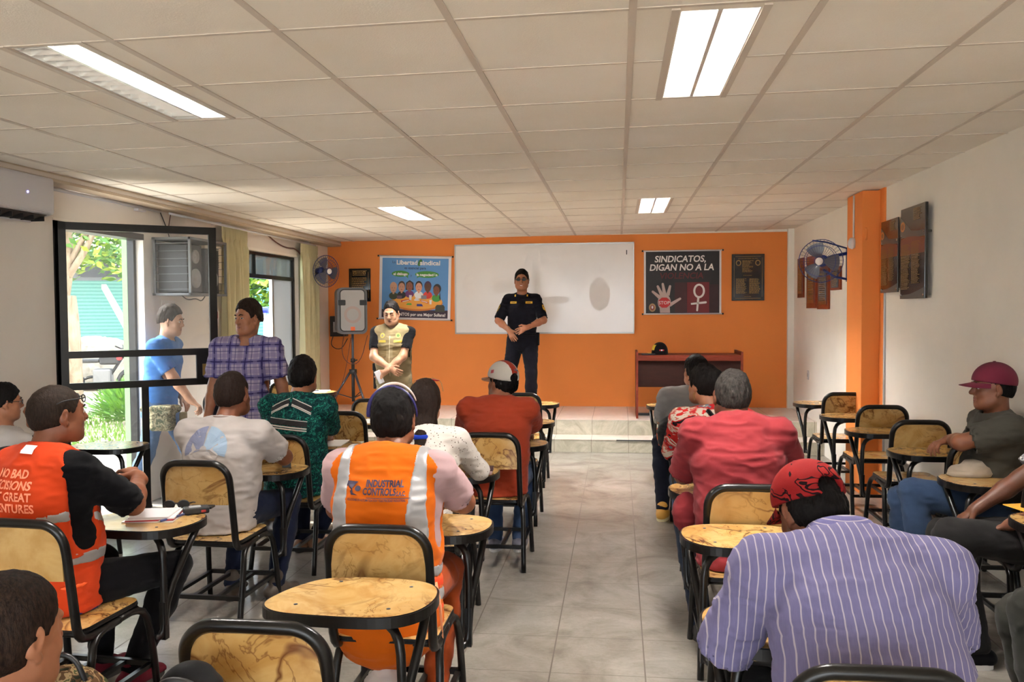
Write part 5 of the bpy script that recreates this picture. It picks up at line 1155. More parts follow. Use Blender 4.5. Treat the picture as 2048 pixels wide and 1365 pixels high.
# backpack on the flowered-blouse woman's tablet
t = thing('backpack', 'black backpack with orange trim resting on the tablet left of the flowered blouse woman', 'backpack', (.37, 5.47, TZ))
bk = mat_cloth('black nylon', (26, 24, 26), .2, .6); o = sdf('bag', [([el((0, 0, .11), (.125, .10, .13), Rm(0, .0, -.35), .03), el((.04, -.02, .07), (.12, .10, .08), None, .05), pl((0, 0, .001), (0, 0, -1))], .007, None)], bk, t, wrinkle=.005)
og = plain('orange piping', (226, 92, 44), .6)
bv = to_bvh([o])
def on_surface(pts, D, name, r, mat, parent):
    D = Vector(D).normalized(); out = []
    for p in pts:
        p = Vector(p); h = bv.ray_cast(p+D*.4, -D)
        if h[0] is not None: out.append(h[0]+D*.001)
    m = MB(); m.tube(out, r, mat, 6, sub=1); m.build(name, parent)
on_surface([(-.11, 0, .20), (-.13, 0, .15), (-.13, 0, .09), (-.11, 0, .04)], (-.7, -1, 0), 'piping', .006, og, t)
on_surface([(.06, 0, .20), (.02, 0, .16), (-.02, 0, .12), (-.05, 0, .07), (-.05, 0, .03)], (-.3, -1, .1), 'piping', .010, og, t)
m = MB(); m.tube([(-.02, -.08, .20), (.01, -.09, .25), (.05, -.06, .22)], .008, bk, 6, sub=2); m.build('handle', t)
# camouflage backpack, pink bag, black bag, plastic bag on the floor
t = thing('camouflage_backpack', 'camouflage backpack on the floor behind the slogan vest man chair', 'backpack', (-1.98, 2.80, 0))
cm = mat_blotch('camouflage', [(0, (62, 66, 40)), (.42, (142, 118, 86)), (.52, (84, 62, 42)), (.62, (40, 40, 30))], 18, 1.2); o = sdf('bag', [([el((0, 0, .17), (.15, .12, .17), None, .03), el((.08, -.04, .10), (.11, .09, .10), None, .04), pl((0, 0, .002), (0, 0, -1))], .008, None)], cm, t, wrinkle=.008)
m = MB(); m.tube([(-.06, -.04, .32), (-.03, -.04, .40), (.05, -.04, .39), (.08, -.03, .30)], .010, M['dark'], 6, sub=2); m.tube([(.10, -.08, .28), (.14, -.09, .25), (.17, -.07, .29)], .006, M['dark'], 6, sub=2); m.build('strap', t)
t = thing('black_handbag', 'black rounded bag on a tablet at the bottom edge beside the nearest chair', 'bag', (-.955, 1.76, TZ+.001)); o = sdf('bag', [([el((0, 0, .05), (.075, .075, .075), None, .03), pl((0, 0, .001), (0, 0, -1))], .007, None)], bk, t, wrinkle=.003)
m = MB(); m.tube([(-.06, -.045, .07), (-.03, -.055, .11), (.03, -.055, .11), (.06, -.045, .07)], .008, M['dark'], 6, sub=2); m.build('zip', t)
t = thing('plastic_bag', 'translucent white plastic bag with red contents under the orange vest man chair', 'plastic bag', (-.86, 3.02, 0.002))
pb = NT('thin plastic'); pb.color((.9, .88, .88, 1)); pb.set(.35); pb.b.inputs['Alpha'].default_value = .55; o = sdf('bag', [([el((0, 0, .13), (.12, .10, .14), None, .03), rc((0, 0, .2), (.0, .02, .36), .07, .02, .04), pl((0, 0, .002), (0, 0, -1))], .008, None)], pb.m, t, wrinkle=.010)
o = sdf('red_contents', [([el((.0, 0, .10), (.06, .05, .09), None, .03)], .008, None)], plain('red plastic', (206, 44, 34), .4), t)
t = thing('pink_shoe_bag', 'crimson pink cloth bag on the floor under the slogan vest man legs', 'bag', (-1.72, 3.18, .002)); o = sdf('bag', [([el((0, 0, .05), (.13, .10, .06), None, .03), el((.10, .06, .06), (.08, .06, .05), None, .03), pl((0, 0, .001), (0, 0, -1))], .007, None)], mat_cloth('crimson cloth', (186, 30, 62), .15), t, wrinkle=.006)
m = MB(); m.tube([(.10, .0, .09), (.17, -.02, .11), (.22, .02, .06)], .005, mat_cloth('crimson cloth', (186, 30, 62)), 6, sub=2); m.build('drawstring', t)

# ------------------------------------------------------------------ outside
m = MB(); m.box(-60, XL-.16, -20, 60, -.22, -.12, mat_blotch('yard ground', [(.25, (112, 104, 88)), (.5, (140, 130, 114)), (.7, (84, 94, 58))], .8, 1, .9, 4, False)); struct('ground', m)
m = MB(); m.box(-6.2, XL-.16, 3, 12, -.119, -.02, mat_paint('concrete path', (186, 180, 170))); struct('path', m)
m = MB(); m.box(-9.5, -9.2, 4, 26, -.119, .10, mat_paint('concrete kerb', (190, 186, 178))); struct('kerb', m)
m = MB(); gl_ = plain('grass', (86, 120, 36), .8); r = random.Random(3)
for i in range(5000):
    x, y = r.uniform(-9.1, -6.3), r.uniform(7, 15); h = r.uniform(.04, .12); a = r.uniform(0, PI); dx, dy = .012*math.cos(a), .012*math.sin(a)
    m.add([(x-dx, y-dy, -.12), (x+dx, y+dy, -.12), (x+r.uniform(-.04, .04), y+r.uniform(-.04, .04), -.12+h)], [(0, 1, 2)], gl_)
tag(m.build('grass'), 'sunlit green grass in the yard beyond the doorway', 'grass', kind='stuff')
t = thing('green_post', 'pale green painted post just outside the doorway', 'post', (-4.485, 7.33, -.02)); m = MB(); m.box(-.045, .045, -.045, .045, 0, 2.9, plain('pale green paint', (96, 126, 88), .5)); m.build('shaft', t); m = MB(); m.box(-.10, .10, -.09, .09, 0, .03, plain('pale green paint', (96, 126, 88))); m.build('foot_plate', t)
bark = mat_blotch('bark', [(.3, (110, 92, 74)), (.6, (146, 130, 110))], 9, 1, .9, 4, False, (1, 1, .4)); leafm = [plain('leaf a', (70, 108, 22), .55), plain('leaf b', (124, 146, 36), .55), plain('leaf c', (60, 104, 30), .55)]
def tree(x, y, label, trunk, blobs, n, seed, leaf=.09, name='tree', grp='trees in the yard'):
    t = thing(name, label, 'tree', (x, y, -.12), group=grp); r = random.Random(seed); m = MB()
    for path, rad in trunk: m.tube(path, rad, bark, 9, sub=2)
    m.build('trunk', t); m = MB()
    for i in range(n):
        c, R_ = blobs[i % len(blobs)]; d = Vector((r.gauss(0, 1), r.gauss(0, 1), r.gauss(0, .8))).normalized()*(r.random()**.4)*R_; p = Vector(c)+d
        a = Vector((r.uniform(-1, 1), r.uniform(-1, 1), r.uniform(-.6, .6))).normalized(); b = a.orthogonal().normalized(); L = leaf*r.uniform(.6, 1.3)
        m.add([tuple(p-a*L), tuple(p+b*L*.45), tuple(p+a*L), tuple(p-b*L*.45)], [(0, 1, 2, 3)], leafm[r.randrange(3)])
    m.build('foliage', t); return t
tree(-8.35, 11.9, 'pale barked tree with forked trunk seen through the doorway', [([(0, 0, 0), (.02, 0, 1.2), (-.03, 0, 2.0)], (.24, .19)), ([(-.03, 0, 1.9), (.10, 0, 2.5), (.05, 0, 3.8)], (.10, .05)), ([(-.05, 0, 1.9), (-.30, .1, 2.6), (-.5, .2, 3.6)], (.14, .05)), ([(.08, 0, 2.3), (.45, 0, 2.8), (.8, .1, 3.8)], (.06, .03)), ([(.1, 0, 2.5), (.55, 0, 3.2), (.7, 0, 4.0)], (.05, .03))],
     [((0, .3, 3.1), .75), ((.8, .3, 2.85), .65), ((-.9, 0, 3.0), .8), ((.3, .8, 2.75), .55), ((1.6, .2, 3.0), .7), ((-.4, .6, 2.7), .45)], 1500, 5, .085)
tree(-8.2, 19.5, 'leafy tree behind the blue three wheeler, seen through the window', [([(0, 0, 0), (.1, 0, 2.2), (0, 0, 3.2)], (.22, .12))], [((0, 0, 2.6), 1.1), ((1.2, 0, 2.9), 1.1), ((-1.3, 0, 2.6), 1.1), ((.3, 0, 3.6), 1.1), ((2.4, .3, 3.0), 1.1), ((-2.6, .3, 2.9), 1.2)], 5200, 8, .12)
tree(-13.0, 17.0, 'far yard tree with yellow green leaves behind the pale tree', [([(0, 0, 0), (0, 0, 2.4)], (.18, .10))], [((0, 0, 4.3), 1.4), ((1.6, 0, 4.6), 1.3), ((-1.8, 0, 4.4), 1.5)], 3000, 11, .13)
t = thing('bush', 'bright green bush outside the doorway beside the green post', 'bush', (-7.75, 12.7, -.12)); m = MB(); r = random.Random(5); bl_ = [plain('bush leaf', (92, 136, 36), .6), plain('bush leaf 2', (70, 116, 32), .6)]
for i in range(1500):
    a, e_ = r.uniform(0, 2*PI), r.uniform(.1, 1.45); L = r.uniform(.25, .62); d = Vector((math.cos(a)*math.cos(e_), math.sin(a)*math.cos(e_), math.sin(e_))); p = d*L+Vector((r.uniform(-.15, .15), r.uniform(-.15, .15), 0)); u = d.orthogonal().normalized()*.018
    m.add([tuple(p-u), tuple(p+u), tuple(p+d*.14)], [(0, 1, 2)], bl_[i % 2])
m.build('foliage', t); m = MB()
for i in range(7): a = i*.9; m.tube([(0, 0, 0), (.2*math.cos(a), .2*math.sin(a), .4)], (.012, .006), bark, 5)
m.build('stems', t)
t = thing('shed', 'pale shed with turquoise corrugated wall and green edged roof across the yard', 'building', (-14.5, 22, -.12), .55)
tq = NT('turquoise sheet'); co = tq.coord(); wv = tq.n.new('ShaderNodeTexWave'); wv.bands_direction = 'Z'; wv.inputs['Scale'].default_value = 3.2; tq.l.new(co, wv.inputs[0]); tq.color(tq.ramp(wv.outputs[0], [(0, srgb(66, 128, 120)), (1, srgb(104, 158, 148))])); tq.set(.5)
m = MB(); m.box(-6, 6, 0, .12, 0, 2.65, tq.m); m.build('wall', t)
m = MB(); m.box(-6, 6, .02, .16, 2.65, 3.45, plain('shed grey', (120, 120, 126), .8)); m.build('upper_wall', t)
for x in (-3.2, -.4, 2.3): m = MB(); m.box(x, x+1.1, -.03, .0, 2.75, 3.35, plain('shed window', (60, 62, 74), .3)); m.build('window', t)
m = MB(); m.add([(-6.4, -1.1, 3.45), (6.4, -1.1, 3.45), (6.4, 3, 4.9), (-6.4, 3, 4.9), (-6.4, -1.1, 3.38), (6.4, -1.1, 3.38)], [(0, 1, 2, 3), (4, 5, 1, 0)], plain('pale roof', (170, 184, 166), .6)); m.box(-6.4, 6.4, -1.13, -1.08, 3.36, 3.50, plain('roof edge green', (110, 160, 120))); m.build('roof', t)
m = MB(); m.box(-6, 6, 2.9, 3.0, 0, 4.9, tq.m); m.build('rear_wall', t)
m = MB(); m.tube([(-8.15, 12.6, 2.05), (-5.9, 10.2, .75)], .05, plain('white beam', (190, 184, 172), .6), 4); tag(m.build('leaning_beam'), 'white beam leaning diagonally outside the doorway', 'beam')
o = sdf('tarpaulin_mound', [([el((0, 0, .4), (1.6, .9, .75), None, .1), el((1.0, 0, .2), (1.3, .8, .5), None, .2), pl((0, 0, .0), (0, 0, -1))], .06, None)], mat_cloth('tarp', (176, 166, 150), .1), None, wrinkle=.05); o.location = (-12.3, 18.4, -.12); tag(o, 'pale covered mound behind the motorcycle in the yard', 'tarpaulin')
t = thing('motorcycle', 'dark motorcycle with red tank end parked in the yard', 'motorcycle', (-10.4, 15.9, -.12), .35); kk = M['dark']
for x in (-.62, .62):
    m = MB(); m.tube([(x+.29*math.cos(a), 0, .31+.29*math.sin(a)) for a in [2*PI*k/20 for k in range(20)]], .045, kk, 8, closed=True); w_ = m.build('wheel', t); m = MB()
    for k in range(10): a = 2*PI*k/10; m.tube([(x, 0, .31), (x+.26*math.cos(a), 0, .31+.26*math.sin(a))], .006, M['steel'], 4)
    m.build('spokes', w_)
m = MB(); m.tube([(-.62, 0, .31), (-.2, 0, .45), (.2, 0, .5), (.42, 0, .85)], .03, kk, 8); m.tube([(.62, 0, .31), (.42, 0, .98)], .03, M['steel'], 8); m.tube([(-.5, 0, .6), (-.62, 0, .31)], .025, M['steel'], 8); m.build('frame', t)
m = MB(); m.box(-.65, .0, -.13, .13, .74, .82, kk); m.build('seat', t, bevel=.03); m = MB(); m.box(.0, .36, -.13, .13, .70, .90, kk); m.box(.30, .42, -.13, .13, .78, .90, plain('red tank', (190, 36, 40), .3)); m.build('fuel_tank', t, bevel=.04)
m = MB(); m.box(-.12, .22, -.14, .14, .30, .62, plain('engine grey', (120, 118, 116), .5, .5)); m.build('engine', t, bevel=.04); m = MB(); m.tube([(.36, -.32, 1.08), (.42, -.1, 1.02), (.42, .1, 1.02), (.36, .32, 1.08)], .014, kk, 6); m.build('handlebar', t)
m = MB(); m.M = Matrix.Translation((.52, 0, .92)) @ Matrix.Rotation(PI/2, 4, 'Y'); m.lathe([(0, .05), (.08, .04), (.09, 0), (.05, -.08), (0, -.09)], M['ltgrey'], 16); m.build('headlamp', t)
t = thing('three_wheeler', 'blue three wheeled taxi parked beyond the window', 'vehicle', (-8.0, 16.4, -.12), .2); bb = plain('vehicle blue', (30, 48, 178), .3)
m = MB(); m.box(-1.2, .9, -.65, .65, .35, .95, bb); m.box(.9, 1.3, -.4, .4, .45, 1.0, bb); m.build('body', t, bevel=.06); m = MB(); m.box(-1.25, 1.05, -.68, .68, 1.72, 1.84, bb); m.build('roof', t, bevel=.05)
for x in (-1.15, -.1, .95):
    for y in (-.6, .6): m = MB(); m.tube([(x, y, .9), (x, y, 1.75)], .03, M['ltgrey'], 6); m.build('roof_post', t)
m = MB(); m.box(.96, .98, -.55, .55, 1.0, 1.7, M['wglass']); m.build('windscreen', t); m = MB(); m.box(-1.22, -1.21, -.5, .5, 1.0, 1.6, M['wglass']); m.build('rear_window', t); m = MB(); m.box(-1.24, .9, -.665, -.655, .38, .50, plain('yellow stripe', (228, 196, 40))); m.build('stripe', t)
for x, y in ((-.85, -.6), (-.85, .6), (1.1, 0)): m = MB(); m.cyl((x, y-.06, .25), (x, y+.06, .25), .25, kk, 20); m.build('wheel', t)
# ------------------------------------------------------------------ the people
def person(name, label, x, y, rz, z=0, cat='person', dy=0):
    t = thing('person', label, cat, (x+x*dy/y, y+dy, z), rz); c, s = math.cos(-rz), math.sin(-rz)
    def L(px, py, pz): return (c*(px-x)-s*(py-y), s*(px-x)+c*(py-y), pz-z)
    return t, L
SK = dict(a=mat_skin('skin tan', (168, 112, 82)), b=mat_skin('skin brown', (132, 82, 58)), c=mat_skin('skin light', (196, 148, 118)), d=mat_skin('skin dark', (104, 64, 46)))
HB = mat_hair('black hair', (14, 11, 10)); HBR = mat_hair('dark brown hair', (22, 15, 12), (44, 31, 25)); HG = mat_hair('greying hair', (24, 21, 20), (66, 61, 57)); HZ = mat_hair('cropped hair', (28, 21, 17), (50, 38, 31))
JEAN = mat_cloth('blue denim', (70, 90, 124), .22); NAVY = mat_cloth('navy denim', (34, 40, 62), .2); DKC = mat_cloth('charcoal trousers', (44, 42, 42), .15); BLK = mat_cloth('black cloth', (20, 19, 22), .2); SOLE = plain('shoe sole', (60, 56, 52), .8); SOLEW = plain('white sole', (206, 202, 196), .7)
def band(J, z0, z1, fn=None): pass

# officer standing on the platform
t, L = person('officer', 'smiling person in black police uniform with yellow badges standing on the platform', -1.165, 10.28, PI, PZ)
J = pose(t, (0, .01, 1.655), stand=True, sc=1.045, fat=1.02, shw=.168, hoff=(0, .03, .175), head=(.05, .02, 0), pelvis=(0, -.02, .955),
         hands=[(-.10, .27, 1.09), (.13, .26, 1.055)], poles=[(-1, -.35, -.4), (1, -.35, -.4)], handdir=[(.85, .25, -.35), (-.45, .25, -.75)], fist=(.25, .3),
         knees=[(-.12, .10, .52), (.16, .02, .50)], ankles=[(-.11, .04, .085), (.20, -.03, .085)], toes=(-.25, .3))
body(J, SK['a'], t, palms=((.1, -.9, -.3), (.1, -.9, .2)), headvox=.0042)
face_parts(J, t, HB, teeth=True); hair(J, HB, t, low=-.03, thick=.010, top=.006, front=.072)
UN = mat_cloth('black uniform', (25, 24, 32), .25)
so, _ = shirt(J, UN, t, 'uniform_shirt', frac=.94, cuff=.058, low=.03, d=.012, neck=.060, wr=.005); collar_ring(J, UN, t, r=.066, h=.026)
trousers(J, UN, t, d=.020, legr=1.12, wr=.0045); shoes(J, mat_cloth('brown boot', (60, 40, 34)), SOLE, t)
yl = plain('badge yellow', (214, 168, 44), .6); dk = plain('badge dark', (60, 46, 30), .6); shp = [so]
for x in (-.095, .095):
    n = drape('name_badge', [gridpatch(x-.040, x+.040, 1.375, 1.400)], shp, (0, .1, 0), (-1, 0, 0), (0, 0, 1), yl, t, D=(0, 1, 0), lift=.004)
    drape('badge_mark', [gridpatch(x-.03, x+.02, 1.384, 1.390, 3, 2)], shp, (0, .1, 0), (-1, 0, 0), (0, 0, 1), dk, t, D=(0, 1, 0), lift=.006)
    drape('pocket_flap', [gridpatch(x-.055, x+.055, 1.32, 1.365)], shp, (0, .1, 0), (-1, 0, 0), (0, 0, 1), mat_cloth('uniform flap', (30, 29, 38), .2), t, D=(0, 1, 0), lift=.005)
    drape('collar_pin', [gridpatch(x*.78-.008, x*.78+.008, 1.475, 1.505, 4, 4)], shp, (0, .1, 0), (-1, 0, 0), (0, 0, 1), yl, t, D=(0, 1, .5), lift=.010)
for s in (-1, 1):
    S_, E_ = J['S'][(s+1)//2], J['E'][(s+1)//2]; c = S_+(E_-S_)*.42
    drape('sleeve_patch', [([(.035*math.cos(a), .045*math.sin(a)) for a in [2*PI*k/20 for k in range(20)]], [tuple(range(20))])], shp, tuple(c), (0, -s, 0), (0, 0, 1), yl, t, D=(s, .5, 0), lift=.004)
m = MB(); n_ = 26; P_ = J['P']; m.tube([(.178*math.cos(a), -.02+.138*math.sin(a), .995) for a in [2*PI*k/n_ for k in range(n_)]], (.006, .022), BLK, 6, flat=(0, 0, 1), closed=True); b_ = m.build('belt', t)
m = MB(); m.box(-.21, -.165, -.05, .05, .86, 1.02, BLK); m.build('belt_pouch', t, bevel=.01)
gl = glasses(J, t, M['dark'], plain('tinted lens', (40, 30, 28), .1), 'glasses', rl=.024, rh=.015, thick=.003)
W1, E1 = J['W'][0], J['E'][0]; d_ = unit(E1-W1); m = MB(); m.tube([tuple(W1+d_*.025), tuple(W1+d_*.05)], [.033, .034], M['steel'], 14); m.build('wristwatch', t)


# standing person in khaki vest
t, L = person('vest', 'person in khaki utility vest and black polo standing with head bowed by the blue banner', -2.41, 8.9, PI+.02)
J = pose(t, (0, .08, 1.60), stand=True, sc=1.02, fat=1.06, shw=.178, hoff=(0, .06, .155), head=(-.03, -.28, 0), pelvis=(0, 0, .93),
         hands=[(.02, .27, .985), (-.02, .25, 1.02)], poles=[(-1, .1, -.5), (1, .1, -.5)], handdir=[(.75, .1, -.55), (-.75, .35, -.35)], fist=(.7, .6), toes=(-.2, .2))
body(J, SK['c'], t, palms=((0, -.9, -.2), (0, -.95, 0)), headvox=.0042)
face_parts(J, t, HB, closed=True); hair(J, HB, t, low=-.03, thick=.008, top=.004, front=.082)
po, _ = shirt(J, BLK, t, 'polo_shirt', frac=.72, cuff=.060, low=.0, d=.008); collar_ring(J, BLK, t, r=.068, h=.024)
KH = mat_cloth('khaki vest cloth', (166, 148, 112), .14); C, up, X = J['C'], J['up'], J['X']
vp = torso(J, .026, .04)+[el(J['S'][0]+V3(-.055, 0, -.02), (.045, .16, .09), None, .02, '-'), el(J['S'][1]+V3(.055, 0, -.02), (.055, .16, .10), None, .02, '-')]
for i in (0, 1): s = -1 if i == 0 else 1; vp += [rc(J['S'][i]+V3(s*.050, 0, .05), J['S'][i]+V3(s*.060, .02, -.24), .068, .070, .01, '-')]
vp += [rc(C+V3(0, .05, .12), C+V3(0, .17, -.03), .085, .04, .01, '-')]
vo = sdf('utility_vest', [(vp, .0085, None)], KH, t, wrinkle=.004)
gb = [vo]; org = (0, .12, 0)
for x in (-.085, .085):
    drape('vest_pocket', [gridpatch(x-.05, x+.05, 1.14, 1.26)], gb, org, (-1, 0, 0), (0, 0, 1), mat_cloth('khaki pocket', (146, 126, 88), .1), t, D=(0, 1, 0), lift=.010)
    drape('pocket_flap', [gridpatch(x-.053, x+.053, 1.245, 1.275)], gb, org, (-1, 0, 0), (0, 0, 1), KH, t, D=(0, 1, 0), lift=.016)
    drape('name_strip', [gridpatch(x-.042, x+.042, 1.29, 1.314)], gb, org, (-1, 0, 0), (0, 0, 1), plain('strip yellow', (190, 164, 60)), t, D=(0, 1, 0), lift=.006)
    drape('round_badge', [([(x+.026*math.cos(a), 1.362+.028*math.sin(a)) for a in [2*PI*k/16 for k in range(16)]], [tuple(range(16))])], gb, org, (-1, 0, 0), (0, 0, 1), plain('badge gold', (206, 180, 84)), t, D=(0, 1, .1), lift=.006)
    drape('badge_centre', [([(x+.015*math.cos(a), 1.360+.016*math.sin(a)) for a in [2*PI*k/12 for k in range(12)]], [tuple(range(12))])], gb, org, (-1, 0, 0), (0, 0, 1), plain('badge green', (70, 104, 50)) if x > 0 else plain('badge grey', (150, 140, 120)), t, D=(0, 1, .1), lift=.008)
drape('zip', [gridpatch(-.004, .004, .93, 1.36, 1, 20)], gb, org, (-1, 0, 0), (0, 0, 1), plain('zip metal', (170, 158, 128), .4), t, D=(0, 1, 0), lift=.006)
trousers(J, mat_cloth('beige trousers', (196, 178, 142), .1), t, d=.02, legr=1.1, wr=.006); shoes(J, M['shoe'], SOLE, t)
m = MB(); m.box(-.03, .03, -.07, .07, -.012, .012, M['ltgrey']); o = m.build('mobile_phone', None, bevel=.004)
hc = J['W'][0]; o.parent = t; o.matrix_parent_inverse = Matrix(); o.location = Vector((-hc[0]*0+.085, .285, .93)); o.rotation_euler = (PI/2, .4, 0.5); o.name = 'held_phone'
m = MB(); m.box(.19, .225, -.04, .02, .78, 1.02, M['dark']); m.box(.185, .23, -.03, .03, .98, 1.06, M['dark']); m.build('holster', t, bevel=.008)

# man in the plaid shirt
t, L = person('plaid', 'person in purple and white plaid short sleeved shirt standing by the window looking left', -2.68, 5.9, PI+.18)
J = pose(t, (0, .03, 1.575), stand=True, sc=1.0, fat=1.04, shw=.185, hoff=(-.02, .03, .165), head=(-.60, -.05, .03), pelvis=(0.02, 0, .90),
         hands=[(-.28, .02, .78), (.29, .12, .80)], poles=[(-.3, -1, 0), (.3, -1, -.3)], toes=(-.2, .2), fist=(.5, .4))
body(J, SK['a'], t, headvox=.0042, nose=1.04); face_parts(J, t, HBR, look=(-1, 0)); hair(J, HBR, t, low=-.03, thick=.010, top=.012, front=.078)
PL = mat_wave_plaid('plaid shirt cloth', (164, 152, 172), [((92, 86, 140), 1, .5, .16, .7), ((48, 42, 92), 1, .5, .05, .9), ((124, 114, 150), 1, .12, .12, .5), ((60, 54, 104), 1, .86, .03, .6)], .115)
so, _ = shirt(J, PL, t, frac=.80, cuff=.075, low=.07, d=.022, neck=.058, extra=[rc(J['C']+V3(0, .12, -.01), J['C']+V3(0, .155, -.16), .062, .014, .01, '-')], wr=.006); collar_ring(J, PL, t, r=.066, h=.022, k=1.3)
m = MB(); 
for z in (1.13, 1.03, .93): m.M = Matrix.Translation((.0, .165, z)) @ Matrix.Rotation(-PI/2, 4, 'X'); m.lathe([(0, .003), (.006, .002), (.006, 0)], M['ltgrey'], 10)
m.build('shirt_button', t)
trousers(J, mat_cloth('khaki trousers', (120, 98, 70), .1), t, d=.02, legr=1.1); shoes(J, M['shoe'], SOLE, t)

# person in blue coming through the doorway
t, L = person('blue', 'person in blue t-shirt and jeans with camouflage waist pouch walking in behind the glass door', -3.74, 6.66, -PI/2+.12)
J = pose(t, L(-3.70, 6.64, 1.55), stand=True, sc=.98, fat=.98, shw=.185, hoff=(0, .05, .16), head=(0, -.15, 0), pelvis=(0, -.08, .88),
         hands=[(-.20, .02, .90), (.16, .26, .87)], poles=[(-.3, -1, 0), (.5, -1, -.2)], knees=[(-.09, .10, .48), (.09, -.16, .46)], ankles=[(-.10, .24, .085), (.10, -.30, .13)], handdir=[None, (-.1, .75, -.6)], fist=(.6, 1.0))
body(J, SK['c'], t, headvox=.0042); face_parts(J, t, HBR); hair(J, HBR, t, low=-.03, thick=.011, top=.010, front=.075)
shirt(J, mat_cloth('blue t-shirt', (74, 130, 204), .1), t, 't_shirt', frac=.80, cuff=.064, low=.06, d=.014, neck=.064); trousers(J, mat_cloth('faded jeans', (96, 122, 160), .2), t, d=.012); shoes(J, M['shoe'], SOLE, t)
cam_ = mat_blotch('pouch camouflage', [(0, (74, 78, 60)), (.45, (134, 124, 100)), (.55, (92, 86, 66)), (.65, (54, 56, 44))], 26, 1.2)
sdf('waist_pouch', [([bx((.19, .02, .76), (.035, .075, .085), None, .015, .02), bx((.225, .02, .74), (.015, .055, .055), None, .012, .02), rc((.14, .12, .83), (.16, -.15, .83), .03, .03, .02)], .007, None)], cam_, t, wrinkle=.003)
m = MB(); m.box(.10, .16, .14, .19, .66, .80, mat_cloth('tan holster', (120, 104, 70))); m.build('side_pouch', t, bevel=.01)

# person in red plaid by the wall, mostly hidden
t, L = person('redplaid', 'person in red and white plaid shirt seated by the left wall behind the door lock', -3.50, 7.28, -PI/2, dy=0.0)
J = pose(t, (0, .06, 1.21), lean=.25, hoff=(0, .07, .15), shw=.165, head=(.3, 0, 0))
body(J, SK['a'], t, coarse=.011, headvox=.0055); face_parts(J, t, HB, lips=False); hair(J, HB, t, low=-.05, thick=.014)
RP = mat_wave_plaid('red plaid cloth', (214, 206, 210), [((190, 44, 62), 1, .5, .20, .7), ((46, 50, 96), 1, .0, .16, .6)], .13)
shirt(J, RP, t, kind='long', frac=.9, low=.05, d=.02); trousers(J, NAVY, t); shoes(J, M['shoe'], SOLE, t)

# person with glasses at the left edge
t, L = person('glasses', 'person with glasses in a white shirt at the left edge, hand raised to the chin', -3.70, 4.82, -.75)
J = pose(t, L(-3.755, 4.76, 1.075), c7=L(-3.775, 4.77, .90), pelvis=(0, -.07, .53), shw=.16, head=(-.05, -.05, 0), sc=.93,
         hands=[(-.10, .22, .90), L(-3.635, 4.84, .96)], poles=[(-.6, 0, -1), (.5, .3, -1)], handdir=[None, (-.3, .2, .9)], fist=(1.2, 1.2))
body(J, SK['a'], t, coarse=.0095, headvox=.0045); face_parts(J, t, HB); hair(J, HB, t, low=-.045, thick=.012); glasses(J, t, M['dark'], None, thick=.0018)
shirt(J, mat_cloth('white shirt', (214, 206, 200), .05), t, frac=.85, cuff=.066, low=.04, d=.016); collar_ring(J, mat_cloth('white shirt', (214, 206, 200), .05), t); trousers(J, NAVY, t); shoes(J, M['shoe'], SOLE, t)

# reflective safety vests
def safety_vest(J, t, mat, low=.08, d=.028, arm=.075, neckr=.088, dz=0, vox=.008, wr=.004, extra=None, seed=4, back=.0):
    C, X, up = J['C'], J['X'], J['up']; fw = np.cross(up, X); vp = torso(J, d, low)+(extra or [])
    for i in (0, 1): s = -1 if i == 0 else 1; S_ = J['S'][i]; vp += [rc(S_+X*s*.045+up*.09, S_+X*s*.055-up*.24, arm, arm*.95, .012, '-')]
    vp += [ec(C+up*.02+fw*.035, C+up*.14+fw*.06, (neckr, neckr*.8), (neckr+.02, neckr), X, .008, '-')]
    if extra is None: vp += [pl((0, 0, .451), (0, 0, -1))]
    return sdf('safety_vest', [(vp, vox, None)], mat, t, wrinkle=wr, seed=seed), vp
def vest_band(J, vp, t, p, n, hw, mat, name='reflective_band', lift=.0022, vox=.007, side=None, wr=0, seed=4):
    n = unit(n); p = V3(p); pr = vp+[pl(p+n*hw, n), pl(p-n*hw, -n)]
    if side is not None: pr += side
    return sdf(name, [(pr, vox, None)], mat, t, infl=0, wrinkle=wr, seed=seed)
def inflate(vp, k):
    out = []
    for p in vp:
        q = dict(p)
        if q['op'] == '+':
            if q['t'] == 'rc': q['r1'] += k; q['r2'] += k
            elif q['t'] == 'ec': q['ra'] = tuple(a+k for a in q['ra']); q['rb'] = tuple(a+k for a in q['rb'])
            elif q['t'] == 'el': q['r'] = tuple(a+k for a in q['r'])
        out.append(q)
    return out

# slogan vest man (left foreground)
t, L = person('slogan', 'person in red orange vest with pale slogan, glasses pushed up on cropped hair', -2.16, 3.00, -.22, dy=0.13)
J = pose(t, L(-2.19, 3.07, 1.205), c7=L(-2.22, 3.00, 1.045), pelvis=(0, -.04, .55), fat=1.16, shw=.185, head=(-.42, .02, 0),
         hands=[L(-2.22, 3.32, .86), L(-2.02, 3.36, .89)], poles=[(-.8, -.2, -.8), (.8, -.1, -.8)], knees=[(-.14, .36, .51), (.24, .40, .51)], ankles=[(-.10, .30, .085), (.12, .26, .085)], fist=(.9, .8), handdir=[(.9, .4, 0), (-.9, .3, .3)])
body(J, SK['b'], t, headvox=.0042); face_parts(J, t, HZ); hair(J, HZ, t, low=-.055, thick=.006, noise=.0012, top=-.004)
g_ = glasses(J, t, M['dark'], glass('spectacle lens', (.9, .9, .9), .05), up=.055, back=-.012, thick=.0025)
shirt(J, BLK, t, kind='tee', frac=.98, cuff=.058, low=.10, d=.016, wr=.006)
u2 = mat_cloth('royal blue cloth', (44, 44, 120), .15); sdf('blue_undershirt', [(torso(J, .020, .11)+[pl(J['P']+V3(0, 0, -.045), (0, 0, 1)), pl((0, 0, .449), (0, 0, -1))], .009, None)], u2, t, wrinkle=.004)
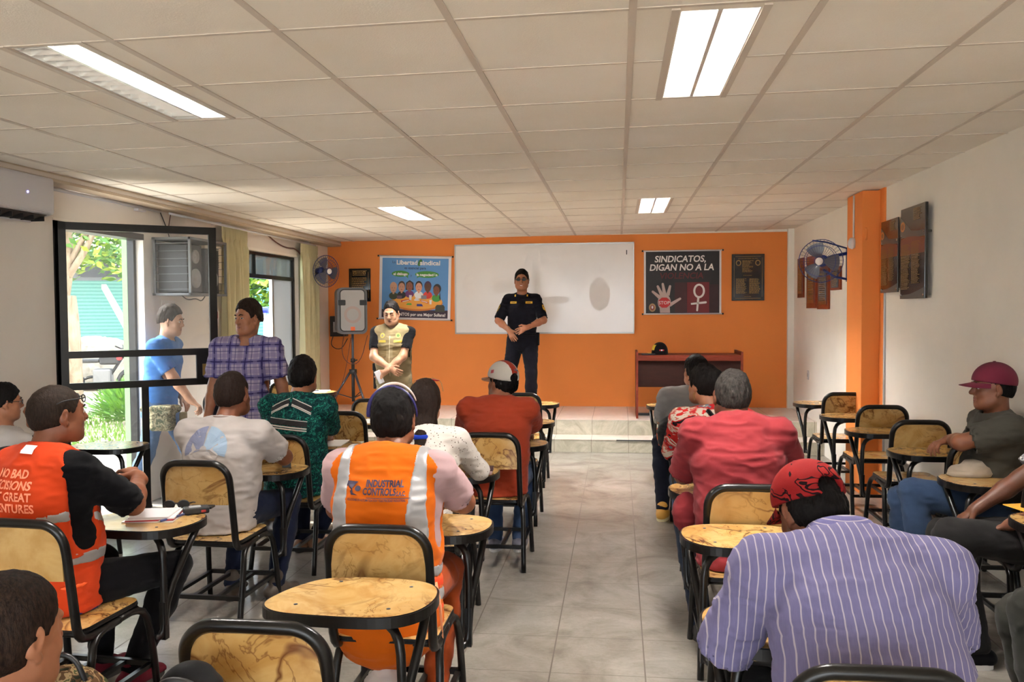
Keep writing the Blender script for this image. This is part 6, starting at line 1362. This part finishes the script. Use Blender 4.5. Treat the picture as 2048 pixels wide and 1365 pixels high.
VR = mat_cloth('red orange mesh', (236, 78, 36), .08, fine=900); VR.node_tree.nodes['Principled BSDF'].inputs['Emission Strength'].default_value = 0
vo, vp = safety_vest(J, t, VR, low=.03, d=.030)
P0, C0, up = J['P'], J['C'], J['up']
vest_band(J, inflate(vp, .0035), t, P0+up*.09, up, .024, M['reflex']); vest_band(J, inflate(vp, .0035), t, P0+up*.21, unit(up+V3(-.35, .25, 0)*.6), .020, M['reflex'])
vest_band(J, inflate(vp, .002), t, P0+up*-.010, up, .010, plain('neon orange piping', (250, 96, 30), .6), 'hem_piping')
bk_ = [vo]; slog = plain('faded slogan print', (238, 140, 104), .7); zc = 1.0
for txt, dz_, wd_ in (('NO BAD', -.075, .155), ('DECISIONS', -.118, .20), ('JUST GREAT', -.161, .215), ('ADVENTURES', -.204, .235)):
    v, f = text_geo(txt, .045, .006, 0, wd_); c_ = C0+up*dz_
    drape('slogan_line', [(v, f)], bk_, tuple(c_), (1, 0, 0), tuple(up), slog, t, D=(0, -1, .1), lift=.003)
drape('white_label', [gridpatch(-.028, .028, -.022, .022)], bk_, tuple(C0+up*.0+V3(.03, 0, .0)), (1, 0, 0), tuple(up), M['paper'], t, D=(0, -1, .5), lift=.007)
trousers(J, BLK, t, d=.016); shoes(J, mat_cloth('dark red shoe', (110, 30, 44)), SOLE, t)

# head at the bottom left corner
t, L = person('fore', 'dark haired person whose head fills the bottom left corner of the photo', -1.24, 1.36, -.05)
J = pose(t, L(-1.20, 1.52, .98), c7=L(-1.23, 1.44, .83), pelvis=(0, .0, .54), head=(-.25, -.12, 0), shw=.17, sc=1.0)
body(J, SK['a'], t, headvox=.0036); face_parts(J, t, HZ, eyes=False, lips=False, brows=False); hair(J, mat_hair('close cropped hair', (22, 16, 14), (58, 42, 34)), t, low=-.07, thick=.007, noise=.0014)
shirt(J, mat_cloth('dark t-shirt', (50, 48, 56), .1), t, low=.03); trousers(J, NAVY, t); shoes(J, M['shoe'], SOLE, t)

# white printed t-shirt
t, L = person('whitetee', 'person in white t-shirt with round blue print on the back, sitting left of centre', -2.09, 4.25, -.05, dy=0.13)
J = pose(t, L(-2.065, 4.33, 1.155), c7=L(-2.075, 4.24, 1.01), pelvis=(0, -.05, .56), fat=1.22, shw=.20, head=(-.08, .04, 0),
         hands=[L(-2.15, 4.62, .78), L(-1.95, 4.66, .78)], poles=[(-.8, -.4, -.6), (.9, -.3, -.5)], knees=[(-.06, .34, .51), (.20, .40, .51)], ankles=[(-.02, .12, .085), (.22, .16, .085)], toes=(-.2, .3))
body(J, SK['b'], t, headvox=.0042, wide=1.06); hair(J, HBR, t, low=-.045, thick=.009, noise=.0022, top=.006)
for k in range(2): m = MB(); c_ = J['C']+V3(0, 0, 0); m.tube([tuple(c_+np.array([.058*math.sin(a), -.064*math.cos(a)+.004, .028+.018*k])) for a in [-1.1+2.2*i/10 for i in range(11)]], .0022, plain('neck crease', (88, 52, 38), .6), 5); m.build('neck_crease', t)
WT = mat_cloth('white t-shirt cloth', (216, 206, 200), .04); so, _ = shirt(J, WT, t, 't_shirt', frac=.72, cuff=.072, low=.09, d=.018, wr=.005)
pc = tuple(J['C']-V3(.03, 0, .14)); r_ = .125; up = J['up']
def semi(a0, a1, r0, r1, n=16): return ([(r0*math.cos(a0+(a1-a0)*i/n), r0*math.sin(a0+(a1-a0)*i/n)) for i in range(n+1)]+[(r1*math.cos(a0+(a1-a0)*i/n), r1*math.sin(a0+(a1-a0)*i/n)) for i in range(n+1)], [(i, i+1, n+2+i, n+1+i) for i in range(n)])
for nm, a0, a1, c in (('print_right', -.3, 1.50, (142, 162, 182)), ('print_left', 1.62, PI+.3, (112, 116, 140))):
    for r0, r1 in ((.02, .05), (.05, .09), (.09, r_)): drape(nm, [semi(a0, a1, r0, r1)], [so], pc, (1, 0, 0), tuple(up), plain(nm, c, .8), t, D=(0, -1, .15), lift=.003)
drape('cat_print', [([(-.085, -.03), (-.075, .035), (-.04, .0), (.04, .0), (.075, .035), (.085, -.03), (.06, -.08), (-.06, -.08)], [(0, 1, 2), (0, 2, 3, 5), (3, 4, 5), (0, 5, 6, 7)])], [so], pc, (1, 0, 0), tuple(up), WT, t, D=(0, -1, .15), lift=.006)
trousers(J, NAVY, t, d=.016); shoes(J, plain('boot brown', (72, 60, 50), .6), SOLE, t, hi=.03)

# green batik shirt
t, L = person('green', 'person in dark green patterned shirt with woven bands across the back, seen from behind', -2.02, 5.12, -.05, dy=0.12)
J = pose(t, L(-1.995, 5.18, 1.20), c7=L(-2.0, 5.09, 1.06), pelvis=(0, -.05, .55), fat=1.12, shw=.185, head=(.03, .05, 0),
         hands=[L(-2.12, 5.5, .76), L(-1.95, 5.52, .76)], poles=[(-.9, -.3, -.5), (.9, -.3, -.6)], knees=[(-.12, .34, .51), (.19, .38, .50)], ankles=[(-.08, .22, .085), (.0, .28, .085)])
body(J, SK['a'], t, headvox=.0045); hair(J, HB, t, low=-.06, thick=.014, noise=.003, top=.004)
GR = mat_blotch('green batik', [(.30, (12, 34, 38)), (.43, (18, 66, 62)), (.50, (10, 28, 32)), (.56, (34, 116, 100)), (.62, (16, 52, 50)), (.72, (96, 150, 124))], 26, 1.6, .85, 3)
so, sp = shirt(J, GR, t, 'patterned_shirt', kind='half', low=.08, d=.018, wr=.006); collar_ring(J, GR, t, r=.066, h=.020)
C0, up = J['C'], J['up']; wb = plain('woven white', (196, 186, 176), .9); kb = plain('woven black', (30, 26, 28), .9)
for dz_, mt, hw in ((-.150, kb, .016), (-.176, wb, .004), (-.190, wb, .004), (-.130, wb, .002)): drape('woven_band', [gridpatch(-.125, .125, -hw, hw, 16, 2)], [so], tuple(C0+up*dz_), (1, 0, -.10), (.10, 0, 1), mt, t, D=(0, -1, .1), lift=.004)
for s, nm in ((-1, 'l'), (1, 'r')):
    for off, mt, hw in ((0, kb, .015), (.021, wb, .003), (-.021, wb, .004), (-.031, wb, .003)): drape('shoulder_band', [gridpatch(.01 if s > 0 else -.145, .145 if s > 0 else -.01, -hw, hw, 12, 2)], [so], tuple(C0+up*(-.045+off)), (1, 0, -s*.42), (s*.42, 0, 1), mt, t, D=(0, -.9, .4), lift=.005)
trousers(J, NAVY, t, d=.014); shoes(J, plain('tan shoe', (150, 110, 84), .6), SOLE, t)

# orange industrial vest
t, L = person('industrial', 'person in bright orange safety vest with company lettering, seen from behind', -.835, 3.02, -.02, dy=0.15)
J = pose(t, L(-.852, 3.14, 1.185), c7=L(-.845, 3.04, 1.055), pelvis=(0, -.06, .56), fat=1.17, shw=.19, head=(.02, .06, 0),
         hands=[L(-.98, 3.42, .80), L(-.70, 3.46, .79)], poles=[(-.8, -.3, -.6), (1.0, -.35, -.5)], knees=[(-.12, .36, .51), (.14, .36, .51)], ankles=[(-.03, .10, .085), (.14, .12, .085)])
body(J, SK['b'], t, headvox=.0042); hair(J, HB, t, low=-.062, thick=.011, noise=.003, top=.004)
PK = mat_cloth('pink shirt cloth', (214, 176, 178), .05); shirt(J, PK, t, 'pink_shirt', frac=.78, cuff=.066, low=.02, d=.014); collar_ring(J, PK, t, r=.063, h=.024)
VO = mat_cloth('orange vest cloth', (246, 118, 26), .07, fine=700); P0, C0, up, X = J['P'], J['C'], J['up'], J['X']
skirt = [ec(P0-up*.11, P0+up*.02, (.212, .185), (.195, .165), X, .03)]
vo, vp = safety_vest(J, t, VO, low=.05, d=.028, extra=skirt, wr=.0045)
vi = inflate(vp, .0035); RF = M['reflex']
for s in (-1, 1): sdf('reflective_band', [(vi+[pl(C0+X*(s*.126), -X*s+up*.06), pl(C0+X*s*.170, X*s+up*.06), pl(P0+up*.09, -up)], .007, None)], RF, t, wrinkle=.0045, seed=4)
RD = plain('deep orange strip', (238, 70, 26), .6)
vest_band(J, vi, t, P0+up*.075, up, .020, RF, wr=.0045); vest_band(J, vi, t, P0-up*.015, up, .022, RF, wr=.0045); vest_band(J, inflate(vp, .002), t, P0+up*.032, up, .022, RD, 'orange_strip', wr=.0045)
vest_band(J, inflate(vp, .002), t, P0-up*.058, up, .012, RD, 'orange_strip', wr=.0045)
pp = plain('peach piping', (240, 158, 112), .7); lg = plain('navy lettering', (44, 34, 60), .6)
for txt, x_, dz_, wd_, sz_ in (('INDUSTRIAL', .030, -.098, .140, .034), ('CONTROLS', .012, -.127, .125, .034), ('S.A.C.', .092, -.129, .032, .022), ('SOLUCIONES EN AUTOMATIZACIÓN Y ELECTRICIDAD INDUSTRIAL', -.002, -.150, .225, .012)):
    v, f = text_geo(txt, sz_, .006 if sz_ > .03 else (.004 if sz_ > .02 else .001), .0, wd_); drape('lettering', [(v, f)], [vo], tuple(C0+up*dz_+X*x_), tuple(X), tuple(up), lg, t, D=(0, -1, .08), lift=.004)
drape('underline', [gridpatch(-.035, .13, -.0012, .0012, 14, 1)], [vo], tuple(C0+up*-.138), tuple(X), tuple(up), lg, t, D=(0, -1, .08), lift=.004)
drape('logo', [([(-.140, -.152), (-.132, -.104), (-.082, -.104), (-.092, -.112), (-.106, -.130), (-.100, -.145), (-.078, -.152), (-.108, -.152), (-.128, -.118)], [(0, 1, 8), (1, 2, 3, 4, 8), (8, 4, 5, 7), (7, 5, 6)])], [vo], tuple(C0+up*.022+X*.008), tuple(X), tuple(up), lg, t, D=(0, -1, .08), lift=.004)
ring_ = [(.020*math.cos(a)-.080, .016*math.sin(a)-.130) for a in [2*PI*k/18 for k in range(18)]]; drape('logo_bulb', [([(.013*math.cos(a)-.080, .010*math.sin(a)-.128) for a in [2*PI*k/14 for k in range(14)]], [tuple(range(14))])], [vo], tuple(C0+up*.022+X*.008), tuple(X), tuple(up), lg, t, D=(0, -1, .08), lift=.006)
m = MB(); m.tube([tuple(P0+X*.20+V3(0, -.06, .05)), tuple(P0+X*.225+V3(0, -.08, -.03)), tuple(P0+X*.235+V3(0, -.08, -.16))], (.012, .003), pp, 4); m.build('loose_strap', t)
trousers(J, mat_cloth('rust work trousers', (190, 84, 40), .12), t, d=.018, wr=.006); shoes(J, M['shoe'], SOLE, t)
H_, R_ = J['H'], J['Rh']; m = MB(); pts = [tuple(H_+R_@np.array([.098*math.cos(a), -.01-.012*math.sin(a), .025+.112*math.sin(a)])) for a in [-.1+(PI+.2)*i/24 for i in range(25)]]
m.tube(pts, (.003, .012), plain('navy headband', (34, 28, 88), .4), 6, flat=(0, 1, 0)); m.build('safety_goggle_strap', t); m = MB(); pts = [tuple(H_+R_@np.array([.090*math.cos(a), .035, .035+.105*math.sin(a)])) for a in [.35+(PI-.7)*i/20 for i in range(21)]]; m.tube(pts, (.003, .016), plain('clear goggle', (206, 178, 166), .2), 6, flat=(0, 1, 0)); m.build('goggle_lens', t)

# woman in dotted white blouse
t, L = person('dotted', 'woman with long dark hair, red sunglasses on her head and white dotted blouse', -.985, 4.20, -.05, dy=0.1)
J = pose(t, L(-1.015, 4.38, 1.125), c7=L(-.99, 4.28, .985), pelvis=(0, -.03, .54), fat=.92, shw=.165, head=(.05, -.03, 0), sc=.95,
         hands=[L(-1.1, 4.62, .76), L(-.86, 4.62, .76)], poles=[(-.8, -.4, -.6), (.9, -.5, -.5)])
body(J, SK['c'], t, headvox=.0045, coarse=.010); hair(J, HBR, t, 'long', thick=.016, noise=.0022); 
w_ = lambda x, y, z: J['H']+J['Rh']@np.array([x, y, z]); sdf('ponytail', [([rc(w_(.015, -.185, -.16), w_(.03, -.225, -.26), .034, .036, .02), rc(w_(.03, -.225, -.26), w_(.01, -.225, -.36), .036, .018, .02)], .006, None)], HBR, t, hairn=.003)
m = MB(); c_ = w_(.016, -.192, -.165); m.tube([tuple(c_+np.array([.030*math.cos(a), .030*math.sin(a), 0])) for a in [2*PI*k/14 for k in range(14)]], .013, mat_cloth('blue scrunchie', (30, 60, 170)), 8, closed=True); m.build('hair_tie', t)
for s in (-1, 1):
    m = MB(); m.M = Matrix.Translation(Vector(w_(s*.036, .055, .118))) @ Matrix.Rotation(s*.12, 4, 'Y'); m.lathe([(0, .006), (.026, .004), (.033, 0), (.026, -.003)], plain('red mirror lens', (150, 28, 20), .12, .4), 18); m.build('sunglass_lens', t)
m = MB(); m.tube([tuple(w_(-.075, .055, .112)), tuple(w_(-.03, .07, .128)), tuple(w_(0, .072, .126)), tuple(w_(.03, .07, .128)), tuple(w_(.075, .055, .112)), tuple(w_(.098, 0, .06))], .0022, M['gold'], 6, sub=1); m.tube([tuple(w_(-.075, .055, .112)), tuple(w_(-.098, 0, .06))], .0022, M['gold'], 6); m.build('sunglass_frame', t)
shirt(J, mat_dots('dotted blouse cloth', (196, 188, 180), (80, 62, 48), 62, .18), t, 'blouse', kind='long', frac=.75, low=.04, d=.012, wr=.004); trousers(J, BLK, t); shoes(J, M['shoe'], SOLE, t)

# rust polo and cap
t, L = person('rust', 'person in rust orange polo and white and red cap, seen from behind by the aisle', -.755, 5.27, -.04, dy=0.14)
J = pose(t, L(-.735, 5.34, 1.15), c7=L(-.75, 5.25, 1.03), pelvis=(0, -.05, .56), fat=1.18, shw=.19, head=(.95, .0, 0),
         hands=[L(-.9, 5.7, .78), L(-.60, 5.72, .77)], poles=[(-.9, -.4, -.5), (1.0, -.5, -.6)], knees=[(-.10, .34, .51), (.14, .36, .51)], ankles=[(-.06, .20, .085), (.10, .22, .085)])
body(J, SK['b'], t, headvox=.0045); face_parts(J, t, HB); hair(J, HB, t, low=-.075, thick=.018, noise=.004, tc=.002)
RS = mat_cloth('rust polo cloth', (172, 66, 42), .08); shirt(J, RS, t, 'polo_shirt', frac=.92, cuff=.074, low=.10, d=.02, wr=.005); collar_ring(J, RS, t, r=.068, h=.022)
CW = mat_cloth('cap white', (220, 212, 200), .05); CR = mat_cloth('cap red', (178, 62, 44), .06)
c_ = cap(J, CW, t, brimmat=mat_cloth('cap visor', (206, 150, 120), .05), gap=True); H_, R_ = J['H'], J['Rh']; w_ = lambda x, y, z: H_+R_@np.array([x, y, z])
dome = [el(w_(0, -.012, .040), (.0955, .1155, .1055), R_, .01), pl(w_(0, 0, .032), R_@np.array([0, .15, -1.])), el(w_(0, -.115, .035), (.036, .05, .030), R_, .004, '-')]
sdf('cap_panel', [(dome+[pl(w_(-.026, 0, .1), R_@unit([-1, 0, 0])), pl(w_(.026, 0, .1), R_@unit([1, 0, 0]))], .005, None)], CR, t)
v, f = text_geo('CHICAGO', .012, .0006, 0, .045); drape('cap_text', [(v, f)], [c_], tuple(w_(0, 0, 0)), (1, 0, 0), (0, 0, 1), plain('cap text', (60, 66, 80)), t, D=(.5, -1, .3), lift=.004) if False else None
drape('cap_patch', [gridpatch(-.018, .012, .055, .078, 4, 4)], [c_], tuple(w_(-.055, 0, 0)), (1, 0, 0), (0, 0, 1), plain('patch red', (160, 60, 64)), t, D=(-.5, -1, .3), lift=.004)
drape('cap_patch', [gridpatch(-.020, .025, .052, .060, 4, 3)], [c_], tuple(w_(.055, -.02, 0)), (1, 0, 0), (0, 0, 1), plain('patch navy', (60, 66, 84)), t, D=(.6, -1, .3), lift=.004)
trousers(J, JEAN, t, d=.016); shoes(J, plain('grey shoe', (110, 108, 120), .6), SOLEW, t)

# light grey shirt, far right group
t, L = person('grey', 'person in light grey shirt, navy trousers and mustard shoes mostly hidden behind the flowered blouse', .58, 6.62, .10, dy=0.12)
J = pose(t, L(.585, 6.55, 1.14), c7=L(.57, 6.50, .985), pelvis=(0, -.08, .54), fat=1.05, shw=.20, head=(.3, .02, 0), hands=[L(.45, 6.9, .78), L(.66, 6.9, .78)],
         knees=[L(.33, 6.75, .55), L(.62, 6.95, .50)], ankles=[L(.325, 6.42, .095), L(.58, 6.65, .085)], toes=(.3, 0))
body(J, SK['a'], t, coarse=.010, headvox=.0055); face_parts(J, t, HB, lips=False); hair(J, HB, t, low=-.05, thick=.012)
shirt(J, mat_cloth('light grey cloth', (168, 162, 160), .05), t, frac=.8, low=.04, d=.03, cuff=.08); trousers(J, mat_cloth('navy trousers', (32, 34, 46), .15), t, d=.02); shoes(J, plain('mustard shoe', (206, 150, 60), .6), plain('cream sole', (222, 206, 160), .6), t)

# flowered blouse
t, L = person('flower', 'woman in red white and black flowered blouse with clipped up hair and earring', .56, 4.95, .06, dy=0.14)
J = pose(t, L(.495, 5.02, 1.165), c7=L(.535, 4.93, 1.015), pelvis=(0, -.05, .54), fat=1.05, shw=.18, head=(.65, -.02, 0), sc=.97, hands=[L(.40, 5.3, .76), L(.7, 5.3, .76)], knees=[L(.38, 5.35, .52), L(.66, 5.36, .5)], ankles=[L(.42, 5.2, .085), L(.66, 5.2, .085)])
body(J, SK['a'], t, headvox=.0045); face_parts(J, t, HB); hair(J, HB, t, 'bun', thick=.016, noise=.003, low=-.07)
w_ = lambda x, y, z: J['H']+J['Rh']@np.array([x, y, z])
sdf('hair_clip', [([el(w_(.012, -.150, .052), (.018, .016, .034), J['Rh'], .01)], .005, None)], plain('green hair clip', (50, 84, 48), .25), t)
m = MB(); c_ = w_(-.086, -.004, -.062); m.tube([tuple(c_+np.array([.012*math.cos(a)*.5, .012*math.cos(a), .024*math.sin(a)])) for a in [2*PI*k/14 for k in range(14)]], .0018, M['gold'], 6, closed=True); m.build('earring', t)
FL = mat_blotch('flowered cloth', [(.28, (22, 20, 22)), (.38, (170, 36, 34)), (.46, (190, 176, 160)), (.53, (176, 96, 84)), (.58, (150, 26, 30)), (.64, (96, 108, 118)), (.68, (186, 168, 140))], 3.6, 2.2, .8, 3, True, (1, 1, 1.6))
so, _ = shirt(J, FL, t, 'flowered_blouse', kind='half', low=.06, d=.02, wr=.004); m = MB(); S_ = J['C']
on_surface.__defaults__ if False else None
bv = to_bvh([so]); out = []
for k in range(14): p_ = Vector(S_)+Vector((-.04+.014*k, 0, -.0-.022*k)); h_ = bv.ray_cast(p_+Vector((0, -.4, .1)), Vector((0, 1, -.25)).normalized()); out += [h_[0]+Vector((0, -.003, .001))] if h_[0] is not None else []
if len(out) > 2: m.tube(out, (.014, .002), BLK, 4); m.build('bag_strap', t)
trousers(J, JEAN, t, d=.02); shoes(J, M['shoe'], SOLEW, t)

# salmon red t-shirt
t, L = person('salmon', 'person with greying hair in salmon red t-shirt, right of the aisle', .54, 3.86, .03, dy=0.14)
J = pose(t, L(.525, 4.02, 1.20), c7=L(.535, 3.92, 1.085), pelvis=(0, -.04, .56), fat=1.14, shw=.185, head=(.10, -.06, .03), hands=[L(.42, 4.28, .78), L(.72, 4.3, .78)], poles=[(-.8, -.5, -.6), (.9, -.4, -.5)],
         knees=[L(.33, 4.22, .53), L(.68, 4.25, .51)], ankles=[L(.38, 4.05, .085), L(.68, 4.1, .085)], shdrop=.055)
body(J, SK['b'], t, headvox=.0042, wide=1.04); face_parts(J, t, HG); hair(J, HG, t, low=-.055, thick=.009, noise=.003)
SA = mat_cloth('salmon cloth', (154, 55, 60), .07); shirt(J, SA, t, 't_shirt', frac=.95, cuff=.068, low=.10, d=.024, wr=.006, neck=.068, extra=[el(L(.30, 4.0, .64), (.06, .07, .10), None, .05)]); trousers(J, mat_cloth('dark jeans', (52, 60, 76), .2), t, d=.018); shoes(J, M['shoe'], SOLE, t)

# striped shirt, red cap
t, L = person('striped', 'large person in lilac striped shirt and red patterned cap leaning over the tablet, right foreground', .57, 2.0, .04, dy=0.12)
J = pose(t, L(.505, 2.34, 1.045), c7=L(.565, 2.20, .985), pelvis=(.03, -.06, .56), fat=1.24, shw=.225, head=(.42, -.55, 0), hands=[L(.42, 2.42, .78), L(.70, 2.50, .78)], poles=[(-.8, -.5, -.8), (1, -.5, -.7)],
         knees=[L(.38, 2.36, .51), L(.78, 2.42, .51)], ankles=[L(.44, 2.2, .085), L(.74, 2.3, .085)], arm=(.30, .25), shdrop=.065)
body(J, SK['b'], t, headvox=.0038); face_parts(J, t, HB, eyes=False); hair(J, HB, t, low=-.075, thick=.013, noise=.004, tc=.004)
ST = mat_stripes('striped shirt cloth', (114, 109, 146), (186, 176, 184), .0215, .075); shirt(J, ST, t, 'striped_shirt', frac=1.0, cuff=.075, low=.08, d=.026, wr=.006, vox=.0075, extra=[el(J['P']+J['up']*.2, (.215, .15, .17), None, .06)]); collar_ring(J, mat_stripes('striped collar', (112, 108, 152), (186, 176, 184), .012, .10, 2), t, r=.088, h=.036, drop=.018)
RC = mat_blotch('red printed cap', [(.0, (128, 28, 28)), (.48, (30, 14, 16)), (.53, (134, 32, 30)), (.60, (28, 14, 16)), (.66, (120, 26, 26))], 11, 1.2, .8, 2); cap(J, RC, t, gap=True, brimmat=RC, thick=.018)
trousers(J, BLK, t, d=.018); shoes(J, M['shoe'], SOLE, t)

# maroon cap at the right
t, L = person('maroon', 'person in maroon cap and olive grey shirt sitting sideways in profile at the right', 2.01, 4.98, PI/2-.02)
J = pose(t, L(2.045, 4.93, 1.175), c7=L(2.085, 4.95, 1.02), pelvis=(0, -.04, .55), fat=1.12, shw=.185, head=(0, -.02, 0), hands=[L(1.87, 5.03, .875), L(1.98, 5.14, .66)], poles=[(-.2, 1, -.3), (.6, -.2, -.8)],
         handdir=[(-.1, .8, -.25), None], knees=[L(1.62, 4.90, .60), L(1.66, 5.2, .50)], ankles=[L(1.70, 4.86, .085), L(1.70, 5.2, .085)], fist=(.8, .5), arm=(.255, .225))
body(J, SK['b'], t, palms=((0, 0, -1), None), headvox=.0042, nose=1.06); face_parts(J, t, HB); hair(J, HB, t, low=-.055, thick=.010, noise=.002, tc=.0)
cap(J, mat_cloth('maroon cap cloth', (120, 44, 62), .1), t, thick=.018)
OL = mat_cloth('olive grey polo', (78, 74, 66), .08); shirt(J, OL, t, 'polo_shirt', frac=.80, cuff=.074, low=.05, d=.020, wr=.006); collar_ring(J, OL, t, r=.068, h=.024); trousers(J, JEAN, t, d=.022, legr=1.08, wr=.006); shoes(J, BLK, SOLEW, t)

# white sleeve person at the right edge
t, L = person('sleeve', 'person in pale grey t-shirt with dark trousers, bare arm resting, cut by the right edge', 2.04, 4.16, PI/2-.12)
J = pose(t, L(2.06, 4.06, 1.20), c7=L(2.08, 4.02, 1.05), pelvis=(0, -.03, .55), fat=1.05, shw=.185, head=(.2, -.1, 0), hands=[L(1.74, 3.96, .66), L(1.70, 4.25, .66)], poles=[(-.5, .6, -1), (.6, .2, -1)],
         knees=[L(1.50, 4.02, .585), L(1.55, 4.25, .53)], ankles=[L(1.60, 3.98, .10), L(1.66, 4.2, .085)])
body(J, SK['d'], t, headvox=.005); face_parts(J, t, HB); hair(J, HB, t, low=-.05)
so, _ = shirt(J, mat_cloth('pale grey tee', (190, 186, 186), .04), t, 't_shirt', frac=.80, cuff=.075, low=.05, d=.02); trousers(J, DKC, t, d=.026, legr=1.12, wr=.005); shoes(J, BLK, SOLEW, t)
S_, E_ = J['S'][0], J['E'][0]; c_ = S_+(E_-S_)*.70; drape('sleeve_label', [gridpatch(-.03, .03, -.006, .006, 6, 2)], [so], tuple(c_), (0, 1, -.2), (0, .2, 1), M['dark'], t, D=(-1, 0, 0), lift=.004)

# dark grey knee, bottom right
t, L = person('knee', 'person in dark grey trousers whose bent knee shows at the lower right edge', 1.92, 2.82, PI/2-.05)
J = pose(t, L(1.93, 2.85, 1.24), pelvis=(0, -.08, .56), fat=1.15, shw=.19, hands=[(-.22, .05, .70), (.16, .25, .78)], knees=[L(1.36, 2.93, .62), L(1.42, 3.15, .52)], ankles=[L(1.42, 2.86, .10), L(1.5, 3.1, .085)])
body(J, SK['b'], t, coarse=.011, headvox=.006); hair(J, HB, t); shirt(J, DKC, t, low=.04); trousers(J, mat_cloth('dark grey trousers', (58, 57, 52), .12), t, d=.034, legr=1.18, wr=.006); shoes(J, M['shoe'], SOLE, t)
